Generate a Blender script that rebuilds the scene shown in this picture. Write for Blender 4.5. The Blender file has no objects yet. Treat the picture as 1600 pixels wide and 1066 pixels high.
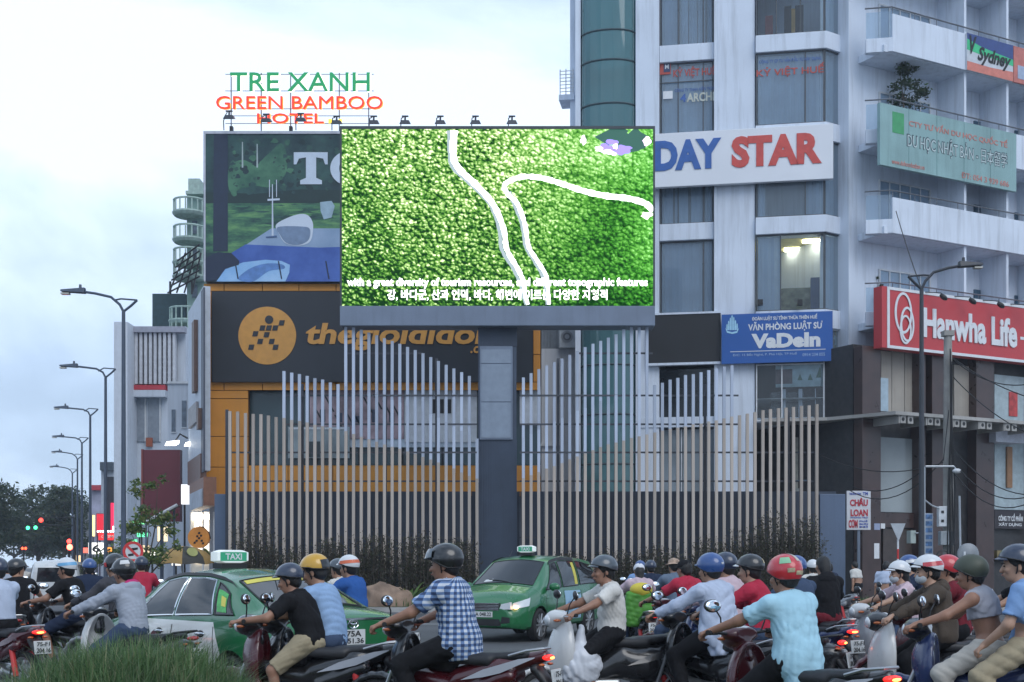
import bpy, bmesh, math, random
import numpy as np
from mathutils import Vector, Matrix, Euler
random.seed(11); RNG = np.random.default_rng(5)
SC = bpy.context.scene
COL = SC.collection
# ------------------------------------------------------------------ camera
F, CX, HY, EYE = 2000.0, 800.0, 885.0, 1.5
cam_d = bpy.data.cameras.new('camera'); cam = bpy.data.objects.new('camera', cam_d); COL.objects.link(cam)
cam.location = (0, 0, EYE); cam.rotation_euler = (math.radians(90), 0, 0)
cam_d.sensor_width = 36; cam_d.lens = 36 * F / 1600; cam_d.shift_y = (HY - 533) / 1600
cam_d.clip_start = 0.1; cam_d.clip_end = 3000
SC.camera = cam
# ------------------------------------------------------------------ sky, sun, exposure
SUN_EL, SUN_AZ = 42, 152          # azimuth measured clockwise from +Y (away from camera): from the right, behind camera
w = bpy.data.worlds.new('World'); SC.world = w; w.use_nodes = True
nt = w.node_tree; nt.nodes.clear()
def wn(t, **k):
    n = nt.nodes.new(t)
    for a, b in k.items(): setattr(n, a, b)
    return n
sky = wn('ShaderNodeTexSky', sky_type='NISHITA', sun_disc=False)
sky.sun_elevation = math.radians(SUN_EL); sky.sun_rotation = math.radians(SUN_AZ); sky.air_density = 1.0; sky.dust_density = 2.0
tc = wn('ShaderNodeTexCoord'); mp = wn('ShaderNodeMapping'); mp.inputs['Scale'].default_value = (1.0, 1.0, 1.9); mp.inputs['Location'].default_value = (-0.264, -4.107, 4.196)
n1 = wn('ShaderNodeTexNoise'); n1.inputs['Scale'].default_value = 2.6; n1.inputs['Detail'].default_value = 9; n1.inputs['Roughness'].default_value = .52; n1.inputs['Distortion'].default_value = .25
r1 = wn('ShaderNodeValToRGB'); r1.color_ramp.elements[0].position = .38; r1.color_ramp.elements[1].position = .64
r1.color_ramp.elements[0].color = (3.4, 4.6, 6.3, 1); r1.color_ramp.elements[1].color = (9.0, 10.6, 13.0, 1)
e = r1.color_ramp.elements.new(.49); e.color = (5.2, 6.7, 8.9, 1)
mx = wn('ShaderNodeMix', data_type='RGBA'); mx.inputs[0].default_value = .88
bg = wn('ShaderNodeBackground'); bg.inputs['Strength'].default_value = .10; out = wn('ShaderNodeOutputWorld')
L = nt.links.new
L(tc.outputs['Generated'], mp.inputs['Vector']); L(mp.outputs[0], n1.inputs['Vector']); L(n1.outputs['Fac'], r1.inputs[0])
L(sky.outputs[0], mx.inputs[6]); L(r1.outputs[0], mx.inputs[7]); L(mx.outputs[2], bg.inputs['Color']); L(bg.outputs[0], out.inputs['Surface'])
sd = bpy.data.lights.new('sun', 'SUN'); sd.energy = .9; sd.angle = math.radians(40); sd.color = (1, .985, .965)
sun = bpy.data.objects.new('sun', sd); COL.objects.link(sun)
az, el = math.radians(SUN_AZ), math.radians(SUN_EL)
sdir = Vector((math.sin(az) * math.cos(el), math.cos(az) * math.cos(el), math.sin(el)))
sun.rotation_euler = sdir.to_track_quat('Z', 'Y').to_euler(); sun.location = (0, 0, 60)
SC.view_settings.view_transform = 'Standard'; SC.view_settings.look = 'None'
SC.view_settings.exposure = 0.33; SC.view_settings.gamma = 1.0; SC.view_settings.use_curve_mapping = False
SC.cycles.max_bounces = 6; SC.cycles.diffuse_bounces = 3; SC.cycles.glossy_bounces = 3; SC.cycles.transparent_max_bounces = 10; SC.cycles.transmission_bounces = 3
SC.cycles.use_denoising = True; SC.cycles.sample_clamp_indirect = 4

# ------------------------------------------------------------------ helpers
def P(px, py, d): return Vector(((px - CX) / F * d, d, EYE + (HY - py) / F * d))
def G(px, d, z=0.0): return Vector(((px - CX) / F * d, d, z))
def lin(h):
    if not isinstance(h, str): return tuple(h)
    h = h.lstrip('#'); o = []
    for i in (0, 2, 4):
        c = int(h[i:i + 2], 16) / 255; o.append(c / 12.92 if c <= .04045 else ((c + .055) / 1.055) ** 2.4)
    return tuple(o)
MATS = {}
def mat(name, col, rough=.6, metal=0, var=.12, scale=4, bump=0, coat=0, es=0, spec=.5, streak=0, bscale=None, alpha=1, sheen=0):
    if name in MATS: return MATS[name]
    m = bpy.data.materials.new(name); m.use_nodes = True; t = m.node_tree; b = t.nodes['Principled BSDF']; l = t.links.new
    c = lin(col)
    b.inputs['Roughness'].default_value = rough; b.inputs['Metallic'].default_value = metal; b.inputs['Specular IOR Level'].default_value = spec
    b.inputs['Coat Weight'].default_value = coat; b.inputs['Coat Roughness'].default_value = .05
    if sheen: b.inputs['Sheen Weight'].default_value = sheen
    b.inputs['Base Color'].default_value = (*c, 1)
    if es:
        b.inputs['Emission Color'].default_value = (*c, 1); b.inputs['Emission Strength'].default_value = es
    cur = None
    co = t.nodes.new('ShaderNodeTexCoord') if (var or bump or streak) else None
    if var:
        n = t.nodes.new('ShaderNodeTexNoise'); n.inputs['Scale'].default_value = scale; n.inputs['Detail'].default_value = 6
        l(co.outputs['Object'], n.inputs['Vector'])
        x = t.nodes.new('ShaderNodeMix'); x.data_type = 'RGBA'; r = t.nodes.new('ShaderNodeMapRange')
        r.inputs[1].default_value = .3; r.inputs[2].default_value = .7; l(n.outputs['Fac'], r.inputs[0]); l(r.outputs[0], x.inputs[0])
        x.inputs[6].default_value = (*[max(0, k * (1 - var)) for k in c], 1); x.inputs[7].default_value = (*[min(1, k * (1 + var)) for k in c], 1)
        cur = x.outputs[2]
        rr = t.nodes.new('ShaderNodeMapRange'); rr.inputs[3].default_value = max(0, rough - .08); rr.inputs[4].default_value = min(1, rough + .08)
        l(n.outputs['Fac'], rr.inputs[0]); l(rr.outputs[0], b.inputs['Roughness'])
    if streak:
        mp_ = t.nodes.new('ShaderNodeMapping'); mp_.inputs['Scale'].default_value = (2.2, 2.2, .16); l(co.outputs['Object'], mp_.inputs['Vector'])
        n2 = t.nodes.new('ShaderNodeTexNoise'); n2.inputs['Scale'].default_value = 1.6; n2.inputs['Detail'].default_value = 8; n2.inputs['Roughness'].default_value = .65
        l(mp_.outputs[0], n2.inputs['Vector'])
        r2 = t.nodes.new('ShaderNodeMapRange'); r2.inputs[1].default_value = .48; r2.inputs[2].default_value = .78; r2.inputs[4].default_value = streak
        l(n2.outputs['Fac'], r2.inputs[0]); x2 = t.nodes.new('ShaderNodeMix'); x2.data_type = 'RGBA'; l(r2.outputs[0], x2.inputs[0])
        if cur: l(cur, x2.inputs[6])
        else: x2.inputs[6].default_value = (*c, 1)
        x2.inputs[7].default_value = (c[0] * .32, c[1] * .31, c[2] * .29, 1); cur = x2.outputs[2]
    if cur:
        l(cur, b.inputs['Base Color'])
        if es: l(cur, b.inputs['Emission Color'])
    if bump:
        n3 = t.nodes.new('ShaderNodeTexNoise'); n3.inputs['Scale'].default_value = bscale or scale * 8; n3.inputs['Detail'].default_value = 4
        l(co.outputs['Object'], n3.inputs['Vector']); bp = t.nodes.new('ShaderNodeBump'); bp.inputs['Strength'].default_value = bump; bp.inputs['Distance'].default_value = .02
        l(n3.outputs['Fac'], bp.inputs['Height']); l(bp.outputs[0], b.inputs['Normal'])
    MATS[name] = m; return m
def emit(name, col, s): return mat(name, col, rough=.5, var=0, es=s)
def glass(name, tint=(.75, .85, .9), transp=.7, rough=.03):
    if name in MATS: return MATS[name]
    m = bpy.data.materials.new(name); m.use_nodes = True; t = m.node_tree; t.nodes.clear(); l = t.links.new
    o = t.nodes.new('ShaderNodeOutputMaterial'); mxx = t.nodes.new('ShaderNodeMixShader'); tr = t.nodes.new('ShaderNodeBsdfTransparent'); gl = t.nodes.new('ShaderNodeBsdfGlossy')
    df = t.nodes.new('ShaderNodeBsdfDiffuse'); m2 = t.nodes.new('ShaderNodeMixShader'); lw = t.nodes.new('ShaderNodeFresnel'); lw.inputs['IOR'].default_value = 1.5
    tr.inputs['Color'].default_value = (*tint, 1); gl.inputs['Roughness'].default_value = rough; gl.inputs['Color'].default_value = (.95, .97, 1, 1)
    df.inputs['Color'].default_value = (*[k * .6 for k in tint], 1); m2.inputs[0].default_value = transp; l(df.outputs[0], m2.inputs[1]); l(tr.outputs[0], m2.inputs[2])
    l(lw.outputs[0], mxx.inputs[0]); l(m2.outputs[0], mxx.inputs[1]); l(gl.outputs[0], mxx.inputs[2]); l(mxx.outputs[0], o.inputs['Surface'])
    MATS[name] = m; return m

ROOTM = {}
def rootmat(o):
    while o.parent is not None: o = o.parent
    return ROOTM.get(o.name, Matrix.Identity(4))
def props(o, label=None, cat=None, group=None, kind=None):
    if label: o['label'] = label
    if cat: o['category'] = cat
    if group: o['group'] = group
    if kind: o['kind'] = kind
    return o
def thing(name, label, cat, loc=(0, 0, 0), rz=0, group=None, scale=1.0, world=False):
    """Empty at the base of a thing. world=True: parts are given in world coordinates."""
    o = bpy.data.objects.new(name, None); COL.objects.link(o); o.empty_display_size = .3
    o.location = loc; o.rotation_euler = (0, 0, rz); o.scale = (scale,) * 3
    props(o, label, cat, group)
    if world: ROOTM[o.name] = (Matrix.Translation(Vector(loc)) @ Matrix.Rotation(rz, 4, 'Z')).inverted()
    return o
def link(name, me, parent=None):
    o = bpy.data.objects.new(name, me); COL.objects.link(o)
    if parent is not None: o.parent = parent
    return o
def copy_tree(o, parent=None):
    c = o.copy(); COL.objects.link(c); c.parent = parent
    for ch in list(o.children): copy_tree(ch, c)
    return c
def setmat(o, m, i=0):
    o.material_slots[i].link = 'OBJECT'; o.material_slots[i].material = m
class MB:
    def __init__(s): s.v = []; s.f = []; s.m = []; s.cur = 0
    def mi(s, i): s.cur = i; return s
    def face(s, pts):
        n = len(s.v); s.v += [Vector(p) for p in pts]; s.f.append(tuple(range(n, n + len(pts)))); s.m.append(s.cur); return s
    def hexa(s, p):      # 8 corners: bottom 0-3 ccw, top 4-7
        n = len(s.v); s.v += [Vector(q) for q in p]
        for q in ((3, 2, 1, 0), (4, 5, 6, 7), (0, 1, 5, 4), (1, 2, 6, 5), (2, 3, 7, 6), (3, 0, 4, 7)): s.f.append(tuple(n + i for i in q)); s.m.append(s.cur)
        return s
    def box(s, x0, x1, y0, y1, z0, z1):
        return s.hexa([(x0, y0, z0), (x1, y0, z0), (x1, y1, z0), (x0, y1, z0), (x0, y0, z1), (x1, y0, z1), (x1, y1, z1), (x0, y1, z1)])
    def cyl(s, a, b, r0, r1=None, n=10, cap=True):
        a = Vector(a); b = Vector(b); r1 = r0 if r1 is None else r1
        d = (b - a).normalized(); q = d.to_track_quat('Z', 'Y'); X = q @ Vector((1, 0, 0)); Y = q @ Vector((0, 1, 0)); k = len(s.v)
        for i in range(n):
            t = 2 * math.pi * i / n; e = X * math.cos(t) + Y * math.sin(t); s.v.append(a + e * r0); s.v.append(b + e * r1)
        for i in range(n):
            j = (i + 1) % n; s.f.append((k + 2 * i, k + 2 * j, k + 2 * j + 1, k + 2 * i + 1)); s.m.append(s.cur)
        if cap:
            s.f.append(tuple(k + 2 * i for i in range(n - 1, -1, -1))); s.m.append(s.cur); s.f.append(tuple(k + 2 * i + 1 for i in range(n))); s.m.append(s.cur)
        return s
    def tube(s, pts, r, n=6, cap=True):
        pts = [Vector(p) for p in pts]; k = len(s.v); N = len(pts); up = Vector((.01, .02, 1))
        rr = r if hasattr(r, '__len__') else [r] * N
        for i, p in enumerate(pts):
            d = (pts[min(i + 1, N - 1)] - pts[max(i - 1, 0)]).normalized()
            X = d.cross(up if abs(d.z) < .97 else Vector((1, 0, 0))).normalized(); Y = d.cross(X)
            for j in range(n):
                t = 2 * math.pi * j / n; s.v.append(p + (X * math.cos(t) + Y * math.sin(t)) * rr[i])
        for i in range(N - 1):
            for j in range(n):
                a = k + i * n + j; b = k + i * n + (j + 1) % n; s.f.append((a, b, b + n, a + n)); s.m.append(s.cur)
        if cap:
            s.f.append(tuple(k + j for j in range(n - 1, -1, -1))); s.m.append(s.cur); s.f.append(tuple(k + (N - 1) * n + j for j in range(n))); s.m.append(s.cur)
        return s
    def grid(s, rows, closed=False):
        k = len(s.v); n = len(rows[0])
        for r in rows: s.v += [Vector(p) for p in r]
        for i in range(len(rows) - 1):
            for j in range(n if closed else n - 1):
                a = k + i * n + j; b = k + i * n + (j + 1) % n; s.f.append((a, b, b + n, a + n)); s.m.append(s.cur)
        return s
    def lathe(s, prof, c=(0, 0, 0), axis='Z', n=20):
        c = Vector(c); rows = []
        for r, h in prof:
            row = []
            for j in range(n):
                t = 2 * math.pi * j / n; a, b = r * math.cos(t), r * math.sin(t)
                row.append(c + Vector({'Z': (a, b, h), 'X': (h, a, b), 'Y': (b, h, a)}[axis]))
            rows.append(row)
        return s.grid(rows, True)
    def ell(s, c, r, n=14, m=8, R=None):
        c = Vector(c); rows = []
        for i in range(m + 1):
            ph = math.pi * i / m; row = []
            for j in range(n):
                t = 2 * math.pi * j / n; q = Vector((r[0] * math.sin(ph) * math.cos(t), r[1] * math.sin(ph) * math.sin(t), -r[2] * math.cos(ph)))
                row.append(c + (R @ q if R else q))
            rows.append(row)
        return s.grid(rows, True)
    def build(s, name, mats, parent=None, smooth=False, bevel=0):
        if not isinstance(mats, (list, tuple)): mats = [mats]
        T = rootmat(parent) if parent is not None else None
        vs = [T @ p for p in s.v] if T is not None else s.v
        me = bpy.data.meshes.new(name); me.from_pydata([tuple(p) for p in vs], [], s.f)
        for m in mats: me.materials.append(m)
        me.polygons.foreach_set('material_index', s.m)
        if smooth:
            me.polygons.foreach_set('use_smooth', [True] * len(me.polygons))
            if smooth != 'all': me.set_sharp_from_angle(angle=math.radians(38))
        me.validate(); me.update(); o = link(name, me, parent)
        if bevel:
            b = o.modifiers.new('bevel', 'BEVEL'); b.width = bevel; b.segments = 2; b.limit_method = 'ANGLE'; b.angle_limit = math.radians(40)
        return o
class Frame:
    """vertical facade plane: u along it, z up, o outwards (towards the viewer's side)"""
    def __init__(s, px, d, ang=0.0, origin=None):
        s.o = origin.copy() if origin is not None else G(px, d); s.o.z = 0; a = math.radians(ang)
        s.u = Vector((math.cos(a), math.sin(a), 0)); s.n = Vector((math.sin(a), -math.cos(a), 0))
    def at(s, u, z, o=0): return s.o + s.u * u + s.n * o + Vector((0, 0, z))
    def uz(s, px, py, o=0):
        d = Vector(((px - CX) / F, 1, (HY - py) / F)); q = s.o + s.n * o - Vector((0, 0, EYE)); q.z = 0
        t = q.dot(s.n) / d.dot(s.n); h = Vector((0, 0, EYE)) + d * t
        return (h - s.o).dot(s.u), h.z
    def rect(s, px0, px1, y0, y1, o=0, at=None):
        at = px0 if at is None else at
        return s.uz(px0, HY, o)[0], s.uz(px1, HY, o)[0], s.uz(at, y1, o)[1], s.uz(at, y0, o)[1]
    def box(s, mb, u0, u1, z0, z1, o0, o1):
        return mb.hexa([s.at(u0, z0, o1), s.at(u1, z0, o1), s.at(u1, z0, o0), s.at(u0, z0, o0), s.at(u0, z1, o1), s.at(u1, z1, o1), s.at(u1, z1, o0), s.at(u0, z1, o0)])
    def pbox(s, mb, px0, px1, y0, y1, o0, o1, at=None):
        return s.box(mb, *s.rect(px0, px1, y0, y1, o1, at), o0, o1)
    def quad(s, mb, u0, u1, z0, z1, o): return mb.face([s.at(u0, z0, o), s.at(u1, z0, o), s.at(u1, z1, o), s.at(u0, z1, o)])
def text(s, fr, u0, u1, z0, z1, o, m, parent, bold=0, ext=.012, shear=0, name='lettering'):
    """lettering fitted to a rectangle of a facade frame"""
    c = bpy.data.curves.new('t', 'FONT'); c.body = s; c.size = 1; c.offset = bold; c.extrude = .02; c.resolution_u = 3; c.shear = shear
    ob = bpy.data.objects.new('t', c); COL.objects.link(ob)
    dg = bpy.context.evaluated_depsgraph_get(); me = bpy.data.meshes.new_from_object(ob.evaluated_get(dg))
    bpy.data.objects.remove(ob); bpy.data.curves.remove(c)
    n = len(me.vertices); co = np.empty(n * 3, 'f'); me.vertices.foreach_get('co', co); co = co.reshape(-1, 3)
    a, b = co.min(0), co.max(0); sx = (u1 - u0) / max(1e-6, b[0] - a[0]); sz = (z1 - z0) / max(1e-6, b[1] - a[1])
    U = u0 + (co[:, 0] - a[0]) * sx; Z = z0 + (co[:, 1] - a[1]) * sz; O = o + (co[:, 2] - a[2]) / max(1e-6, b[2] - a[2]) * ext
    W = np.array(fr.o)[None] + U[:, None] * np.array(fr.u) + O[:, None] * np.array(fr.n); W[:, 2] += Z
    T = np.array(rootmat(parent)); W = W @ T[:3, :3].T + T[:3, 3]
    me.vertices.foreach_set('co', W.astype('f').ravel()); me.materials.clear(); me.materials.append(m)
    me.polygons.foreach_set('material_index', [0] * len(me.polygons)); me.update(); me.name = name
    return link(name, me, parent)
def ptext(s, fr, px0, px1, y0, y1, o, m, parent, at=None, **k):
    return text(s, fr, *fr.rect(px0, px1, y0, y1, o, at), o, m, parent, **k)
def poly(fr, pts, o0, o1, m, parent, name):
    """flat plate cut to an outline given in facade (u, z)"""
    mb = MB(); n = len(pts); mb.face([fr.at(u, z, o1) for u, z in pts])
    for i in range(n):
        a, b = pts[i], pts[(i + 1) % n]; mb.face([fr.at(*a, o1), fr.at(*a, o0), fr.at(*b, o0), fr.at(*b, o1)])
    return mb.build(name, m, parent)
def ppoly(fr, pts, o0, o1, m, parent, name): return poly(fr, [fr.uz(x, y, o1) for x, y in pts], o0, o1, m, parent, name)
def circle(cx, cz, r, n=28, rz=None): return [(cx + r * math.cos(2 * math.pi * i / n), cz + (rz or r) * math.sin(2 * math.pi * i / n)) for i in range(n)]
# ------------------------------------------------------------------ ground
def ground_mat(name, c0, c1, sc, rough, bump):
    m = mat(name, c0, rough=rough, var=0); t = m.node_tree; l = t.links.new; b = t.nodes['Principled BSDF']
    co = t.nodes.new('ShaderNodeTexCoord'); n = t.nodes.new('ShaderNodeTexNoise'); n.inputs['Scale'].default_value = sc; n.inputs['Detail'].default_value = 10
    n2 = t.nodes.new('ShaderNodeTexNoise'); n2.inputs['Scale'].default_value = 40; n2.inputs['Detail'].default_value = 3
    ad = t.nodes.new('ShaderNodeMath'); ad.operation = 'MULTIPLY_ADD'; ad.inputs[1].default_value = .35; l(co.outputs['Object'], n.inputs[0]); l(co.outputs['Object'], n2.inputs[0])
    l(n2.outputs['Fac'], ad.inputs[0]); l(n.outputs['Fac'], ad.inputs[2])
    x = t.nodes.new('ShaderNodeMix'); x.data_type = 'RGBA'; r = t.nodes.new('ShaderNodeMapRange'); r.inputs[1].default_value = .4; r.inputs[2].default_value = .95
    l(ad.outputs[0], r.inputs[0]); l(r.outputs[0], x.inputs[0]); x.inputs[6].default_value = (*lin(c0), 1); x.inputs[7].default_value = (*lin(c1), 1); l(x.outputs[2], b.inputs['Base Color'])
    bp = t.nodes.new('ShaderNodeBump'); bp.inputs['Strength'].default_value = bump; bp.inputs['Distance'].default_value = .01; l(n2.outputs['Fac'], bp.inputs['Height']); l(bp.outputs[0], b.inputs['Normal'])
    return m
ASPH = ground_mat('asphalt', (.055, .058, .064), (.105, .108, .115), .6, .75, .4)
PAVE = ground_mat('paving', (.19, .185, .18), (.28, .27, .26), 1.2, .85, .3)
SOIL = ground_mat('soil', (.03, .045, .018), (.07, .085, .03), 1.5, .95, .6)
KERB = mat('kerb_concrete', (.33, .33, .32), .85, var=.2, scale=2, bump=.3)
WHITE_LINE = mat('road_paint', (.62, .62, .6), .7, var=.25, scale=6)
mb = MB(); mb.face([(-900, -60, 0), (900, -60, 0), (900, 1400, 0), (-900, 1400, 0)]); props(mb.build('ground', PAVE), kind='structure')
SD = Vector((-740 / F, 1, 0)).normalized(); SN = Vector((SD.y, -SD.x, 0))     # direction of the street on the left, and its right hand side
def sheet(name, pts, z, m): mb = MB(); mb.face([(p[0], p[1], z) for p in pts]); return props(mb.build(name, m), kind='structure')
sheet('road', [(-80, -30), (90, -30), (90, 40), (20, 41.5), (-12, 41.5), (-16.6, 56), tuple((Vector((-16.6, 56, 0)) + SD * 700).xy), tuple((Vector((-44, 56, 0)) + SD * 700).xy), (-44, 56), (-80, 56)], .004, ASPH)
def slab(name, pts, h, m, kind='structure'):
    mb = MB(); n = len(pts); mb.face([(x, y, h) for x, y in pts])
    for i in range(n):
        a, b = pts[i], pts[(i + 1) % n]; mb.face([(*a, 0), (*b, 0), (*b, h), (*a, h)])
    return props(mb.build(name, m), kind=kind)
isl = [(-12.2, 42.2), (16.5, 42.2), (17.5, 43.5), (17.5, 49.5), (-12, 49.5), (-13.4, 45)]
def inset(pts, d):
    c = Vector((sum(p[0] for p in pts) / len(pts), sum(p[1] for p in pts) / len(pts)))
    return [tuple(Vector(p) - (Vector(p) - c).normalized() * d) for p in pts]
slab('kerb', isl, .15, KERB); sheet('planting_bed', inset(isl, .35), .158, SOIL)
for k in range(9):
    a = Vector((-30.3, 58, 0)) + SD * (k * 9); b = a + SD * 3.5
    sheet('lane_marking', [(a - SN * .07).xy, (a + SN * .07).xy, (b + SN * .07).xy, (b - SN * .07).xy], .008, WHITE_LINE)
for k in range(7):
    sheet('lane_marking', [(-8 + k * 5.2, 33.0), (-5.2 + k * 5.2, 33.0), (-5.2 + k * 5.2, 33.14), (-8 + k * 5.2, 33.14)], .008, WHITE_LINE)
# grassy bank in front of the camera on the left
def bank_z(x, y):
    cx, cy = -1.95, 7.0
    r = ((x - cx) / (1.35 if x < cx else .8)) ** 2 + ((y - cy) / 1.5) ** 2
    return max(0, (.93 + .03 * math.sin(x * 2.3 + 1)) * math.exp(-r * 1.0) - .04 + .02 * math.sin(x * 5 + y * 3))
rows = []
for j in range(25):
    y = 4.2 + j * .24; rows.append([(x_, y, bank_z(x_, y) + .01) for x_ in [-6.5 + i * .2 for i in range(46)]])
props(MB().grid(rows).build('bank', SOIL, smooth='all'), kind='structure')
def blades(name, pts, hmin, hmax, wid, mats, lean=.35, seed=1):
    R = np.random.default_rng(seed); n = len(pts); V = np.zeros((n, 5, 3), 'f'); base = np.array(pts, 'f')
    a = R.uniform(0, 2 * np.pi, n); h = R.uniform(hmin, hmax, n); ln = R.normal(0, lean, n) * h; ww = wid * R.uniform(.6, 1.3, n)
    dx, dy = np.cos(a), np.sin(a); sx, sy = -dy * ww / 2, dx * ww / 2
    for k, (t, s) in enumerate(((0, 1), (0, -1), (.55, .75), (.55, -.75), (1, 0))):
        V[:, k, 0] = base[:, 0] + sx * s + dx * ln * t * t; V[:, k, 1] = base[:, 1] + sy * s + dy * ln * t * t; V[:, k, 2] = base[:, 2] + h * t * (1 - .18 * t * np.abs(ln) / h)
    idx = np.arange(n)[:, None] * 5
    F1 = np.concatenate([idx + np.array([[0, 1, 3]]), idx + np.array([[0, 3, 2]]), idx + np.array([[2, 3, 4]])]).tolist()
    me = bpy.data.meshes.new(name); me.from_pydata(V.reshape(-1, 3).tolist(), [], F1)
    for m in mats: me.materials.append(m)
    mi = R.choice(len(mats), n, p=[.5, .35, .15][:len(mats)] if len(mats) == 3 else None); me.polygons.foreach_set('material_index', np.tile(mi, 3)); me.update()
    return link(name, me)
def leafm(name, c, tr=.35):
    m = mat(name, c, .55, var=.3, scale=3); t = m.node_tree; b = t.nodes['Principled BSDF']; o = t.nodes['Material Output']
    td = t.nodes.new('ShaderNodeBsdfTranslucent'); td.inputs['Color'].default_value = (*[min(1, k * 1.3) for k in lin(c)], 1); x = t.nodes.new('ShaderNodeMixShader'); x.inputs[0].default_value = tr
    t.links.new(b.outputs[0], x.inputs[1]); t.links.new(td.outputs[0], x.inputs[2]); t.links.new(x.outputs[0], o.inputs['Surface']); return m
GR = [leafm('grass_a', (.075, .14, .055)), leafm('grass_b', (.12, .20, .075)), leafm('grass_dry', (.22, .23, .12))]
R_ = random.Random(3); pts = []
while len(pts) < 30000:
    x = R_.uniform(-5.2, .3); y = R_.uniform(5.4, 8.6); z = bank_z(x, y)
    if z > .12 and R_.random() < z * 1.6: pts.append((x, y, z))
g = blades('grass', pts, .05, .32, .0075, GR, lean=.75); props(g, 'tall green grass covering the roadside bank in the lower left corner', 'grass', kind='stuff')
pts = []
while len(pts) < 9000:
    x = R_.uniform(-12, 16.8); y = R_.uniform(42.6, 46.2); pts.append((x, y, .158))
g = blades('grass', pts, .08, .35, .04, GR, seed=4); props(g, 'patchy grass on the planted island at the foot of the bar screen', 'grass', kind='stuff')
# ------------------------------------------------------------------ LED screen on its column, and the bar screen
STEEL_DK = mat('painted_steel_navy', (.045, .065, .105), .5, var=.15, scale=1.5, streak=.25)
STEEL_MID = mat('painted_steel_grey_blue', (.16, .20, .27), .5, var=.1, scale=1, streak=.25)
BEIGE = mat('beige_bar_paint', (.43, .37, .32), .55, var=.12, scale=1.2, streak=.35)
PALEBAR = mat('pale_bar_paint', (.43, .49, .60), .45, var=.1, scale=1.2, streak=.3)
BLACK = mat('black_metal', (.012, .012, .014), .5, var=.1)
for m_ in (BEIGE, PALEBAR):       # every bar weathers a little differently
    t_ = m_.node_tree; b_ = t_.nodes['Principled BSDF']; oi = t_.nodes.new('ShaderNodeObjectInfo'); hv_ = t_.nodes.new('ShaderNodeHueSaturation'); mr_ = t_.nodes.new('ShaderNodeMapRange'); mr_.inputs[3].default_value = .78; mr_.inputs[4].default_value = 1.12
    src = b_.inputs['Base Color'].links[0].from_socket; t_.links.new(oi.outputs['Random'], mr_.inputs[0]); t_.links.new(mr_.outputs[0], hv_.inputs['Value']); t_.links.new(src, hv_.inputs['Color']); t_.links.new(hv_.outputs[0], b_.inputs['Base Color'])
DL = 46.0
fl = Frame(CX, DL)
led = thing('led_screen', 'large lit LED screen showing a green hillside with white paths, on a ribbed column', 'screen', G(776, DL + .6), world=True)
mb = MB(); fl.pbox(mb, 531, 1023.5, 197, 509, -1.0, -.06); mb.build('cabinet', STEEL_MID, led, bevel=.03)
mb = MB()
for a in ((531, 1023.5, 197, 201.5), (531, 534, 201.5, 478), (1020.5, 1023.5, 201.5, 478)): fl.pbox(mb, *a, -.058, .03)
mb.build('bezel', mat('bezel', (.04, .05, .06), .5), led)
mb = MB(); fl.pbox(mb, 531, 1023.5, 478, 509, -.058, .06); mb.build('lower_fascia', STEEL_MID, led, bevel=.02)
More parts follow.
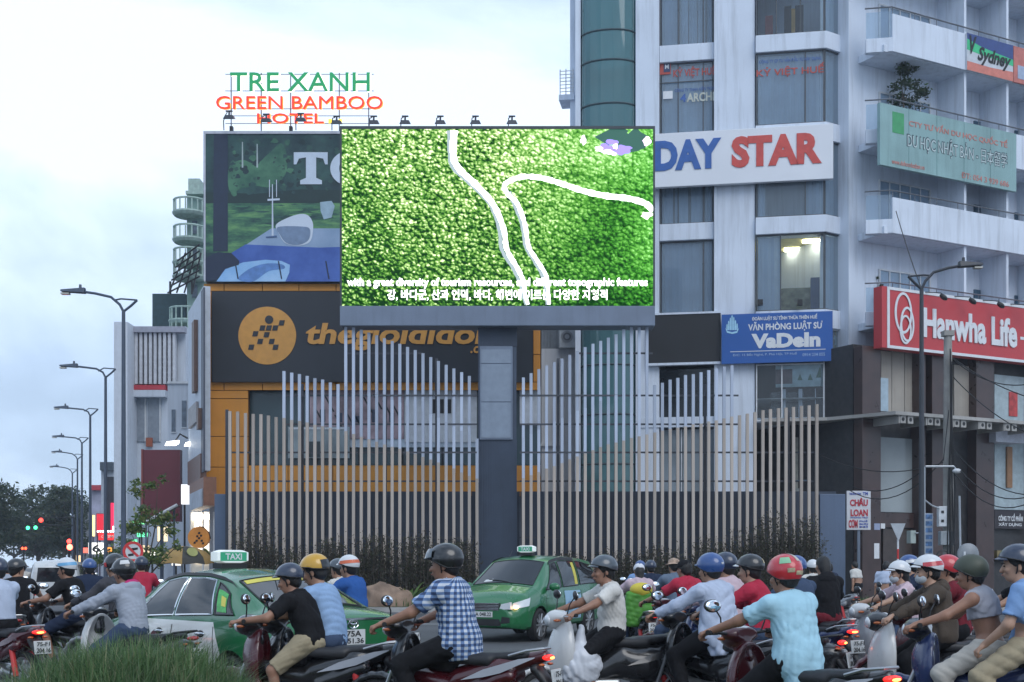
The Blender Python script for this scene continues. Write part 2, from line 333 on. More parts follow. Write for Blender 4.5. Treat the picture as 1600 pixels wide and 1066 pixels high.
def screen_mat():
    m = bpy.data.materials.new('led_hillside'); m.use_nodes = True; t = m.node_tree; t.nodes.clear(); l = t.links.new
    N = lambda ty, **k: (lambda n: ([setattr(n, a, b) for a, b in k.items()], n)[1])(t.nodes.new(ty))
    def Mt(op, *a):
        n = N('ShaderNodeMath', operation=op)
        for i, q in enumerate(a):
            if hasattr(q, 'links'): l(q, n.inputs[i])
            else: n.inputs[i].default_value = q
        return n.outputs[0]
    def rng(v, a, b, c, d): n = N('ShaderNodeMapRange'); l(v, n.inputs[0]); [setattr(n.inputs[i + 1], 'default_value', q) for i, q in enumerate((a, b, c, d))]; return n.outputs[0]
    o = N('ShaderNodeOutputMaterial'); em = N('ShaderNodeEmission'); em.inputs['Strength'].default_value = 1.12
    co = N('ShaderNodeTexCoord'); mpn = N('ShaderNodeMapping'); mpn.inputs['Scale'].default_value = (1, 0, 1.2); l(co.outputs['Object'], mpn.inputs[0])
    wp = N('ShaderNodeTexNoise'); wp.inputs['Scale'].default_value = 4; wp.inputs['Detail'].default_value = 4; l(mpn.outputs[0], wp.inputs['Vector'])
    ad = N('ShaderNodeVectorMath', operation='MULTIPLY_ADD'); ad.inputs[1].default_value = (.22, 0, .22); l(wp.outputs['Color'], ad.inputs[0]); l(mpn.outputs[0], ad.inputs[2])
    def vor(sc, off=(0, 0, 0)):
        q = N('ShaderNodeVectorMath', operation='ADD'); q.inputs[1].default_value = off; l(ad.outputs[0], q.inputs[0]); v = N('ShaderNodeTexVoronoi'); v.inputs['Scale'].default_value = sc; l(q.outputs[0], v.inputs['Vector']); return v
    v1 = vor(7.0); v2 = vor(7.0, (-.03, 0, -.04)); v3 = vor(15)
    def cellrand(v): s_ = N('ShaderNodeSeparateColor'); l(v.outputs['Color'], s_.inputs[0]); return s_.outputs[0]
    fine = N('ShaderNodeTexNoise'); fine.inputs['Scale'].default_value = 11; fine.inputs['Detail'].default_value = 6; l(mpn.outputs[0], fine.inputs['Vector'])
    big = N('ShaderNodeTexNoise'); big.inputs['Scale'].default_value = .38; big.inputs['Detail'].default_value = 4; l(mpn.outputs[0], big.inputs['Vector'])
    lit = Mt('SUBTRACT', v1.outputs['Distance'], v2.outputs['Distance'])          # crowns lit from one side
    crown = Mt('MULTIPLY', v1.outputs['Distance'], -.55)
    val = Mt('ADD', Mt('ADD', Mt('MULTIPLY', lit, 1.15), crown), Mt('MULTIPLY', cellrand(v1), .28)); val = Mt('ADD', val, Mt('MULTIPLY', v3.outputs['Distance'], -.28)); val = Mt('ADD', val, Mt('MULTIPLY', cellrand(v3), .16)); val = Mt('ADD', val, Mt('MULTIPLY', fine.outputs['Fac'], .6))
    sx = N('ShaderNodeSeparateXYZ'); l(co.outputs['Object'], sx.inputs[0]); X = sx.outputs['X']; Z = sx.outputs['Z']
    right = rng(X, 5.0, 8.0, 0, 1); base = Mt('ADD', rng(Z, 10.2, 17.0, -.06, .30), Mt('MULTIPLY', big.outputs['Fac'], .7))
    val = Mt('MULTIPLY', val, rng(X, 5.0, 9.0, 1.0, .55)); val = Mt('ADD', val, base); val = Mt('ADD', val, Mt('MULTIPLY', right, .06))
    rp = N('ShaderNodeValToRGB'); els = rp.color_ramp.elements; els[0].position = .10; els[0].color = (.004, .035, .006, 1); els[1].position = 1.0; els[1].color = (1.3, 1.4, 1.05, 1)
    l(rng(val, .15, 1.25, 0, 1), rp.inputs[0])
    for p_, cc in ((.25, (.03, .14, .015, 1)), (.40, (.13, .34, .05, 1)), (.54, (.33, .56, .15, 1)), (.68, (.70, .86, .42, 1)), (.82, (1.1, 1.15, .85, 1))): q = els.new(p_); q.color = cc
    mxx = N('ShaderNodeMix', data_type='RGBA', blend_type='MULTIPLY'); mxx.inputs[7].default_value = (.50, 1.0, .62, 1); l(rng(X, 5.5, 11.2, 0, .9), mxx.inputs[0]); l(rp.outputs[0], mxx.inputs[6])
    l(mxx.outputs[2], em.inputs['Color']); l(em.outputs[0], o.inputs['Surface']); return m
u0, u1, z0, z1 = fl.rect(534, 1020.5, 201.5, 478)
scr = MB(); scr.face([(0, 0, 0), (u1 - u0, 0, 0), (u1 - u0, 0, z1 - z0), (0, 0, z1 - z0)])
so = scr.build('display', screen_mat(), None)
for v in so.data.vertices: v.co.z += 10.4
so.parent = led; so.location = ROOTM[led.name] @ fl.at(u0, z0 - 10.4, 0)
WH = emit('led_white', (1, 1, .98), 1.5); PUR = emit('led_purple', (.30, .22, .75), .9); PINK = emit('led_pink', (.95, .72, .95), 1.0); DGR = emit('led_dark', (.015, .07, .05), 1.0); PALE = emit('led_pale', (.9, .95, .72), 1.0)
def ribbon(pts, wid, o, m, name='picture_path'):
    Q = []
    for i in range(len(pts) - 1):        # catmull-rom
        p0, p1, p2, p3 = [np.array(pts[max(0, min(len(pts) - 1, i + k))], float) for k in (-1, 0, 1, 2)]
        for s in range(8):
            t = s / 8; Q.append(.5 * ((2 * p1) + (-p0 + p2) * t + (2 * p0 - 5 * p1 + 4 * p2 - p3) * t * t + (-p0 + 3 * p1 - 3 * p2 + p3) * t ** 3))
    Q.append(np.array(pts[-1], float)); A, B = [], []
    for i, q in enumerate(Q):
        d = Q[min(i + 1, len(Q) - 1)] - Q[max(i - 1, 0)]; d = d / (np.linalg.norm(d) + 1e-6); nrm = np.array([-d[1], d[0]])
        wv = wid(i / (len(Q) - 1)) * (1 + .18 * math.sin(i * 1.7) * math.sin(i * .61)); A.append(q + nrm * wv / 2); B.append(q - nrm * wv / 2)
    rows = [[fl.at(*fl.uz(*a, o), o), fl.at(*fl.uz(*b, o), o)] for a, b in zip(A, B)]
    return MB().grid(rows).build(name, m, led)
EDGE = emit('led_road_edge', (.30, .36, .36), .8)
ribbon([(702, 204), (703, 240), (708, 262), (738, 290), (766, 320), (780, 358), (784, 390), (802, 420), (813, 444), (816, 458), (822, 476)], lambda t: 7 - 2 * t, .004, EDGE)
ribbon([(710, 204), (708, 240), (716, 262), (745, 290), (771, 320), (787, 358), (792, 390), (809, 420), (818, 440), (820, 458), (825, 476)], lambda t: 11 - 5.5 * t, .006, WH)
ribbon([(795, 300), (803, 317), (816, 350), (822, 385), (834, 405), (848, 430), (853, 450), (856, 476)], lambda t: 7, .004, EDGE)
ribbon([(1020, 330), (1008, 318), (980, 310), (945, 306), (910, 298), (880, 288), (850, 279), (820, 276), (798, 282), (788, 291), (794, 304), (808, 318), (820, 350), (826, 385), (838, 405), (853, 430), (856, 450), (858, 476)], lambda t: 10 * (1 - t) + 5.5 * t, .006, WH)
rr = random.Random(8)
def blob(cx, cy, rx, ry, o, m, n=14, j=.35, name='picture_patch'):
    return ppoly(fl, [(cx + rx * math.cos(6.283 * i / n) * (1 + rr.uniform(-j, j)), cy + ry * math.sin(6.283 * i / n) * (1 + rr.uniform(-j, j))) for i in range(n)], .0005, o, m, led, name)
blob(988, 222, 31, 18, .0025, DGR); blob(962, 214, 24, 12, .0022, DGR, j=.5)
for (x, y, a, b, m, o) in ((949, 233, 14, 8, PUR, .0035), (974, 234, 13, 9, PUR, .0035), (955, 222, 9, 5, PUR, .0035), (936, 233, 6, 4, PINK, .005), (950, 237, 8, 4, PINK, .005), (962, 229, 4, 4, PINK, .005), (958, 240, 5, 3, PINK, .0045), (912, 220, 5, 7, PINK, .005), (1011, 220, 6, 7, PINK, .005), (1010, 336, 9, 6, PALE, .003)): blob(x, y, a, b, o, m)
ptext('with a great diversity of tourism resources, and different topographic features', fl, 542, 1012, 434, 451, .009, WH, led, bold=.035, ext=.002)
ptext('강, 바다군, 산과 언덕, 바다, 해변에 이르는 다양한 지형적', fl, 605, 949, 452, 470, .009, WH, led, bold=.025, ext=.002)
# column
mb = MB(); fl.pbox(mb, 750, 807, 509, 947, -1.5, -.5); col = mb.build('column', STEEL_DK, led)
for k in range(15):
    x = 752 + k * 3.83
    for (a, b) in ((509, 541), (687, 946)):
        mb = MB(); fl.pbox(mb, x, x + 1.9, a, b, -.498, -.455); mb.build('column_rib', STEEL_DK, led)
mb = MB(); fl.pbox(mb, 749.5, 801, 541, 687, -.498, -.40); pn = mb.build('access_panel', STEEL_MID, led, bevel=.01)
for (a, b) in ((546, 567.5), (569, 627.5), (629, 684)):
    mb = MB(); fl.pbox(mb, 752, 798, a, b, -.398, -.375); mb.build('panel_sheet', mat('panel_sheet', (.22, .27, .34), .45, var=.08, streak=.2), pn)
mb = MB(); fl.pbox(mb, 747, 756, 509, 946, -.9, -.51); mb.build('column_flange', STEEL_DK, led)
# bar screen
fence = thing('bar_screen', 'decorative screen of tall beige and pale blue upright bars under the LED screen', 'screen wall', G(818, DL), world=True)
ucube = MB().box(-.5, .5, -.5, .5, -.5, .5)
ub = {}
for nm, m in (('lo', BEIGE), ('hi', PALEBAR)):
    o = ucube.build('bar', m); ub[nm] = o.data; bpy.data.objects.remove(o)
def lut(tab, x): return float(np.interp(x, [p[0] for p in tab], [p[1] for p in tab]))
LO_L = [(359, 642), (435, 652), (526, 670), (596, 693), (645, 708), (694, 726), (743, 748)]
LO_R = [(813, 750), (886, 720), (942, 697), (1017, 677), (1077, 665), (1130, 655), (1188, 642), (1276, 632)]
MI_L = [(444, 580), (491, 591), (538, 603), (587, 616), (634, 633), (672, 647), (696, 659), (720, 673), (743, 685)]
MI_R = [(813, 686), (886, 649), (933, 630), (957, 619), (1031, 599), (1067, 588), (1115, 577), (1152, 569)]
TO_L = [(540, 506), (576, 520), (623, 537), (660, 552), (694, 569), (742, 592)]
TO_R = [(813, 593), (838, 579), (886, 557), (920, 540), (944, 531), (969, 520), (985, 506), (1018, 506)]
def bar(px, y0, y1, o, kind, name='bar'):
    u, _ = fl.uz(px, HY, o); za = fl.uz(px, y1, o)[1]; zb = fl.uz(px, y0, o)[1]; za = max(za, .16)
    b = link(name, ub[kind], fence); c = ROOTM[fence.name] @ fl.at(u, (za + zb) / 2, o); b.location = c; b.scale = (.106, .106, zb - za)
    b.rotation_euler = (rr.gauss(0, .0012), rr.gauss(0, .0012), rr.gauss(0, .02)); return b
xs = [359.5 + 12.06 * k for k in range(77)]
for x in xs:
    if 747 < x < 810: continue
    lt = LO_L if x < 770 else LO_R; mt = MI_L if x < 770 else MI_R; tt = TO_L if x < 770 else TO_R
    yl = lut(lt, x); bar(x, yl + rr.uniform(-.8, .8), 1000, 0, 'lo')
    if mt[0][0] - 3 <= x <= mt[-1][0] + 3:
        ym = lut(mt, x); bar(x, ym + rr.uniform(-.8, .8), yl + 6, -.17, 'hi')
        if tt[0][0] - 3 <= x <= tt[-1][0] + 3: bar(x, lut(tt, x), ym + 6, -.34, 'hi')
RAIL = mat('rail_steel', (.05, .055, .07), .5)
for y, a, b, o in ((618, 446, 745, -.27), (618, 812, 1154, -.27), (663, 446, 745, -.27), (663, 812, 1154, -.27), (552, 540, 660, -.44), (552, 900, 1020, -.44), (707, 358, 745, -.11), (707, 812, 1278, -.11), (752, 358, 745, -.11), (752, 812, 1278, -.11), (840, 358, 745, -.11), (840, 812, 1278, -.11)):
    mb = MB(); fl.pbox(mb, a, b, y - 1.3, y + 1.3, o - .06, o); mb.build('rail', RAIL, fence)
for x in (352, 470, 600, 680, 870, 960, 1100, 1230):
    mb = MB(); fl.pbox(mb, x, x + 4, 640 if x < 450 or x > 1160 else (600 if x in (470, 1100) else 560), 1000, -.62, -.5); mb.build('support_post', RAIL, fence)
hoard = thing('hoarding', 'blue sheet metal hoarding with the shade behind the upright bars put into its colour', 'hoarding', G(830, DL + 1.2), world=True)
HO = mat('hoarding_sheet_shaded', (.040, .055, .085), .55, var=.18, scale=.8, streak=.3); HO_LIT = mat('hoarding_end_lit', (.105, .15, .235), .5, var=.1, scale=.8, streak=.2)  # same metal: shade behind the bars darkens the sheet colour, lit ends stay lighter
k = 0; x = 357
while x < 1280:
    mb = MB(); fl.pbox(mb, x, x + 37.4, 768, 1000, -1.3 - .02 * (k % 2), -1.15 - .02 * (k % 2)); mb.build('sheet', HO, hoard); x += 38; k += 1
for a, b in ((335, 356.5), (1281, 1321)):
    mb = MB(); fl.pbox(mb, a, b, 772, 1000, -1.4, -1.0); mb.build('end_panel', HO_LIT, hoard, bevel=.02)
# boulders
ROCK = mat('boulder_rock', (.26, .18, .13), .9, var=.4, scale=1.8, bump=.9, bscale=5)
def rock(px, d, r, label, seed):
    R = np.random.default_rng(seed); bm = bmesh.new(); bmesh.ops.create_icosphere(bm, subdivisions=4, radius=1)
    for v in bm.verts:
        n = v.co.normalized(); s = 1 + .05 * math.sin(n.x * 4 + seed) + .05 * math.sin(n.y * 5 + n.z * 3) + .05 * math.sin(n.z * 9 + n.x * 6) + .03 * math.sin(n.x * 17 + n.y * 13)
        v.co = Vector((n.x * r[0], n.y * r[1], max(-.25, math.copysign(abs(n.z) ** .62, n.z) * .9) * r[2])) * s
    me = bpy.data.meshes.new('boulder'); bm.to_mesh(me); bm.free(); me.materials.append(ROCK); me.polygons.foreach_set('use_smooth', [True] * len(me.polygons))
    o = link('boulder', me); o.location = G(px, d, .16); props(o, label, 'boulder', 'boulders on the planted island'); return o
rock(603, 43.2, (.85, .6, .82), 'large brown boulder among the plants left of the column', 3)
rock(935, 43.6, (.7, .55, .75), 'smaller brown boulder behind the green people carrier', 7)
# ------------------------------------------------------------------ orange shop building with billboard
OR = mat('orange_panel', (.62, .26, .035), .55, var=.14, scale=.6, streak=.22)
SIGNBLK = mat('sign_charcoal', (.02, .024, .032), .55, var=.2, scale=.4)
SIGNOR = mat('sign_orange', (.60, .29, .06), .5, var=.08)
WALLG = mat('grey_render', (.30, .32, .36), .85, var=.15, scale=.6, streak=.4)
DO = 55.0; fo = Frame(CX, DO)
ob = thing('shop_building', 'orange panelled phone shop building with a black sign behind the bars', 'building', G(580, DO + 5), world=True)
U = lambda px, o=0: fo.uz(px, HY, o)[0]
Zp = lambda py, o=0: fo.uz(CX, py, o)[1]
mb = MB(); fo.box(mb, U(319), U(844), 0, Zp(444), -14, -.9); mb.build('core_wall', WALLG, ob)
def panel(x0, x1, y0, y1):
    mb = MB(); u0, u1, z0, z1 = fo.rect(x0, x1, y0, y1); g = .016; fo.box(mb, u0 + g, u1 - g, z0 + g, z1 - g, -.12 + rr.uniform(0, .012), rr.uniform(-.012, 0)); return mb.build('facade_panel', OR, ob)
mb = MB()
for a in ((318.6, 388, 443.5, 776), (388, 844.5, 443.5, 609), (388, 844.5, 728, 776)): fo.pbox(mb, *a, -.88, -.13)
mb.build('facade_backing', mat('joint_dark', (.10, .045, .015), .8), ob)
xs_ = [318, 350, 410, 467, 525, 600, 680, 760, 845]
for a, b in zip(xs_, xs_[1:]):
    panel(a, b, 443, 455); panel(a, b, 597, 610)
for a, b in ((455, 497), (497, 554), (554, 597)): panel(318, 330.5, a, b); panel(833, 845, a, b)
for a, b in ((610, 623), (623, 682), (682, 730), (730, 776)): panel(318, 388, a, b)
for a, b in ((388, 450), (450, 520), (520, 590), (590, 660), (660, 750), (750, 845)): panel(a, b, 727, 752); panel(a, b, 752, 776)
# shop window zone
TEAL = mat('window_film_teal', (.035, .065, .075), .18, var=.25, scale=.5, spec=.6); WHP = mat('white_panel', (.55, .58, .62), .5, var=.1, streak=.2); PNK = mat('poster_pinkish', (.30, .22, .24), .5, var=.5, scale=1.6); GREYT = mat('grey_teal_board', (.22, .27, .29), .5, var=.35, scale=1.1)
def pn(x0, x1, y0, y1, o0, o1, m, name, par=None, fr=fo): mb = MB(); fr.pbox(mb, x0, x1, y0, y1, o0, o1); return mb.build(name, m, par or ob)
for a, b in ((388, 444), (445, 494), (495, 560), (561, 628), (629, 690), (691, 750), (751, 845)):
    w_ = pn(a, b, 610.3, 726.6, -.6, -.5, TEAL, 'window'); pn(a, a + 1.3, 610.5, 726, -.498, -.44, BLACK, 'mullion', w_)
bn = pn(632, 745, 604, 691, -.38, -.3, WHP, 'poster'); 
for a in (676, 687.5, 699): pn(a, a + 6, 624, 646, -.298, -.28, BLACK, 'picture_window', bn)
pn(812, 845, 604, 662, -.38, -.3, WHP, 'poster')
bp_ = pn(484, 631, 606, 686, -.38, -.3, PNK, 'poster')
for k in range(9):
    x = 492 + k * 15; y = rr.uniform(615, 650); ppoly(fo, [(x, y), (x + 2.5, y), (x + 16, y + 24), (x + 13, y + 24)], -.299, -.285, BLACK, bp_, 'picture_strut')
for k in range(5): pn(500 + k * 27, 508 + k * 27, 640 + (k % 3) * 5, 660, -.299, -.285, mat('dkblue', (.03, .04, .07), .5), 'picture_window', bp_)
pn(484, 745, 686.5, 699, -.44, -.34, mat('pale_strip', (.42, .50, .58), .5, var=.2), 'ledge')
bp2 = pn(450, 546, 667, 716, -.30, -.2, GREYT, 'poster'); pn(452, 540, 668, 671, -.198, -.18, WHP, 'picture_stripe', bp2); pn(480, 500, 690, 714, -.198, -.18, mat('dkteal', (.03, .045, .05), .5), 'picture_window', bp2)
# black sign with runner logo
sg = thing('shop_sign', 'black shop sign with orange runner disc and orange lettering', 'sign', fo.at(U(331), Zp(597), .1), world=True)
pn(330.8, 832.6, 455.3, 596.7, .004, .22, SIGNBLK, 'sign_panel', sg)
c = fo.uz(417.5, 524.5, .25); r_ = 45 / F * DO
poly(fo, circle(c[0], c[1], r_, 48), .224, .25, SIGNOR, sg, 'disc')
poly(fo, circle(*fo.uz(420.5, 499.5, .27), 6.5 / F * DO, 20), .254, .275, SIGNBLK, sg, 'runner_head')
for (x, y) in ((440, 504.5), (430, 512.5), (410, 512.5), (420, 512.5), (399, 521.5), (416.5, 523), (406.5, 533.5), (424.5, 533.5), (392.5, 542.5), (430.5, 542.5)):
    s = 4.0; sk = .9; ppoly(fo, [(x - s - sk, y + s), (x + s - sk, y + s), (x + s + sk, y - s), (x - s + sk, y - s)], .254, .275, SIGNBLK, sg, 'runner_square')
ptext('thegioididong', fo, 478, 800, 505, 548, .23, SIGNOR, sg, bold=.03, ext=.04, shear=.15)
ptext('.com', fo, 735, 775, 541, 552, .23, SIGNOR, sg, bold=.02, ext=.03, shear=.15)
# billboard on the roof
bb = thing('billboard', 'blue roof billboard picturing a lake terrace with a white chair', 'billboard', fo.at(U(425), Zp(441), 0), world=True)
def print_mat(name, c0, c1, sc, mid=None, st=(1, 1, 1)):
    m = mat(name, c0, .45, var=0); t = m.node_tree; l = t.links.new; b = t.nodes['Principled BSDF']; co = t.nodes.new('ShaderNodeTexCoord'); mp_ = t.nodes.new('ShaderNodeMapping'); mp_.inputs['Scale'].default_value = st
    n = t.nodes.new('ShaderNodeTexNoise'); n.inputs['Scale'].default_value = sc; n.inputs['Detail'].default_value = 8; n.inputs['Roughness'].default_value = .65; l(co.outputs['Object'], mp_.inputs[0]); l(mp_.outputs[0], n.inputs[0])
    r = t.nodes.new('ShaderNodeValToRGB'); r.color_ramp.elements[0].position = .38; r.color_ramp.elements[1].position = .66; r.color_ramp.elements[0].color = (*lin(c0), 1); r.color_ramp.elements[1].color = (*lin(c1), 1)
    if mid: e_ = r.color_ramp.elements.new(.5); e_.color = (*lin(mid), 1)
    l(n.outputs['Fac'], r.inputs[0]); l(r.outputs[0], b.inputs['Base Color']); return m
mb = MB(); fo.box(mb, U(320), U(844), Zp(440), Zp(208), -.5, .25); mb.build('box', mat('billboard_box', (.35, .38, .42), .5), bb)
def rounded(pts, n=6):
    Q = []; N = len(pts)
    for i in range(N):
        p0, p1, p2, p3 = [np.array(pts[(i + k) % N], float) for k in (-1, 0, 1, 2)]
        for s in range(n): t = s / n; Q.append(tuple(.5 * ((2 * p1) + (-p0 + p2) * t + (2 * p0 - 5 * p1 + 4 * p2 - p3) * t * t + (-p0 + 3 * p1 - 3 * p2 + p3) * t ** 3)))
    return Q
pf = lambda pts, o, m, n='print_area', r=False: ppoly(fo, rounded(pts) if r else pts, o - .003, o, m, bb, n)
T1 = print_mat('print_trees', (.004, .022, .03), (.03, .10, .085), .55, (.012, .045, .05)); T2 = print_mat('print_trees_light', (.02, .09, .06), (.07, .20, .11), 1.2)
LAKE = print_mat('print_lake', (.008, .045, .045), (.13, .30, .11), .9, (.04, .14, .075), (1, 1, 3)); DECK = print_mat('print_deck', (.20, .30, .45), (.32, .42, .58), .5); BLU = print_mat('print_blue', (.03, .08, .33), (.07, .15, .48), .5); PALEB = print_mat('print_pale_blue', (.20, .42, .72), (.42, .62, .85), .35)
pf([(320.5, 208.5), (844, 208.5), (844, 440), (320.5, 440)], .256, T1)
pf([(320.5, 312), (844, 312), (844, 395), (320.5, 395)], .262, LAKE)
pf([(320.5, 300), (400, 303), (470, 296), (844, 303), (844, 316), (320.5, 318)], .266, mat('print_shore', (.008, .03, .03), .5))
pf([(358, 262), (378, 250), (400, 256), (420, 240), (440, 224), (448, 246), (446, 272), (424, 292), (390, 290), (360, 300)], .266, T2, r=True)
for k in range(110):
    x, y = rr.uniform(358, 530), 215 + rr.random() * 88; q = rr.uniform(1.5, 7); pf([(x + q * math.cos(a / 9 * 6.283) * rr.uniform(.5, 1.2), y + q * .8 * math.sin(a / 9 * 6.283) * rr.uniform(.5, 1.2)) for a in range(9)], .2665 + k * .00003, [T1, T2, mat('print_leafdark', (.008, .03, .032), .45), mat('print_leafmid', (.022, .075, .06), .45)][k % 4 if x < 465 else (0, 2, 2, 3)[k % 4]], r=True)
for k in range(40):
    x, y = rr.uniform(358, 530), 318 + rr.random() ** 1.5 * 44; q = rr.uniform(4, 16); pf([(x - q, y), (x, y - q * .12), (x + q, y), (x, y + q * .12)], .2664 + k * .00003, mat('print_lily%d' % (k % 3), [(.05, .17, .09), (.10, .26, .10), (.02, .08, .07)][k % 3], .45), r=True)
for x, h in ((378, 222), (401, 225)): pf([(x, h), (x + 1.6, h), (x + 2.2, 262), (x - .3, 262)], .270, mat('print_trunk', (.35, .42, .42), .5))
pf([(424, 357), (462, 357), (532, 357), (844, 357), (844, 440), (372, 440), (376, 388)], .268, DECK)
pf([(362, 395), (384, 382), (450, 385), (500, 387), (844, 376), (844, 440), (340, 440)], .272, BLU)
pf([(334, 208.5), (356, 208.5), (356, 393), (333, 393)], .276, mat('print_post', (.012, .025, .055), .5))
pf([(338, 440), (352, 421), (380, 410), (415, 406), (440, 408), (453, 414), (452, 426), (446, 440)], .280, PALEB)
pf([(372, 436), (390, 420), (415, 412), (440, 413), (444, 420), (420, 424), (395, 440)], .2815, mat('print_shell_inner', (.10, .22, .50), .4, var=.2), r=True)
pf([(320.5, 404), (340, 394), (362, 396), (374, 408), (373, 414), (352, 420), (338, 438), (320.5, 439.5)], .284, mat('print_black', (.01, .02, .05), .4))
CH = mat('print_chair_white', (.55, .62, .72), .4, var=.1, scale=.5); CH2 = mat('print_chair_grey', (.17, .24, .36), .4, var=.15)
pf([(431, 352), (446, 342), (466, 335), (480, 336), (488, 346), (489, 360), (484, 378), (466, 384), (446, 380), (436, 366)], .280, CH, r=True)
pf([(434, 355), (470, 354), (484, 358), (482, 375), (466, 383), (448, 380), (438, 368)], .284, CH2, r=True)
pf([(425, 288), (426.2, 288), (427.5, 370), (424.5, 370)], .284, CH); pf([(418, 311), (437, 310), (437, 313), (418, 314)], .288, CH); pf([(415, 370), (432, 368), (433, 371), (416, 372)], .288, mat('print_navy', (.05, .1, .22), .5))
for x in (420.5, 431.5): pf([(x, 281), (x + 1.2, 281), (x + 1.2, 308), (x, 308)], .284, CH)
pf([(500, 316), (518, 314), (523, 322), (518, 340), (506, 343), (501, 330)], .276, mat('print_reflection', (.30, .42, .50), .4))
for x0 in (366, 434, 508): pf([(x0, 408), (x0 + 2, 408), (x0 + 7, 436), (x0 + 5, 436)], .290, mat('print_black', (.01, .02, .05), .4))
LT = mat('print_letter', (.52, .60, .70), .4, var=.05)
pf([(459, 238), (512, 238), (512, 257), (508, 257), (505, 248), (494, 246), (494, 278), (503, 282), (503, 288), (469, 288), (469, 282), (478, 278), (478, 246), (467, 248), (463, 257), (459, 257)], .292, LT)
cc = []; c0 = (545, 263)
for i in range(30): a = math.radians(50 + 260 * i / 29); cc.append((c0[0] + 29 * math.cos(a), c0[1] - 27 * math.sin(a)))
for i in range(29, -1, -1): a = math.radians(50 + 260 * i / 29); cc.append((c0[0] + 15 * math.cos(a), c0[1] - 19 * math.sin(a)))
pf(cc, .292, LT)
mb = MB(); fo.pbox(mb, 318.8, 844, 206, 209, .26, .30); fo.pbox(mb, 318.8, 321, 209, 440, .26, .30); mb.build('edge_trim', mat('trim_pale', (.5, .52, .58), .4), bb)
# floodlights on curved arms above the billboard
LAMPB = mat('lamp_housing', (.03, .035, .05), .4)
def floodlight(px, py, label, d=DO):
    base = fo.at(U(px - 6), Zp(207), .26); top = P(px - 3, py - 6, DO - 1.0)
    t = thing('floodlight', label, 'floodlight', base, group='floodlights above the billboard', world=True)
    MB().tube([base, base + Vector((.02, -.15, .35)), top * .45 + base * .55 + Vector((-.02, 0, .28)), top], .022, 6).build('arm', LAMPB, t, smooth=True)
    q = P(px, py, DO - 1.05); mb = MB(); s = .18
    mb.hexa([q + Vector(v) for v in ((-.24, -.16, -.16), (.24, -.16, -.16), (.24, .2, -.05), (-.24, .2, -.05), (-.16, -.1, .03), (.16, -.1, .03), (.16, .13, .09), (-.16, .13, .09))]); mb.build('housing', LAMPB, t, bevel=.02)
    MB().cyl(q + Vector((0, 0, .04)), q + Vector((0, 0, .2)), .04).build('bracket', LAMPB, t); MB().box(q.x - .14, q.x + .14, q.y - .05, q.y + .05, q.z + .2, q.z + .24).build('hood', LAMPB, t)
for i, (x, y) in enumerate(((358, 182), (416, 187), (470, 186), (526, 190), (584, 190), (633, 190), (688, 190), (743, 190), (800, 190))):
    floodlight(x, y, ['black floodlight on a bent arm at the left end of the billboard top', 'black floodlight in front of the H of the red neon word hotel', 'black floodlight in front of the E of the red neon word hotel', 'black floodlight right of the red neon word hotel', 'black floodlight just above the top left corner of the LED screen', 'second floodlight from the left above the LED screen top edge', 'black floodlight over the middle left of the LED screen, beside the white path', 'fourth black floodlight along the LED screen top edge', 'rightmost black floodlight above the LED screen, nearest the office tower'][i])
# neon hotel sign on a scaffold behind
hs = thing('neon_sign', 'green and red neon hotel lettering on a roof scaffold', 'sign', fo.at(U(460), Zp(210), -3), world=True); DH = DO + 3; fh = Frame(CX, DH)
GN = emit('neon_green', (.008, .20, .07), .8); RN = emit('neon_red', (.85, .035, .01), 1.0); NW = emit('neon_glow_white', (1, .95, .8), 1.3)
ptext('TRE XANH', fh, 360, 578, 114, 143, .02, GN, hs, bold=.005, ext=.08); ptext('TRE XANH', fh, 362, 580, 115.5, 144.5, -.08, NW, hs, bold=.012, ext=.03)
ptext('GREEN BAMBOO', fh, 338, 598, 151, 171, .02, RN, hs, bold=0, ext=.08); ptext('GREEN BAMBOO', fh, 339.2, 599.2, 152, 172, -.08, mat('neon_orange', (1, .45, .05), .5, var=0, es=1.0), hs, bold=0, ext=.03)
ptext('HOTEL', fh, 402, 506, 178, 193, .02, RN, hs, bold=.006, ext=.08); ptext('HOTEL', fh, 403, 507, 178.6, 193.6, -.08, mat('neon_orange', (1, .45, .05), .5, var=0, es=1.0), hs, bold=.012, ext=.03)
for x in (513, 529): mb = MB(); fh.pbox(mb, x, x + 5, 186, 192, .02, .1); mb.build('neon_star', emit('neon_yellow', (1, .7, .05), 1.3), hs)
SCAF = mat('scaffold_steel', (.12, .13, .17), .5)
for x in (361, 408, 454, 530, 576): mb = MB(); fh.pbox(mb, x - .7, x + .7, 114, 215, -.3, -.24); mb.build('post', SCAF, hs)
for y in (116, 142, 170, 181, 193): mb = MB(); fh.pbox(mb, 352, 584, y - .35, y + .35, -.238, -.2); mb.build('rail', SCAF, hs)
for x in (361, 454): mb = MB(); fh.pbox(mb, x - 2.5, x + 2.5, 197, 216, -.32, -.1); mb.build('control_box', BLACK, hs)
mb = MB(); fh.pbox(mb, 330, 600, 215, 443, -1, -.1); hb = mb.build('roof_frame', SCAF, hs)
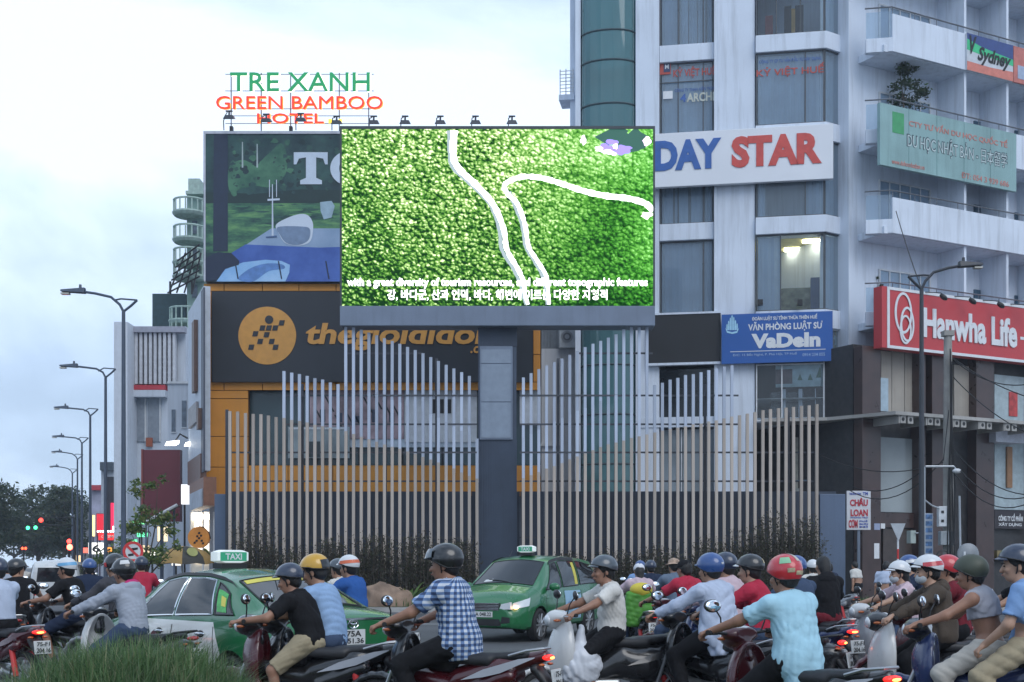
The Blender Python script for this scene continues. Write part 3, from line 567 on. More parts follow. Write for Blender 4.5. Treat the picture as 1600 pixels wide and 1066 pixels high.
# low white annex between the two buildings
an = thing('annex_building', 'low white annex wall between the orange shop and the office tower', 'building', G(870, 60), world=True); fa = Frame(CX, 60)
WHT = mat('white_render', (.60, .61, .63), .8, var=.08, scale=.5, streak=.45)
pn(846, 930, 545, 900, -8, 0, WHT, 'wall', an, fa); pn(846, 930, 440, 545, -8, -1.2, mat('corrugated', (.32, .35, .38), .5, streak=.4), 'upper_wall', an, fa)
for k in range(12): pn(846 + k * 5, 848.5 + k * 5, 470, 545, -1.19, -1.1, mat('corrugated', (.32, .35, .38), .5, streak=.4), 'sheet_rib', an, fa)
pn(845, 880, 692, 697, .002, .15, WHT, 'ledge', an, fa)
ac = thing('air_conditioner', 'white air conditioner unit with round grille beside the orange shop sign', 'air conditioner', fa.at(fa.uz(885, 540)[0], fa.uz(885, 542)[1], 0), world=True)
pn(874, 899, 512, 543, -.5, .4, mat('ac_white', (.5, .52, .53), .5), 'casing', ac, fa); poly(fa, circle(*fa.uz(886, 526, .43), .27, 20), .402, .43, mat('ac_grille', (.12, .13, .14), .5), ac, 'grille')
for a in range(3): poly(fa, circle(*fa.uz(886, 526, .45), .27 - a * .08, 20), .43, .434 + a * .004, mat('ac_ring%d' % (a % 2), (.28, .29, .3) if a % 2 == 0 else (.10, .1, .11), .5), ac, 'grille_ring')
# ------------------------------------------------------------------ white office tower on the right
A = Frame(1290, 56, -10); R = Frame(1395, 54.6, 28.4)
of = thing('office_tower', 'white multi storey office tower with balconies and a curved glass lift shaft', 'building', G(1300, 62), world=True)
WCOL = mat('white_tower_paint', (.64, .70, .79), .75, var=.07, scale=.5, streak=.42, bump=.05, bscale=3)
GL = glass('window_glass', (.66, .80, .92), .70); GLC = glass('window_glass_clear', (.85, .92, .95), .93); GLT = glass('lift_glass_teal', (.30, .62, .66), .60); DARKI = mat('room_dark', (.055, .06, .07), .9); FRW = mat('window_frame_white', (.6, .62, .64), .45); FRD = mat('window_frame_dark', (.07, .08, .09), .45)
BLIND = [mat('blind_%d' % i, c, .85, var=.14, scale=.7, streak=.2) for i, c in enumerate(((.52, .60, .68), (.60, .67, .73), (.42, .50, .58)))]
ua = lambda px, o=0: A.uz(px, HY, o)[0]
za = lambda y: A.uz(1290, y, .35)[1]
TOP = 33.0
def bx(fr, u0, u1, z0, z1, o0, o1, m, name, par=None, bevel=0): mb = MB(); fr.box(mb, u0, u1, z0, z1, o0, o1); return mb.build(name, m, par or of, bevel=bevel)
# core behind the rooms, floors, roof
UL, UR = ua(899), ua(1345)
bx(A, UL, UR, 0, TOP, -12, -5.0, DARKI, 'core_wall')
ZS = [za(652), za(500), za(354), za(203), za(62), za(-85), za(-230)]
for z in ZS: bx(A, UL + 3.0, ua(1289), z - .12, z + .1, -5.0, -.32, WCOL, 'floor_slab')
mb = MB(); A.box(mb, UL, ua(907), 0, TOP, -6, .02); mb.build('pier', WCOL, of)
bx(A, ua(993), ua(1030), 0, TOP, -5, .05, WCOL, 'pier', bevel=.03); bx(A, ua(1120), ua(1180), 0, TOP, -5, .14, WCOL, 'pier', bevel=.05); bx(A, ua(1116), ua(1121), 0, TOP, -.5, .20, WCOL, 'pier_fin')
# lift shaft
cu = (ua(907) + ua(993)) / 2; rad = (ua(993) - ua(907)) / 2; seg = 14
lift = bx(A, ua(907), ua(993), 0, TOP, -5, -2.2, mat('lift_core', (.28, .44, .46), .7, var=.3, scale=.4), 'lift_shaft')
ring = [(cu + rad * math.cos(math.pi * (1 - i / seg)), -.35 + .62 * rad * math.sin(math.pi * (1 - i / seg))) for i in range(seg + 1)]
zlev = sorted([za(y) for y in (-60, 22, 70, 140, 210, 300, 390, 480, 560, 640, 720, 800)]); zlev = [0.3] + zlev + [TOP]
for a_, b_ in zip(zlev, zlev[1:]):
    for i0 in range(0, seg, 2):
        mb = MB(); mb.grid([[A.at(ring[i0 + k][0], z, ring[i0 + k][1]) for k in range(3)] for z in (a_ + .05, b_ - .05)]); mb.build('glass_panel', GLT, lift, smooth='all')
for z in zlev[1:]:
    MB().tube([A.at(u, z, o) for u, o in ring], .05, 5).build('ring_rail', mat('lift_ring', (.05, .08, .09), .5), lift)
for i in (2, 12): MB().tube([A.at(ring[i][0], z, ring[i][1] - .06) for z in (0, TOP)], .04, 6).build('lift_mullion', mat('lift_steel', (.45, .55, .55), .3, metal=.6), lift)
for k in range(6):
    z = za(45 + k * 140); bx(A, cu - rad * .72, cu + rad * .72, z - .55, z + .55, -2.19, -1.1, mat('lift_slab', (.30, .42, .44), .7, var=.15), 'lift_landing', lift)
# rear wing left of the shaft with small balconies
bx(A, ua(881), UL - .02, 0, TOP, -9, -2.2, WCOL, 'rear_wing')
for y in (90, 228, 366):
    z = za(y); s_ = bx(A, ua(873, -2), ua(897, -2), z - .25, z, -3.2, -2.0, WCOL, 'balcony_slab')
    for k in range(7): MB().tube([A.at(ua(874, -2), z + .15 + k * .16, -2.05), A.at(ua(897, -2), z + .15 + k * .16, -2.05)], .02, 5).build('balcony_rail', FRW, s_)
    for xx in (875, 884, 895): MB().cyl(A.at(ua(xx, -2), z, -2.05), A.at(ua(xx, -2), z + 1.2, -2.05), .025, n=6).build('balcony_post', FRW, s_)
# window bays
def window(fr, u0, u1, z0, z1, o, splits, blinds, par=None, frm=FRD, seed=0, clear=()):
    R0 = random.Random(seed); w0 = bx(fr, u0, u1, z0, z0 + .06, o - .06, o + .02, frm, 'window', par)
    mb = MB(); fr.box(mb, u0, u1, z1 - .06, z1, o - .06, o + .02); fr.box(mb, u0, u0 + .06, z0 + .06, z1 - .06, o - .06, o + .02); fr.box(mb, u1 - .06, u1, z0 + .06, z1 - .06, o - .06, o + .02)
    us = [u0 + .06] + [u0 + (u1 - u0) * s for s in splits] + [u1 - .06]
    for s in us[1:-1]: fr.box(mb, s - .025, s + .025, z0 + .06, z1 - .06, o - .05, o + .015)
    mb.build('frame', frm, w0)
    for q, (a, b) in enumerate(zip(us, us[1:])):
        mb = MB(); fr.quad(mb, a + .026, b - .026, z0 + .07, z1 - .07, o - .01); mb.build('pane', GLC if q in clear else GL, w0)
    for (s0, s1, ci) in blinds:      # pleated hanging blinds behind the glass
        ub0, ub1 = u0 + .08 + (u1 - u0 - .16) * s0, u0 + .08 + (u1 - u0 - .16) * s1; n = max(4, int((ub1 - ub0) / .14)); rows = [[], []]
        for k in range(n + 1):
            oo = o - .28 + (.035 if k % 2 else -.035) + R0.uniform(-.02, .02); q = ub0 + (ub1 - ub0) * k / n
            rows[0].append(fr.at(q, z0 + .05, oo)); rows[1].append(fr.at(q, z1 - .05, oo))
        MB().grid(rows).build('blind', BLIND[ci], w0)
    return w0
rows_y = [(75, 190), (218, 335), (362, 483), (-70, 48)]
for i, (yt, yb) in enumerate(rows_y):
    z0, z1 = za(yb), za(yt)
    bl = {0: [(0, 1, 1)], 1: [(0, .22, 0), (.26, .52, 1), (.58, .83, 0), (.86, 1, 0)], 2: [(0, .80, 0), (.83, 1, 0)], 3: [(0, .33, 0), (.36, .52, 1), (.54, .70, 0), (.72, .86, 1), (.9, 1, 0)]}[i]
    window(A, ua(1030) + .01, ua(1116) - .01, z0, z1, -.22, [.34, .80] if i != 2 else [.81], bl, seed=i)
    bl = {0: [(0, .72, 1), (.745, 1, 0)], 1: [(0, .12, 0), (.74, 1, 2)], 2: [(0, .36, 0)], 3: []}[i]
    window(A, ua(1181), ua(1288), z0, z1, .22, [.36] if i == 2 else ([.72] if i != 3 else [.3, .65]), bl, seed=10 + i, clear={2: (1,), 3: (0, 1, 2)}.get(i, ()))
for yt, yb in ((48, 75), (190, 218), (335, 362), (483, 512), (-96, -70)):
    z0, z1 = za(yb), za(yt)
    bx(A, ua(1030) + .01, ua(1116) - .01, z0, z1, -.6, -.03, WCOL, 'spandrel', bevel=.02); bx(A, ua(1180) + .01, ua(1290), z0, z1, -.6, .36, WCOL, 'spandrel', bevel=.02)
# slanted side of the corner bay
S0 = A.at(ua(1290, .36), 0, .36); Sf = Frame(0, 0, 33, origin=S0); us1 = Sf.uz(1346, HY)[0]
for yt, yb in ((48, 75), (190, 218), (335, 362), (483, 512), (-96, -70)): bx(Sf, 0.01, us1, za(yb), za(yt), -.7, .02, WCOL, 'spandrel', bevel=.02)
for i, (yt, yb) in enumerate(rows_y): window(Sf, .05, us1 - .03, za(yb), za(yt), -.12, [.65], [(0, 1, (1, 0, 0, 1)[i])] if i != 1 else [(0, .45, 0), (.5, 1, 2)], seed=30 + i)
bx(Sf, us1, us1 + .62, 0, TOP, -1.2, .06, WCOL, 'corner_pier', bevel=.03)
# lit room on the third row
z0, z1 = za(483), za(362); lr = bx(A, ua(1181), ua(1288), z1 + .02, z1 + .08, -4.9, .1, mat('lit_ceiling', (.66, .58, .24), .8), 'room_ceiling')
bx(A, ua(1181), ua(1288), z0, z1, -4.98, -4.9, mat('lit_wall', (.56, .48, .20), .8, var=.25, scale=.8), 'room_wall')
for k in range(12): bx(A, ua(1215) + k * .2, ua(1215) + k * .2 + .1, z0 + 1.5, z1 - .7, -4.88, -4.8, mat('curtain_beige', (.35, .31, .18), .9), 'room_curtain')
LP = emit('office_panel_light', (1, .94, .70), 11)
for (px, o) in ((1243, -2.6), (1272, -1.2)):
    u = ua(px, o); bx(A, u - .5, u + .5, z1 - .03, z1 + .015, o - .28, o + .28, LP, 'ceiling_panel', lr)
bx(A, ua(1268), ua(1282), z0 + .1, z0 + 1.6, -.9, -.6, mat('chair_blue', (.03, .06, .16), .6), 'office_chair', None)
bx(A, ua(1222), ua(1270), z0 + .05, z0 + 1.25, -1.8, -1.0, mat('desk_clutter', (.16, .17, .12), .8, var=.6, scale=3), 'desk')
bx(A, ua(1181), ua(1288), za(48) , za(-70), -4.9, -4.8, mat('shop_olive_wall', (.16, .15, .08), .8, var=.4, scale=1), 'room_wall')
bx(A, ua(1237), ua(1243), za(45), za(0), -.6, -.3, mat('garment_yellow', (.5, .3, .08), .8), 'garment'); bx(A, ua(1226), ua(1237), za(48), za(-5), -.6, -.3, mat('garment_black', (.02, .02, .025), .8), 'garment'); bx(A, ua(1243), ua(1256), za(48), za(-5), -.65, -.3, mat('garment_black', (.02, .02, .025), .8), 'garment'); bx(A, ua(1196), ua(1208), za(40), za(8), -.6, -.3, mat('garment_red', (.22, .05, .05), .8), 'garment')
# window lettering
RDL = mat('letter_red', (.42, .07, .05), .5); BLL = mat('letter_blue', (.05, .12, .36), .5); WHL = mat('letter_white', (.68, .70, .72), .5, var=.05)
ptext('CÔNG TY CP TƯ VẤN ĐẦU TƯ XÂY DỰNG', A, 1050, 1119, 91, 101, -.2, BLL, of, bold=.015, ext=.006); ptext('KỶ VIỆT HUẾ', A, 1052, 1119, 103, 124, -.2, RDL, of, bold=.02, ext=.006)
mb = MB(); A.pbox(mb, 1031, 1048, 98, 117, -.21, -.19); mb.build('window_emblem', RDL, of); mb = MB(); A.pbox(mb, 1037, 1047, 98, 113, -.188, -.18); mb.build('window_emblem', mat('navy', (.03, .05, .12), .5), of); ptext('M', A, 1039, 1045, 101, 108, -.178, WHL, of, bold=.02, ext=.004)
mb = MB(); A.pbox(mb, 1030, 1116, 129.5, 131, -.2, -.17); mb.build('window_bar', FRD, of)
ptext('CÔNG TY TNHH KIẾN TRÚC', A, 1054, 1117, 137, 144, -.2, BLL, of, bold=.01, ext=.006); ptext('4', A, 1063, 1072, 147, 160, -.2, BLL, of, bold=.03, ext=.006); ptext('ARCHI', A, 1073, 1116, 146, 160, -.2, mat('letter_pale', (.5, .52, .45), .5), of, bold=.03, ext=.006)
mb = MB(); A.pbox(mb, 1036, 1051, 143, 155, -.21, -.19); mb.build('window_emblem', WHL, of)
ptext('CÔNG TY CP TƯ VẤN ĐẦU TƯ XÂY DỰNG', A, 1186, 1283, 92, 101, .25, BLL, of, bold=.015, ext=.006); ptext('KỶ VIỆT HUẾ', A, 1182, 1288, 104, 123, .25, RDL, of, bold=.02, ext=.006)
for px in (1184, 1246):
    mb = MB(); A.pbox(mb, px, px + 8, 468, 476, .4, .7); mb.build('lamp_box', BLACK, of)
# signs on the front
ds = thing('day_star_sign', 'wide white sign with blue and red block letters across the tower front', 'sign', A.at(ua(1160), za(280), .4), world=True)
mb = MB(); A.pbox(mb, 990, 1302, 193, 279, .37, .62, at=1302); mb.build('sign_panel', mat('sign_white', (.70, .72, .76), .45, var=.04, scale=.5), ds, bevel=.02)
ptext('DAY', A, 1023, 1127, 221, 268, .625, mat('sign_blue_letter', (.03, .11, .36), .45), ds, bold=.05, ext=.03); ptext('STAR', A, 1143, 1284, 214, 263, .625, mat('sign_red_letter', (.55, .07, .055), .45), ds, bold=.05, ext=.03)
bs = thing('blank_sign', 'blank black sign panel left of the blue law office sign', 'sign', A.at(ua(1075), za(565), .1), world=True)
mb = MB(); A.pbox(mb, 1012, 1126, 489, 565, .06, .30, at=1126); mb.build('sign_panel', mat('sign_black', (.014, .015, .018), .6, var=.3, scale=.6), bs); mb = MB(); A.pbox(mb, 1012, 1126, 564.8, 568.5, .06, .34, at=1126); mb.build('sign_rail', WCOL, bs)
mb = MB(); A.pbox(mb, 1012, 1126, 486, 489, .06, .34, at=1126); mb.build('sign_rail', WCOL, bs)
vs = thing('law_office_sign', 'bright blue law office sign with white lettering and building emblem', 'sign', A.at(ua(1215), za(565), .4), world=True)
mb = MB(); A.pbox(mb, 1127.5, 1301, 486, 564, .38, .56, at=1301); mb.build('sign_panel', mat('sign_blue', (.015, .095, .36), .4, var=.06, scale=.5), vs)
ptext('ĐOÀN LUẬT SƯ TỈNH THỪA THIÊN HUẾ', A, 1175, 1277, 493, 502.5, .565, WHL, vs, bold=.03, ext=.01); ptext('VĂN PHÒNG LUẬT SƯ', A, 1169, 1285, 503.5, 519.5, .565, WHL, vs, bold=.03, ext=.01); ptext('VaDeIn', A, 1174, 1282, 522, 545, .565, WHL, vs, bold=.055, ext=.01)
mb = MB(); A.pbox(mb, 1141, 1290, 549.4, 550.4, .564, .572); mb.build('rule', WHL, vs); ptext('Đ/C: 15 Bến Nghé, P. Phú Hội, TP Huế', A, 1145, 1245, 552.5, 558, .565, mat('letter_soft', (.3, .42, .62), .5), vs, bold=.01, ext=.008); ptext('0914 234 055', A, 1254, 1289, 552, 557, .565, mat('letter_soft', (.3, .42, .62), .5), vs, bold=.01, ext=.008)
for k, h in enumerate((9, 14, 19, 23, 20, 15, 10)): x = 1135 + k * 2.6; ppoly(A, [(x, 516), (x, 517 - h), (x + 1.1, 515 - h), (x + 2.1, 517 - h), (x + 2.1, 516)], .56, .57, mat('emblem_pale', (.35, .62, .78), .5), vs, 'emblem_tower')
ppoly(A, [(1133, 512), (1137, 517.5), (1144, 519), (1151, 517.5), (1155, 512), (1152, 520), (1144, 522), (1136, 520)], .56, .57, mat('emblem_pale', (.35, .62, .78), .5), vs, 'emblem_base')
# storeys below the signs on the front
zc = za(656)
bx(A, ua(1030), ua(1116), za(645), za(568), -.35, -.25, mat('glass_black', (.012, .015, .018), .12), 'window'); bx(A, ua(1000), ua(1129), za(662), za(646), -.6, .1, WCOL, 'spandrel')
for k in range(3):
    u0 = ua(1030) + k * 1.0; w_ = bx(A, u0 + .02, u0 + .98, za(765), za(665), -.35, -.28, mat('glass_grey', (.20, .24, .27), .15, var=.3, scale=.4), 'window'); bx(A, u0 + .96, u0 + 1.0, za(765), za(664), -.3, -.2, FRW, 'mullion', w_)
bx(A, ua(993), ua(1260), 0, za(766), -2, -.3, mat('shop_base', (.16, .17, .18), .6, var=.3), 'ground_wall')
SHP = mat('shop_interior', (.22, .25, .27), .7, var=.3, scale=.7)
bx(A, ua(1181), ua(1289), zc, za(512), -3.4, -3.3, SHP, 'room_wall'); bx(A, ua(1181), ua(1289), za(620) - .03, za(620), -3.3, .2, mat('shelf_pale', (.5, .52, .52), .6), 'shelf')
w_ = window(A, ua(1181), ua(1288), zc, za(566), .22, [.38], [], frm=FRW, clear=(0, 1)); w2_ = window(Sf, .03, us1 - .02, zc, za(512), -.12, [], [], frm=FRW)
pst = bx(A, ua(1212), ua(1288), za(602), za(566), -.02, .05, mat('poster_pale_teal', (.34, .46, .50), .6, var=.2), 'window_poster')
bx(A, ua(1212), ua(1238), za(597), za(574), .06, .075, mat('poster_brown', (.09, .05, .05), .6, var=.7, scale=3), 'poster_picture', pst)
for px in (1250, 1266): ppoly(A, [(px - 4, 594), (px, 584), (px + 4, 594)], .06, .075, mat('poster_tree', (.03, .11, .06), .6), pst, 'poster_tree')
ppoly(A, [(1281 - 6, 590), (1281, 573), (1281 + 6, 590)], .06, .075, mat('poster_tree', (.03, .11, .06), .6), pst, 'poster_tree')
ps2 = bx(Sf, .05, us1 - .04, za(603), za(514), -.3, -.24, mat('poster_teal', (.20, .34, .38), .6, var=.3, scale=.8), 'window_poster')
for k in range(9): poly(Sf, circle(us1 * (.2 + .6 * rr.random()), za(603) + .4 + rr.random() * 2.2, .12 + .22 * rr.random(), 9), -.239, -.23, mat(['poster_yellow', 'poster_dark', 'poster_olive'][k % 3], [(.4, .3, .06), (.05, .06, .05), (.14, .16, .08)][k % 3], .6), ps2, 'poster_picture')
for k in range(3): bx(A, ua(1222 + k * 26), ua(1228 + k * 26), zc, za(604), -.3, -.2, WCOL, 'display_post')
bx(A, ua(1205), ua(1262), zc, za(606), -.9, -.8, mat('glass_black', (.012, .015, .018), .12), 'door_glass')
# ------------------------------------------------ balconies of the right hand facade
RW = 16.0; zr = lambda y, px=1395, o=0: R.uz(px, y, o)[1]; urr = lambda px, o=0: R.uz(px, HY, o)[0]
Ret = Frame(0, 0, -10, origin=R.o)
bx(R, -.9, RW, zr(545), TOP, -9, -1.7, WCOL, 'rear_wall')
par = [(21, 80), (165, 222), (308, 364), (452, 508), (-123, -64)]
for i, (yt, yb) in enumerate(par):
    zt, zb = zr(yt), zr(yb)
    mb = MB(); R.box(mb, 0.0, RW, zb, zt, -.14, 0); mb.build('parapet', WCOL, of, bevel=.015)
    mb = MB(); R.box(mb, -.35, RW, zb - .02, zb + .28, -1.69, -.145); mb.build('balcony_slab', WCOL, of)
    mb = MB(); Ret.box(mb, -1.12, -.005, zb + .004, zr(yb - 22), -.3, -.004); mb.build('balcony_return', WCOL, of, bevel=.015)
    mb = MB(); Ret.quad(mb, -1.10, -.03, zr(yb - 22), zt + .12, -.05); mb.build('return_pane', GL, of)
    MB().tube([Ret.at(-1.15, zt + .30, -.05), R.at(0, zt + .30, -.06), R.at(RW, zt + .30, -.06)], .032, 6).build('handrail', mat('rail_grey', (.16, .17, .19), .4, metal=.5), of)
    for k in range(12): MB().cyl(R.at(.05 + k * 1.3, zt, -.06), R.at(.05 + k * 1.3, zt + .28, -.06), .018, n=5).build('handrail_post', mat('rail_grey', (.16, .17, .19), .4, metal=.5), of)
    # wall openings under this slab
    zf = zr(par[i + 1][1]) + .28 if i < 3 else zr(545) + .3
    if i == 4: zf = zr(80) + .28
    zh = zf + 2.55
    if i < 3 or i == 4:
        u0, u1 = urr(1372, -1.69), urr(1452, -1.69)
        window(R, u0, u1, zf + .02, zh, -1.62, [.2, .4, .6, .8], [(0, .19, 1), (.2, .4, 0), (.41, .6, 2)], frm=FRW, seed=50 + i)
        for px in (1521, 1585, 1640):
            d0 = urr(px, -1.69); bx(R, d0, d0 + .75, zf + .02, zh - .3, -1.69, -1.63, mat('door_blue_grey', (.05, .10, .15), .3, var=.3), 'door')
    for px in (1507, 1573, 1632):
        up = urr(px, -.2); bx(R, up - .07, up + .07, zf - .2, zb, -1.7, -.16, WCOL, 'partition')
for (px, y) in ((1535, 175),): bx(R, urr(px, -1.69), urr(px + 11, -1.69), zr(y, px) - .55, zr(y, px), -1.69, -1.5, BLACK, 'meter_box')
# signs on the balconies
du = thing('study_abroad_sign', 'faded turquoise sign with outlined letters hung on a balcony', 'sign', R.at(3, zr(257), 0), world=True)
uD0, uD1 = urr(1375, .18), urr(1588, .18); zD0, zD1 = zr(257, 1375, .18), zr(160, 1375, .18)
bx(R, uD0, uD1, zD0, zD1, .02, .18, mat('sign_turquoise', (.25, .40, .40), .6, var=.15, scale=.6, streak=.35), 'sign_panel', du)
for k in range(1, 5): bx(R, uD0 + (uD1 - uD0) * k / 5 - .01, uD0 + (uD1 - uD0) * k / 5 + .01, zD0, zD1, .181, .186, mat('seam', (.10, .22, .22), .6), 'seam', du)
fD = lambda a, b, c, d: (uD0 + (uD1 - uD0) * a, uD0 + (uD1 - uD0) * b, zD0 + (zD1 - zD0) * c, zD0 + (zD1 - zD0) * d)
bx(R, *fD(.085, .165, .56, .90), .181, .19, mat('sign_green_square', (.06, .32, .13), .6), 'emblem', du)
RF = mat('letter_faded_red', (.50, .20, .17), .6, var=.2); OUT = mat('letter_outline', (.03, .05, .07), .6); FILL = mat('letter_fill', (.48, .58, .58), .6)
text('CTY TƯ VẤN DU HỌC QUỐC TẾ', R, *fD(.20, .93, .70, .86), .182, RF, du, bold=.02)
text('DU HỌC NHẬT BẢN - 日本留学', R, *fD(.185, .93, .33, .66), .182, OUT, du, bold=.045, ext=.008); text('DU HỌC NHẬT BẢN - 日本留学', R, *fD(.19, .925, .335, .645), .191, FILL, du, bold=.0, ext=.004)
text('www.duhocnhatban.vn', R, *fD(.08, .31, .05, .13), .182, RF, du, bold=.01); text('ĐT: 054 3 939 686', R, *fD(.58, .94, .05, .15), .182, RF, du, bold=.01)
hw = thing('insurance_sign', 'long red insurance sign with white ring emblem and rounded white letters', 'sign', R.at(4, zr(543), 0), world=True)
uH0 = urr(1378, .5); uH1 = uH0 + 13.5; zH0, zH1 = zr(543, 1380, .5), zr(447, 1380, .5)
bx(R, uH0, uH1, zH0, zH1, .02, .5, mat('sign_red', (.50, .045, .05), .4, var=.07, scale=.5), 'sign_panel', hw)
mb = MB()
for a in ((uH0 + .28, uH1, zH0 + .0, zH0 + .12), (uH0 + .28, uH1, zH1 - .12, zH1), (uH0 + .28, uH0 + .42, zH0 + .12, zH1 - .12)): R.box(mb, *a, .502, .53)
mb.build('border', WHL, hw)
hH = zH1 - zH0
def ringp(cx, cz, rx, rz, wd, o): 
    mb = MB(); n = 40; I = []; O = []
    for i in range(n): t = 6.2832 * i / n; O.append(R.at(cx + rx * math.cos(t), cz + rz * math.sin(t), o)); I.append(R.at(cx + (rx - wd) * math.cos(t), cz + (rz - wd) * math.sin(t), o))
    mb.grid([I, O], True); mb.grid([O, [p - R.n * .03 for p in O]], True); return mb.build('emblem_ring', WHL, hw)
c_ = urr(1414, .5); ringp(c_ - .12, zH0 + hH * .60, .50, hH * .34, .11, .54); ringp(c_ + .10, zH0 + hH * .42, .40, hH * .29, .10, .545); ringp(c_, zH0 + hH * .33, .34, hH * .24, .09, .55)
text('Hanwha Life', R, urr(1442, .5), urr(1588, .5), zH0 + hH * .24, zH0 + hH * .74, .505, WHL, hw, bold=.035, ext=.05); text('-', R, urr(1594, .5), urr(1600, .5), zH0 + hH * .40, zH0 + hH * .45, .505, WHL, hw, bold=.03)
for k in range(6):
    u = uH0 + 3.0 + k * 1.75; t = thing('sign_spotlight', '%s black spotlight on a rod over the red insurance sign' % ('leftmost', 'second', 'third', 'fourth', 'fifth', 'sixth')[k], 'spotlight', R.at(u, zH1, .3), group='spotlights over the red sign', world=True)
    MB().tube([R.at(u - .9, zH1 + .05, .1), R.at(u - .1, zH1 - .1, 1.0), R.at(u, zH1 - .2, 1.05)], .02, 5).build('rod', BLACK, t); q = R.at(u, zH1 - .28, 1.05); MB().ell(q, (.2, .12, .11), 10, 6, R=Matrix.Rotation(math.radians(35), 3, 'Y')).build('housing', BLACK, t, smooth='all')
sy = thing('sydney_sign', 'green, blue and orange sign with black handwritten lettering on the top balcony', 'sign', R.at(4, zr(80), 0), world=True)
uS0, uS1 = urr(1511, .1), urr(1583, .1); zS0, zS1 = zr(80) - .02, zr(21)
fS = lambda a, b, c, d: (uS0 + (uS1 - uS0) * a, uS0 + (uS1 - uS0) * b, zS0 + (zS1 - zS0) * c, zS0 + (zS1 - zS0) * d)
bx(R, uS0, uS1, zS0, zS1, .01, .1, mat('sign_pale', (.55, .58, .62), .5, var=.1), 'sign_panel', sy)
pS = lambda pts, o, m, n: poly(R, [(uS0 + (uS1 - uS0) * a, zS0 + (zS1 - zS0) * b) for a, b in pts], .1005, o, m, sy, n)
pS([(0, .78), (.35, .66), (.7, .62), (1, .55), (1, 1), (0, 1)], .104, mat('sy_blue', (.04, .07, .22), .5), 'sign_band'); pS([(0, .55), (.3, .5), (.6, .48), (1, .42), (1, .60), (.6, .66), (.3, .72), (0, .84)], .108, mat('sy_green', (.05, .50, .22), .5), 'sign_band'); pS([(0, 0), (1, 0), (1, .26), (.5, .22), (0, .24)], .108, mat('sy_orange', (.62, .20, .15), .5), 'sign_band')
text('Sydney', R, *fS(.22, .95, .22, .72), .112, BLACK, sy, bold=.03, shear=.35); text('V', R, *fS(.05, .2, .45, .95), .112, BLACK, sy, bold=.03, shear=.3)
s2 = thing('red_balcony_sign', 'faded red sign panel right of the green handwritten sign', 'sign', R.at(6, zr(80), 0), world=True); bx(R, uS1 + .04, uS1 + 2.2, zS0, zS1, .01, .1, mat('sy_red', (.50, .16, .13), .5, var=.15), 'sign_panel', s2); bx(R, uS1 + .3, uS1 + 1.6, zS0 + .2, zS0 + .8, .101, .11, mat('sy_blueb', (.35, .42, .55), .5), 'print_block', s2)
# ------------------------------------------------ lower storeys of the right hand facade
BRN = mat('brown_stone', (.055, .032, .028), .3, var=.25, scale=1.5, spec=.6); BEI = mat('beige_panel', (.33, .30, .26), .6, var=.15, scale=.7, streak=.3); GRG = mat('grey_reflective_glass', (.25, .28, .29), .12, var=.3, scale=.35)
ur0 = urr(1347)
bx(R, ur0, RW, 0, zr(540), -9, -.55, mat('lower_wall', (.035, .034, .036), .5, var=.3), 'lower_wall')
for a, b in ((1347, 1376), (1436, 1446), (1456, 1476), (1525, 1553), (1620, 1640)): bx(R, urr(a), urr(b), 0, zr(545), -.5, .02, BRN, 'stone_pier', bevel=.02)
def rp(a, b, yt, yb, m, name, o0=-.52, o1=-.4, par=None): return bx(R, urr(a, o1), urr(b, o1), zr(yb, a, o1), zr(yt, a, o1), o0, o1, m, name, par)
for a, b in ((1377, 1393), (1394, 1413), (1414, 1434)): rp(a, b, 548, 648, BEI, 'cladding_panel')
rp(1373, 1388, 590, 642, mat('pale_blue_pane', (.35, .45, .52), .2), 'window', -.39, -.33)
rp(1491, 1523, 570, 655, BEI, 'cladding_panel'); rp(1554, 1600, 585, 668, mat('pale_teal_panel', (.36, .44, .47), .5, var=.15), 'cladding_panel')
rp(1577, 1590, 612, 650, mat('figure_red', (.45, .06, .06), .6, var=.4, scale=4), 'wall_picture', -.39, -.36)
rp(1376, 1435, 683, 800, GRG, 'window'); rp(1376, 1436, 801, 824, BRN, 'stone_band', -.5, -.3); rp(1380, 1436, 826, 990, mat('bronze_door', (.06, .045, .04), .35, var=.2), 'door')
rp(1376, 1383, 818, 826, WHL, 'notice', -.29, -.27); rp(1366, 1374, 849, 873, WHL, 'notice', .021, .03); rp(1366, 1375, 818, 828, mat('notice_blue', (.3, .35, .5), .5), 'notice', .021, .03)
rp(1554, 1600, 690, 796, mat('pale_teal_panel', (.36, .44, .47), .5, var=.15), 'window'); rp(1574, 1582, 698, 762, mat('wood_post', (.30, .16, .08), .6), 'post', -.39, -.3); rp(1556, 1600, 672, 690, mat('fabric_white', (.55, .58, .66), .7), 'awning', -.39, .4)
rp(1554, 1600, 797, 826, mat('sign_dark', (.03, .025, .03), .5), 'sign_board', -.39, -.3); ptext('CÔNG TY CỔ PHẦN', R, 1560, 1598, 802, 814, -.295, WHL, of, bold=.03); ptext('XÂY DỰNG', R, 1560, 1596, 816, 823, -.295, WHL, of, bold=.02)
rp(1558, 1600, 860, 876, mat('olive_board', (.18, .14, .06), .6, var=.4), 'counter', -.39, -.2)
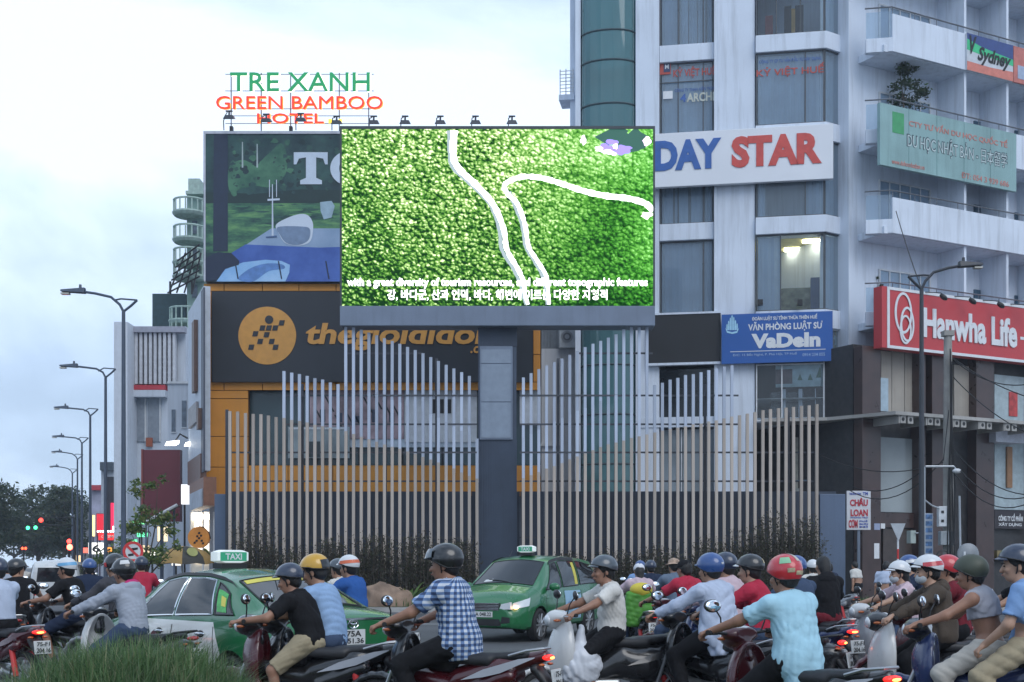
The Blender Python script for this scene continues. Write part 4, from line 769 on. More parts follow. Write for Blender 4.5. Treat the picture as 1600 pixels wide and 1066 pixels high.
# canopy with perforated brackets
CAN = mat('canopy_metal', (.34, .33, .31), .5, var=.2, scale=.8, streak=.3)
zk = zc; ca = thing('entrance_canopy', 'thin metal canopy on perforated brackets above the brown ground floor', 'canopy', R.at(2, zk - .4, .5), world=True)
bx(A, ua(1190), ua(1290, .4), zk - .14, zk, -.2, 1.3, CAN, 'canopy_sheet', ca); c1 = bx(R, urr(1347) + .3, RW, zk - .14, zk, .03, 1.6, CAN, 'canopy_sheet', ca)
q0 = A.at(ua(1290, .4), 0, 1.3); q1 = A.at(ua(1290, .4), 0, -.2); q2 = R.at(urr(1347) + .3, 0, .03); q3 = R.at(urr(1347) + .3, 0, 1.6)
mb = MB(); mb.hexa([p + Vector((0, 0, zk - .141)) for p in (q0, q3, q2, q1)] + [p + Vector((0, 0, zk - .001)) for p in (q0, q3, q2, q1)]); mb.build('canopy_sheet', CAN, ca)
for k in range(9):
    u = urr(1352) + .4 + k * 1.55; mb = MB(); R.box(mb, u, u + .07, zk - .48, zk - .142, .05, 1.5); b_ = mb.build('bracket', CAN, ca)
    for j in range(2): bx(R, u + .1 + j * .42, u + .4 + j * .42, zk - .46, zk - .142, 1.42, 1.5, CAN, 'bracket_plate', ca); poly(R, circle(u + .25 + j * .42, zk - .3, .08, 12), 1.501, 1.51, BLACK, ca, 'bracket_hole')
# ground floor front under the canopy, lit
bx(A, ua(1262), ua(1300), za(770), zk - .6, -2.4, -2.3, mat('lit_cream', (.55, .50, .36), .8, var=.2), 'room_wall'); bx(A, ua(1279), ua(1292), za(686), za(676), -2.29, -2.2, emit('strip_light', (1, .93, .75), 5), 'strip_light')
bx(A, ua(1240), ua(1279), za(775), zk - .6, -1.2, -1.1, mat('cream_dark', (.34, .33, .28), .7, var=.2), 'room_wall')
bx(Sf, us1 - .9, us1 + .3, za(770), zk - .2, -.9, -.8, BLACK, 'door_glass'); bx(A, ua(1240), ua(1345), 0, za(760), -1.0, -.9, mat('rail_wall', (.28, .30, .28), .7, var=.2), 'terrace_wall'); bx(A, ua(1240), ua(1320), za(750), za(748), -.5, -.45, mat('rail_blue', (.2, .4, .55), .4), 'terrace_rail')
bl_ = bx(A, ua(1288), ua(1297), za(746), za(736), -.8, -.6, mat('bottle_blue', (.08, .25, .5), .3), 'water_bottle')
bx(A, ua(1318), ua(1347), 0, za(770), -.8, .3, BRN, 'stone_pier')
# rice shop sign
cl = thing('rice_shop_sign', 'white sign with red and blue capital letters beside the brown pier', 'sign', P(1342, 828, 50), world=True); fc = Frame(CX, 50)
mb = MB(); fc.pbox(mb, 1323.5, 1360.5, 767, 828, -.14, 0); mb.build('sign_panel', mat('sign_white2', (.66, .67, .70), .5, var=.06), cl)
mb = MB(); fc.pbox(mb, 1340, 1344, 828, 1000, -.12, -.04); mb.build('post', STEEL_MID, cl)
RD2 = mat('sign_red_letter2', (.50, .03, .05), .5); BL2 = mat('sign_blue_letter2', (.05, .10, .45), .5)
ptext('CHÂU', fc, 1328, 1356, 778, 791, .003, RD2, cl, bold=.04); ptext('LOAN', fc, 1329, 1356, 796, 807, .003, RD2, cl, bold=.04); ptext('CƠM', fc, 1326, 1340, 811.5, 825, .003, RD2, cl, bold=.04); ptext('TRUNG TÂM', fc, 1327, 1345, 769.5, 773.5, .003, BL2, cl, bold=.02); ptext('TM', fc, 1348, 1356, 769, 774, .003, BL2, cl, bold=.02); ptext('PHÒNG TRỌ', fc, 1329, 1356, 807.5, 810.5, .003, BL2, cl, bold=.02)
for k, s in enumerate(('PHỞ', 'BÚN', 'MÌ')): ptext(s, fc, 1343, 1356, 812.5 + k * 4.4, 816 + k * 4.4, .003, BL2, cl, bold=.02)
# ------------------------------------------------------------------ the street on the left
def bxf(par, m, name, d, px0, px1, y0, y1, dep=6, fr=None, bevel=0):
    """box whose front face at distance d covers the given picture rectangle"""
    f_ = fr or Frame(CX, d); mb = MB(); f_.pbox(mb, px0, px1, y0, y1, -dep, 0); return mb.build(name, m, par, bevel=bevel)
LB = mat('pale_blue_render', (.52, .57, .64), .8, var=.08, scale=.5, streak=.35); LBS = mat('side_panel_white', (.50, .55, .62), .5, var=.1, streak=.2)
# left flank of the orange shop: white cladding facing the street
corner = fo.at(U(318), 0, 0); Fs = Frame(0, 0, 180 - math.degrees(math.atan2(SD.y, -SD.x)) + 180, origin=corner)
side = thing('shop_flank', 'white clad side wall of the orange shop with slim brown sign shapes', 'wall', corner + SD * 3, world=True)
FS = Frame(0, 0, math.degrees(math.atan2(-SD.y, -SD.x)), origin=corner + SD * 12 - SN * .05)     # u runs towards the viewer, outward = street side
uf = lambda px, o=0: FS.uz(px, HY, o)[0]
def fsb(m, name, px0, px1, y0, y1, o0, o1, at=None, par=side): mb = MB(); u0, u1, z0, z1 = FS.rect(px0, px1, y0, y1, o1, at); FS.box(mb, u0, u1, z0, z1, o0, o1); return mb.build(name, m, par)
fsb(LBS, 'cladding', 294, 318, 447, 735, -.1, .18, at=318)
fsb(mat('edge_navy', (.05, .06, .09), .5), 'corner_trim', 314, 318, 449, 737, .185, .25, at=318)
fsb(mat('sign_brown', (.14, .08, .06), .5), 'slim_sign', 299.5, 303, 505, 615, .19, .35)
fsb(mat('sign_brown', (.14, .08, .06), .5), 'slim_sign', 307, 309.5, 640, 672, .19, .4); fsb(mat('board_grey', (.30, .28, .28), .5, var=.3), 'notice_board', 294, 306, 640, 670, .19, .3)
fsb(mat('brown_fascia', (.22, .10, .06), .5, var=.15), 'fascia', 296, 318, 745, 790, .0, .5, at=318); fsb(mat('poster_grey_blue', (.36, .40, .46), .5, var=.25, scale=2), 'poster', 296, 315, 762, 790, .505, .55, at=318)
fsb(mat('brown_fascia2', (.16, .09, .07), .5), 'fascia', 293, 313, 705, 745, .05, .3, at=318)
# bright shop entrance round the corner
sh = thing('lit_shop_front', 'brightly lit shop entrance under the round orange runner sign', 'shop front', G(316, 53.5), world=True)
bxf(sh, mat('lit_shop_wall', (.75, .70, .60), .8), 'back_wall', 56.2, 296, 338, 800, 936, .2)
bxf(sh, emit('shop_light', (1, .93, .80), 6), 'light_panel', 56, 300, 336, 803, 812, .05); bxf(sh, emit('shop_light2', (1, .90, .76), 1.6), 'display_light', 56.1, 304, 334, 818, 880, .05)
for x in (296, 316, 333): bxf(sh, FRW, 'door_post', 55.6, x, x + 2, 800, 937, .1)
rs = thing('round_sign', 'round orange hanging sign with a black runner outside the lit shop', 'sign', P(311, 840, 53), world=True); f53 = Frame(CX, 53)
cR = f53.uz(311, 840); MB().cyl(f53.at(*cR, -.15), f53.at(*cR, .12), .44, n=32).build('disc', mat('sign_orange_lit', (.62, .24, .04), .5, es=.15), rs, smooth=True)
for (x, y) in ((311, 833), (314, 837), (308, 838), (311, 841), (307, 845), (315, 845), (304, 848), (317, 849)): ppoly(f53, [(x - 1.7, y + 1.7), (x + 1.5, y + 1.7), (x + 1.9, y - 1.5), (x - 1.3, y - 1.5)], .124, .14, BLACK, rs, 'runner_square')
MB().tube([P(311, 823, 53), P(318, 824, 53), P(326, 832, 53), P(329, 842, 53)], .03, 6).build('bracket', BLACK, rs)
# buildings along the street, nearest first
def building(label, wall, d, px0, px1, ytop, dep=10):
    t = thing('street_building', label, 'building', G((px0 + px1) / 2, d + dep / 2), group='buildings along the left street', world=True); bxf(t, wall, 'wall', d, px0, px1, ytop, 1000, dep); return t
WIN = mat('street_window', (.12, .15, .19), .15, var=.3)
b = building('narrow pale blue house with small side windows beside the orange shop', LB, 66, 262, 306, 599, 9)
for (x0, x1, y0, y1) in ((253.5, 262, 640, 700),): pass
for (x0, x1, y0, y1) in ((268, 274, 640, 675), (284, 291, 626, 668)):
    w_ = bxf(b, WIN, 'window', 65.95, x0, x1, y0, y1, .04); bxf(b, FRW, 'window_frame', 65.93, x0 - .8, x1 + .8, y1, y1 + 1.5, .1)
bxf(b, FRW, 'parapet', 65.9, 261, 307, 596, 599.5, 9.3)
b = building('tall white house with a blank fin wall and vertical white louvres', LB, 78, 198, 290, 510, 12)
bxf(b, mat('fin_white', (.56, .60, .66), .75, var=.06, streak=.25), 'fin_wall', 76, 178, 199, 503, 1000, 12)
bxf(b, mat('band_grey', (.30, .31, .37), .7), 'top_band', 77.2, 200, 288, 510, 519, .6)
lv = bxf(b, mat('louvre_back', (.07, .065, .07), .7), 'louvre_recess', 77.9, 200, 276, 519, 601, .1)
for k in range(10): bxf(lv, mat('louvre_white', (.50, .52, .56), .6, streak=.3), 'louvre', 77.4, 203 + k * 7.4, 207.4 + k * 7.4, 520, 600, .35)
for k in range(9): bxf(lv, mat('louvre_thin', (.4, .40, .44), .6), 'louvre_slat', 77.6, 250, 272, 525 + k * 8, 526.4 + k * 8, .1)
bxf(b, mat('band_red', (.42, .03, .045), .5), 'red_band', 77.3, 199, 258, 601.5, 609, .6); bxf(b, LB, 'white_band', 77.25, 199, 258, 609.5, 620, .65)
for x0, x1 in ((199, 226), (231, 249)): w_ = bxf(b, mat('shutter_grey', (.21, .24, .28), .4, var=.15), 'window', 77.9, x0, x1, 622, 690, .1); bxf(w_, FRW, 'window_frame', 77.85, x1, x1 + 1.5, 622, 690, .12)
bxf(b, mat('brick_red', (.30, .09, .05), .8), 'brick_patch', 77.8, 228, 238, 684, 698, .1)
b = building('dark green roof block rising behind the white louvred house', mat('dark_green_wall', (.03, .065, .075), .7, var=.2), 92, 238, 290, 459, 10)
# pale green house with ornate balconies
b = building('pale green ornate house with stacked round balconies beside the billboard', mat('pale_green_wall', (.22, .33, .30), .75, var=.25, scale=1, streak=.5), 88, 292, 330, 300, 10)
GRW = mat('pale_green_trim', (.34, .45, .40), .7, var=.2, streak=.4)
bxf(b, GRW, 'cornice', 87.4, 290, 330, 298, 303, .8); bxf(b, GRW, 'roof_turret', 87.5, 294, 312, 279, 299, 3)
for y in (330, 372, 408, 430, 500, 520):
    f88 = Frame(CX, 87); c = G(296 if y < 480 else 290, 87.6); z = f88.uz(300, y)[1]
    sl = MB().lathe([(0, z - .25), (1.0, z - .22), (1.15, z - .05), (1.15, z + .05), (0, z + .05)], (c.x, c.y, 0), n=18).build('balcony', GRW, b, smooth=True)
    for k in range(9): t = math.pi + math.pi * k / 8 ; p = Vector((c.x + 1.05 * math.cos(t), c.y + 1.05 * math.sin(t), z)); MB().cyl(p, p + Vector((0, 0, .8)), .05, n=6).build('baluster', GRW, sl)
    MB().tube([Vector((c.x + 1.05 * math.cos(math.pi + math.pi * k / 8), c.y + 1.05 * math.sin(math.pi + math.pi * k / 8), z + .85)) for k in range(9)], .07, 6).build('balustrade_rail', GRW, sl)
for y in (345, 385, 445): bxf(b, WIN, 'window', 87.9, 300, 308, y, y + 20, .1)
# steel roof pergola
pg = thing('roof_pergola', 'dark slanted steel pergola on the roof next to the green house', 'pergola', G(285, 86), world=True)
for k in range(6): MB().tube([P(262 + k * 3, 458 - k * 10, 86), P(312, 432 - k * 10, 85)], .06, 5).build('beam', BLACK, pg)
for k in range(4): MB().tube([P(264 + k * 12, 458, 85.8), P(290 + k * 8, 395, 85.8)], .06, 5).build('rafter', BLACK, pg)
for x in (266, 300): MB().cyl(P(x, 460, 86), P(x, 440, 86), .08, n=6).build('post', BLACK, pg)
# dark red panel
rp_ = thing('red_billboard', 'large dark red blank board standing behind the leafy street tree', 'billboard', G(252, 60), world=True)
bxf(rp_, mat('panel_dark_red', (.13, .022, .032), .5, var=.12, scale=.7), 'board', 60, 223, 281.5, 703, 815, .4); bxf(rp_, mat('panel_edge', (.24, .06, .05), .5), 'edge', 59.95, 220.5, 223, 702, 815, .5); bxf(rp_, STEEL_DK, 'post', 60.2, 250, 254, 815, 1000, .2)
aw = thing('awning', 'dark red sloping awning with a pale front pole', 'awning', P(250, 812, 57), world=True)
mb = MB(); mb.hexa([P(226, 818, 57), P(276, 791, 57), P(282, 791, 59), P(238, 818, 59), P(226, 816, 57), P(276, 789, 57), P(282, 789, 59), P(238, 816, 59)]); mb.build('canvas', mat('awning_red', (.12, .03, .035), .8), aw); MB().cyl(P(225, 817, 56.9), P(277, 789, 56.9), .07, n=8).build('pole', FRW, aw)
for x, y in ((228, 816), (272, 792)): MB().cyl(P(x, y, 58.5), G(x, 58.5), .05, n=6).build('leg', STEEL_MID, aw)
# floodlights under the brown fascia
for i, (x, y, lb) in enumerate(((269, 693, 'left lit white floodlight on a curved arm above the dark red panel'), (299, 694, 'right lit white floodlight on a curved arm above the dark red panel'))):
    t = thing('shop_floodlight', lb, 'floodlight', P(x, y, 58), group='lit floodlights above the red panel', world=True); q = P(x, y, 58); MB().hexa([q + Vector(v) for v in ((-.28, -.2, -.12), (.2, -.2, -.12), (.28, .1, 0), (-.2, .1, 0), (-.2, -.2, .05), (.28, -.2, .12), (.3, .1, .15), (-.2, .1, .1))]).build('lamp', emit('flood_lit', (1, .98, .92), 4), t)
    MB().tube([q + Vector((.1, .1, .1)), q + Vector((.3, .2, .45)), P(x + (24 if i == 0 else 8), y - 8, 58.5)], .04, 6).build('arm', BLACK, t)
# further along the street
b = building('grey and white shop house behind the second street lamp', mat('far_white', (.42, .46, .52), .8, streak=.4), 112, 158, 182, 735, 14); bxf(b, mat('far_dark', (.03, .03, .04), .6), 'recess', 111.9, 166, 178, 745, 850, .1); bxf(b, mat('far_roof', (.06, .08, .10), .7), 'roof', 111.5, 156, 176, 722, 735, 3)
b = building('lilac and white shop house with a red parapet far down the street', mat('far_lilac', (.33, .33, .42), .6, var=.35, scale=.6), 128, 142, 162, 764, 14); bxf(b, mat('far_red', (.42, .04, .06), .5), 'parapet', 127.5, 141, 162, 758, 766, 1)
b = building('dim grey terrace of shops at the end of the street', mat('far_grey', (.16, .17, .19), .8, var=.3), 165, 112, 150, 790, 20)
# lit shop signs: (px0,px1,y0,y1,colour,strength,d,label,text)
SGN = [(151, 161, 803, 838, (.75, .02, .04), .6, 105, 'tall red shop banner beside the yellow light strip', ''), (144.5, 146.5, 805, 838, (1, .8, .3), 1.6, 105, 'thin yellow light strip at the edge of a far shop', ''), (154, 182, 833, 844, (.9, .03, .03), .9, 96, 'red illuminated shop sign with running lights above the street', 'COM'), (176, 188, 822, 832, (1, .97, .92), 2.0, 96, 'small glowing white box sign behind the first lamp post', ''),
       (138, 162, 848, 866, (.95, .92, .86), 1.2, 104, 'white lit shop board with a black mark', '6'), (166, 176, 855, 863, (1, .35, .05), 1.2, 95, 'small round orange neon sign near the red letters', 'o'), (178, 192, 852, 858, (1, .05, .05), 1.3, 94.5, 'row of red neon letters above a green neon line', 'HAIR'), (178, 191, 860, 865, (.1, .8, .2), 1.0, 94.5, 'green neon line of letters under the red ones', 'SALON'),
       (206, 230, 814, 819, (.25, .9, .35), 1.2, 72, 'green neon tube sign in the leaves of the street tree', ''), (214, 229, 832, 839, (.15, .85, .4), 1.3, 72, 'green lit heart shaped sign behind the street tree', ''), (206, 212, 843, 848, (.15, .85, .4), 1.3, 72, 'tiny green sign lower left in the street tree', ''), (205, 210, 768, 774, (.9, .95, 1), 2.5, 80, 'upper white shop lamp showing through the tree', ''), (204, 209, 790, 796, (.9, .95, 1), 2.5, 80, 'lower white shop lamp showing through the tree', ''), (234, 242, 862, 873, (1, .96, .86), 3, 60, 'bright white bulb hanging left of the umbrella', ''), (173, 177, 786, 830, (.8, .02, .08), 1.0, 108, 'slim red vertical neon sign on the grey shop house', ''), (283, 294, 757, 788, (.9, .9, .92), .9, 59, 'bright white lightbox at the corner of the brown fascia', ''),
       (196, 204, 842, 862, (.9, .05, .04), 1.2, 84, 'red lit upright sign right behind the first lamp post', ''), (246, 262, 823, 846, (1, .80, .5), .9, 66, 'warm lit shop opening under the dark red awning', ''), (218, 232, 852, 866, (1, .75, .45), .8, 70, 'warm lit stall front left of the umbrella', ''), (128, 138, 856, 864, (1, .15, .1), 1.4, 120, 'small red far shop sign right of the van', ''), (116, 126, 868, 878, (1, .7, .35), 1.0, 130, 'faint warm shop light above the van roof', ''), (268, 282, 862, 884, (.95, .9, .8), .8, 62, 'pale lit shop interior seen under the umbrella', '')]
for i, (x0, x1, y0, y1, c, s, d, lb, tx) in enumerate(SGN):
    t = thing('shop_sign', lb, 'sign', P((x0 + x1) / 2, y1, d), group='lit shop signs along the left street', world=True); f_ = Frame(CX, d)
    if tx and i not in (2, 4):
        bxf(t, BLACK, 'board', d + .1, x0 - 1, x1 + 1, y0 - 1, y1 + 1, .2); ptext(tx, f_, x0, x1, y0, y1, .02, emit('sgn%d' % i, c, s), t, bold=.03)
    else:
        bxf(t, emit('sgn%d' % i, c, s), 'lightbox', d, x0, x1, y0, y1, .3); bxf(t, BLACK, 'frame', d + .35, x0 - .6, x1 + .6, y0 - .6, y1 + .6, .05)
        if tx: ptext(tx, f_, x0 + 6 if i == 4 else x0 + 4, x1 - 5, y0 + 3, y1 - 3, .01, mat('sgnt%d' % i, (.02, .02, .02) if i == 4 else (.9, .7, .6), .5), t, bold=.03)
    MB().cyl(P((x0 + x1) / 2, y1, d + .3), G((x0 + x1) / 2, d + .3), .05, n=5).build('support', BLACK, t)
rl = thing('string_lights', 'string of tiny white bulbs framing the red far sign', 'lights', P(168, 832, 95), world=True)
for k in range(9): MB().ell(P(153 + k * 4, 830.5, 95.4), (.08, .08, .08), 6, 4).build('bulb', emit('bulb', (.95, .98, 1), 3), rl)
MB().tube([P(152, 830, 95.5), P(187, 830, 95.5)], .02, 4).build('cable', BLACK, rl); MB().cyl(P(152, 830, 95.5), G(152, 95.5), .04, n=5).build('post', BLACK, rl)
# umbrella of the street stall
um = thing('stall_umbrella', 'brown and tan striped street stall umbrella with round emblems', 'umbrella', G(287, 47), world=True)
base = P(287, 882, 47); ap = P(283, 853, 47); n = 8; R0 = 1.12; C1 = mat('umb_tan', (.36, .23, .08), .8, var=.1); C2 = mat('umb_dark', (.05, .05, .045), .8)
H = ap.z - base.z
for k in range(n):
    rows = []
    for j in range(5):
        s = j / 4; r = R0 * math.sin(s * math.pi / 2 * .98); z = base.z + H * math.cos(s * math.pi / 2); rows.append([Vector((base.x + r * math.cos(t), base.y + r * math.sin(t), z - (.05 if (j == 4 and q == 1) else 0) * -1)) for q, t in enumerate([6.2832 * (k + f) / n + .2 for f in (0, .5, 1)])])
    pn_ = MB().grid(rows).build('canopy_panel', C1 if k % 2 else C2, um, smooth='all')
    t = 6.2832 * (k + .5) / n + .2; c = Vector((base.x + R0 * .78 * math.cos(t), base.y + R0 * .78 * math.sin(t), base.z + H * .62)); nn = Vector((math.cos(t), math.sin(t), .75)).normalized()
    if k % 2 == 0: MB().cyl(c + nn * .02, c + nn * .05, .2, n=16).build('emblem', mat('umb_emblem', (.33, .34, .12), .7), um)
MB().cyl(G(287, 47), ap, .03, n=8).build('pole', FRW, um); MB().cyl(G(287, 47), G(287, 47, .12), .3, .22, n=14).build('base', KERB, um)
# no entry sign
ne = thing('prohibition_sign', 'round red rimmed traffic sign with a red slash on the first lamp post', 'traffic sign', G(208, 37.2), world=True); fn = Frame(CX, 37.0); c = fn.uz(208, 862)
poly(fn, circle(*c, .30, 36), .0, .01, mat('sign_face_white', (.6, .62, .62), .5), ne, 'face')
mb = MB(); I = [fn.at(c[0] + .22 * math.cos(6.2832 * i / 36), c[1] + .22 * math.sin(6.2832 * i / 36), .014) for i in range(36)]; O = [fn.at(c[0] + .30 * math.cos(6.2832 * i / 36), c[1] + .30 * math.sin(6.2832 * i / 36), .014) for i in range(36)]; mb.grid([I, O], True); RSG = mat('sign_rim_red', (.60, .04, .04), .45); mb.build('rim', RSG, ne)
poly(fn, [(c[0] - .2, c[1] + .14), (c[0] - .15, c[1] + .19), (c[0] + .2, c[1] - .14), (c[0] + .15, c[1] - .19)], .016, .02, RSG, ne, 'slash'); poly(fn, [(c[0] - .04, c[1] + .02), (c[0] + .14, c[1] + .06), (c[0] + .14, c[1] + .12), (c[0] - .04, c[1] + .1)], .011, .0145, BLACK, ne, 'symbol'); poly(fn, [(c[0] - .14, c[1] - .14), (c[0] + .02, c[1] - .12), (c[0] + .02, c[1] - .05), (c[0] - .14, c[1] - .07)], .011, .0145, BLACK, ne, 'symbol')
MB().cyl(G(208, 37.15), fn.at(*c, -.1), .03, n=8).build('post', STEEL_MID, ne)
# ------------------------------------------------------------------ street lamps
LAMPP = mat('lamp_post_paint', (.055, .075, .11), .45, var=.12)
def street_lamp(px, d, ytop, yhead, pxhead, label, par_group='street lamps along the left street', mtl=LAMPP, flip=1):
    t = thing('street_lamp', label, 'street lamp', G(px, d), group=par_group, world=True); s = 1
    top = P(px, ytop, d); g0 = G(px, d); k = 1
    MB().tube([g0, g0 + Vector((0, 0, 1.2)), top], [.11, .085, .055], 10).build('pole', mtl, t, smooth=True); MB().cyl(g0, g0 + Vector((0, 0, .25)), .17, .13, n=10).build('base', mtl, t)
    hd = P(pxhead, yhead, d) ; a = hd - top
    MB().tube([top, top + Vector((a.x * .06, 0, .22)), top + Vector((a.x * .2, 0, a.z * .55 + .1)), top + Vector((a.x * .45, 0, a.z * .88)), top + Vector((a.x * .66, 0, a.z * .97))], .042, 7).build('arm', mtl, t, smooth=True)
    MB().tube([top, top + Vector((-a.x * .12, 0, .18)), top + Vector((-a.x * .22, 0, .36))], .04, 6).build('tail_fin', mtl, t); MB().tube([top + Vector((-a.x * .22, 0, .36)), top + Vector((a.x * .04, 0, .40)), top + Vector((a.x * .16, 0, a.z * .55))], .028, 6).build('brace', mtl, t)
    p = top + Vector((a.x * .62, 0, a.z * .97)); q = hd; w_ = .14; mb = MB(); dn = Vector((0, 0, .06))
    mb.hexa([p + Vector((0, -w_, -.05)), q + Vector((0, -w_, -.02)), q + Vector((0, w_, -.02)), p + Vector((0, w_, -.05)), p + Vector((0, -w_ * .6, .12)), q + Vector((0, -w_ * .7, .04)), q + Vector((0, w_ * .7, .04)), p + Vector((0, w_ * .6, .12))]); h = mb.build('lamp_head', mtl, t, bevel=.01)
    m_ = p * .35 + q * .65; MB().box(min(m_.x, q.x), max(m_.x, q.x), q.y - .09, q.y + .09, m_.z - .10, m_.z - .05).build('lens', mat('lamp_lens', (.55, .52, .45), .2, var=.05), t); c = p * .8 + q * .2; MB().cyl(c + Vector((0, 0, .1)), c + Vector((0, 0, .22)), .05, .04, n=8).build('sensor', mtl, t)
LL = ['nearest and tallest lamp post of the left row, beside the round red traffic sign', 'second lamp post of the left row, in front of the white fin wall edge', 'third lamp post of the left row counted from the near end', 'fourth lamp post of the left row counted from the near end', 'fifth lamp post of the left row, next to last', 'farthest and shortest lamp post of the left row, by the trees']
for (px, yt, xh, yh), lb in zip(((193, 487, 96, 455), (165, 590, 94, 572), (141, 650, 85, 637), (128, 693, 82, 682), (121, 718, 81, 706), (113, 740, 78, 729)), LL):
    street_lamp(px, 8.0 * F / (HY - yt), yt, yh, xh, lb)
street_lamp(1440, 36, 452, 414, 1534, 'dark street lamp in front of the red insurance sign', 'street lamp on the right', mat('lamp_post_dark', (.035, .04, .05), .5))
# ------------------------------------------------------------------ utility pole with boxes and cables
CONC = mat('pole_concrete', (.30, .29, .27), .9, var=.25, scale=2, streak=.5); d = 45
up = thing('utility_pole', 'grey concrete utility pole hung with cables in front of the brown ground floor', 'utility pole', G(1482, d), world=True)
MB().cyl(G(1482, d), P(1481, 522, d), .21, .14, n=12).build('shaft', CONC, up, smooth=True); MB().box(*(lambda p: (p.x - .18, p.x + .18, p.y - .18, p.y + .18, p.z - .1, p.z + .08))(P(1481, 521, d))).build('cap', CONC, up)
GBX = mat('box_grey', (.28, .31, .33), .5, var=.1, streak=.2); WBX = mat('box_white', (.58, .60, .62), .4); bxf(up, WBX, 'meter_box', d - .3, 1467, 1481, 791, 823, .25, bevel=.02); bxf(up, GBX, 'junction_box', d - .3, 1470, 1492, 830, 852, .3, bevel=.02)
for y in (798, 812): bxf(up, BLACK, 'meter_window', d - .32, 1471, 1475, y, y + 4, .02)
CBL = mat('cable_black', (.012, .012, .013), .6)
for k in range(7):
    x0 = 1486 + rr.uniform(-2, 5); x1 = x0 + rr.uniform(-6, 8); MB().tube([P(x0, 545 + k * 4, d - .26), P(x0 + rr.uniform(-1, 3), 650, d - .3), P(x1 + rr.uniform(-4, 4), 760, d - .33), P(x1, 880, d - .3)], .022, 5).build('cable', CBL, up)
MB().lathe([(.20, -.02), (.24, 0), (.20, .02)], P(1473, 870, d - .3), axis='Y', n=18).build('cable_coil', CBL, up)
SV = mat('galvanised', (.42, .45, .48), .4, metal=.4)
MB().tube([P(1444, 775, d - .4), P(1444, 731, d - .4), P(1446, 729, d - .4), P(1490, 729, d - .4), P(1493, 733, d - .4)], .04, 7).build('camera_arm', SV, up); MB().ell(P(1495, 736, d - .4), (.16, .12, .09), 10, 6).build('camera', WBX, up, smooth='all'); MB().tube([P(1444, 781, d - .4), P(1456, 790, d - .4), P(1468, 795, d - .4)], .03, 5).build('conduit', SV, up); MB().cyl(G(1444, d - .4), P(1444, 731, d - .4), .045, n=7).build('camera_post', SV, up)
MB().tube([P(1499, 775, d - .2), P(1501, 900, d - .2)], .04, 6).build('conduit', SV, up)
ow = thing('overhead_cables', 'sagging black overhead cables crossing the brown facade', 'cables', P(1483, 580, d), world=True)
def sag(a, b, s, r=.018):
    a, b = Vector(a), Vector(b); MB().tube([a.lerp(b, t / 12) - Vector((0, 0, s * 4 * t / 12 * (1 - t / 12))) for t in range(13)], r, 5).build('cable', CBL, ow)
for a, b, s in (((1490, 590, d), (1640, 690, 40), .3), ((1487, 560, d), (1620, 598, 41), .4), ((1490, 560, d), (1640, 630, 38), .2), ((1483, 719, d), (1282, 712, 47), .5), ((1442, 735, 44), (1330, 760, 48), .4), ((1484, 705, d), (1325, 765, 48), .9), ((1488, 720, d), (1640, 760, 40), .8), ((1488, 735, d), (1640, 765, 39), .9), ((1488, 700, d), (1640, 770, 41), .6), ((1486, 610, d), (1474, 720, 44.5), .0), ((1400, 330, 53.5), (1440, 452, 40), .1)): sag(P(*a), P(*b), s)
# back of a yield sign, striped posts, banner
yd = thing('yield_sign', 'grey back of a triangular traffic sign on a red and white post', 'traffic sign', G(1403, 44), world=True); f44 = Frame(CX, 44)
ppoly(f44, [(1391.5, 818), (1415, 818), (1404, 846)], -.01, .01, SV, yd, 'plate')
for k in range(6): MB().cyl(P(1403, 858 + k * 15.5, 44.05), P(1403, 842.5 + k * 15.5, 44.05), .035, n=8).build('post_band', WHL if k % 2 == 0 else RSG, yd)
MB().cyl(G(1403, 44.05), P(1403, 935, 44.05), .035, n=8).build('post', WHL, yd); MB().cyl(P(1403, 842, 44.03), P(1403, 819, 44.03), .03, n=8).build('post_top', SV, yd)
bn_ = thing('notice_banner', 'tall narrow white and blue notice banner left of the utility pole', 'banner', G(1450, 45.5), world=True); f45 = Frame(CX, 45.5)
bxf(bn_, mat('banner_white', (.50, .56, .66), .6), 'board', 45.5, 1442.5, 1458, 802, 890, .08); MB().cyl(G(1450, 45.6), P(1450, 890, 45.6), .03, n=6).build('post', SV, bn_)
for k in range(8): mb = MB(); f45.pbox(mb, 1444, 1456.5, 804 + k * 10.6, 811 + k * 10.6, .002, .006); mb.build('print_block', mat('banner_blue', (.14, .26, .48), .6, var=.6, scale=8), bn_)
mr = thing('traffic_mirror', 'round grey back of a traffic mirror on a striped post right of the utility pole', 'traffic mirror', G(1510, 44), world=True)
c = P(1513, 866, 44); MB().lathe([(0, -.12), (.2, -.10), (.36, -.02), (.38, .03), (.34, .05), (0, .05)], c, axis='Y', n=28).build('dish', mat('mirror_back', (.24, .26, .28), .4), mr, smooth=True)
for k in range(5): MB().cyl(P(1507, 875 + k * 13, 43.9), P(1507, 862 + k * 13, 43.9), .04, n=8).build('post_band', WHL if k % 2 == 0 else RSG, mr)
MB().cyl(G(1507, 43.9), P(1507, 927, 43.9), .04, n=8).build('post', WHL, mr)
wb = thing('wall_box', 'pale green electrical box on the brown wall beside the banner', 'electrical box', P(1427, 849, 49), world=True); bxf(wb, mat('box_pale_green', (.40, .47, .44), .5), 'casing', 49, 1423, 1431, 829, 849, .5); bxf(wb, SV, 'conduit', 48.9, 1431.2, 1436, 832, 833.5, .1)
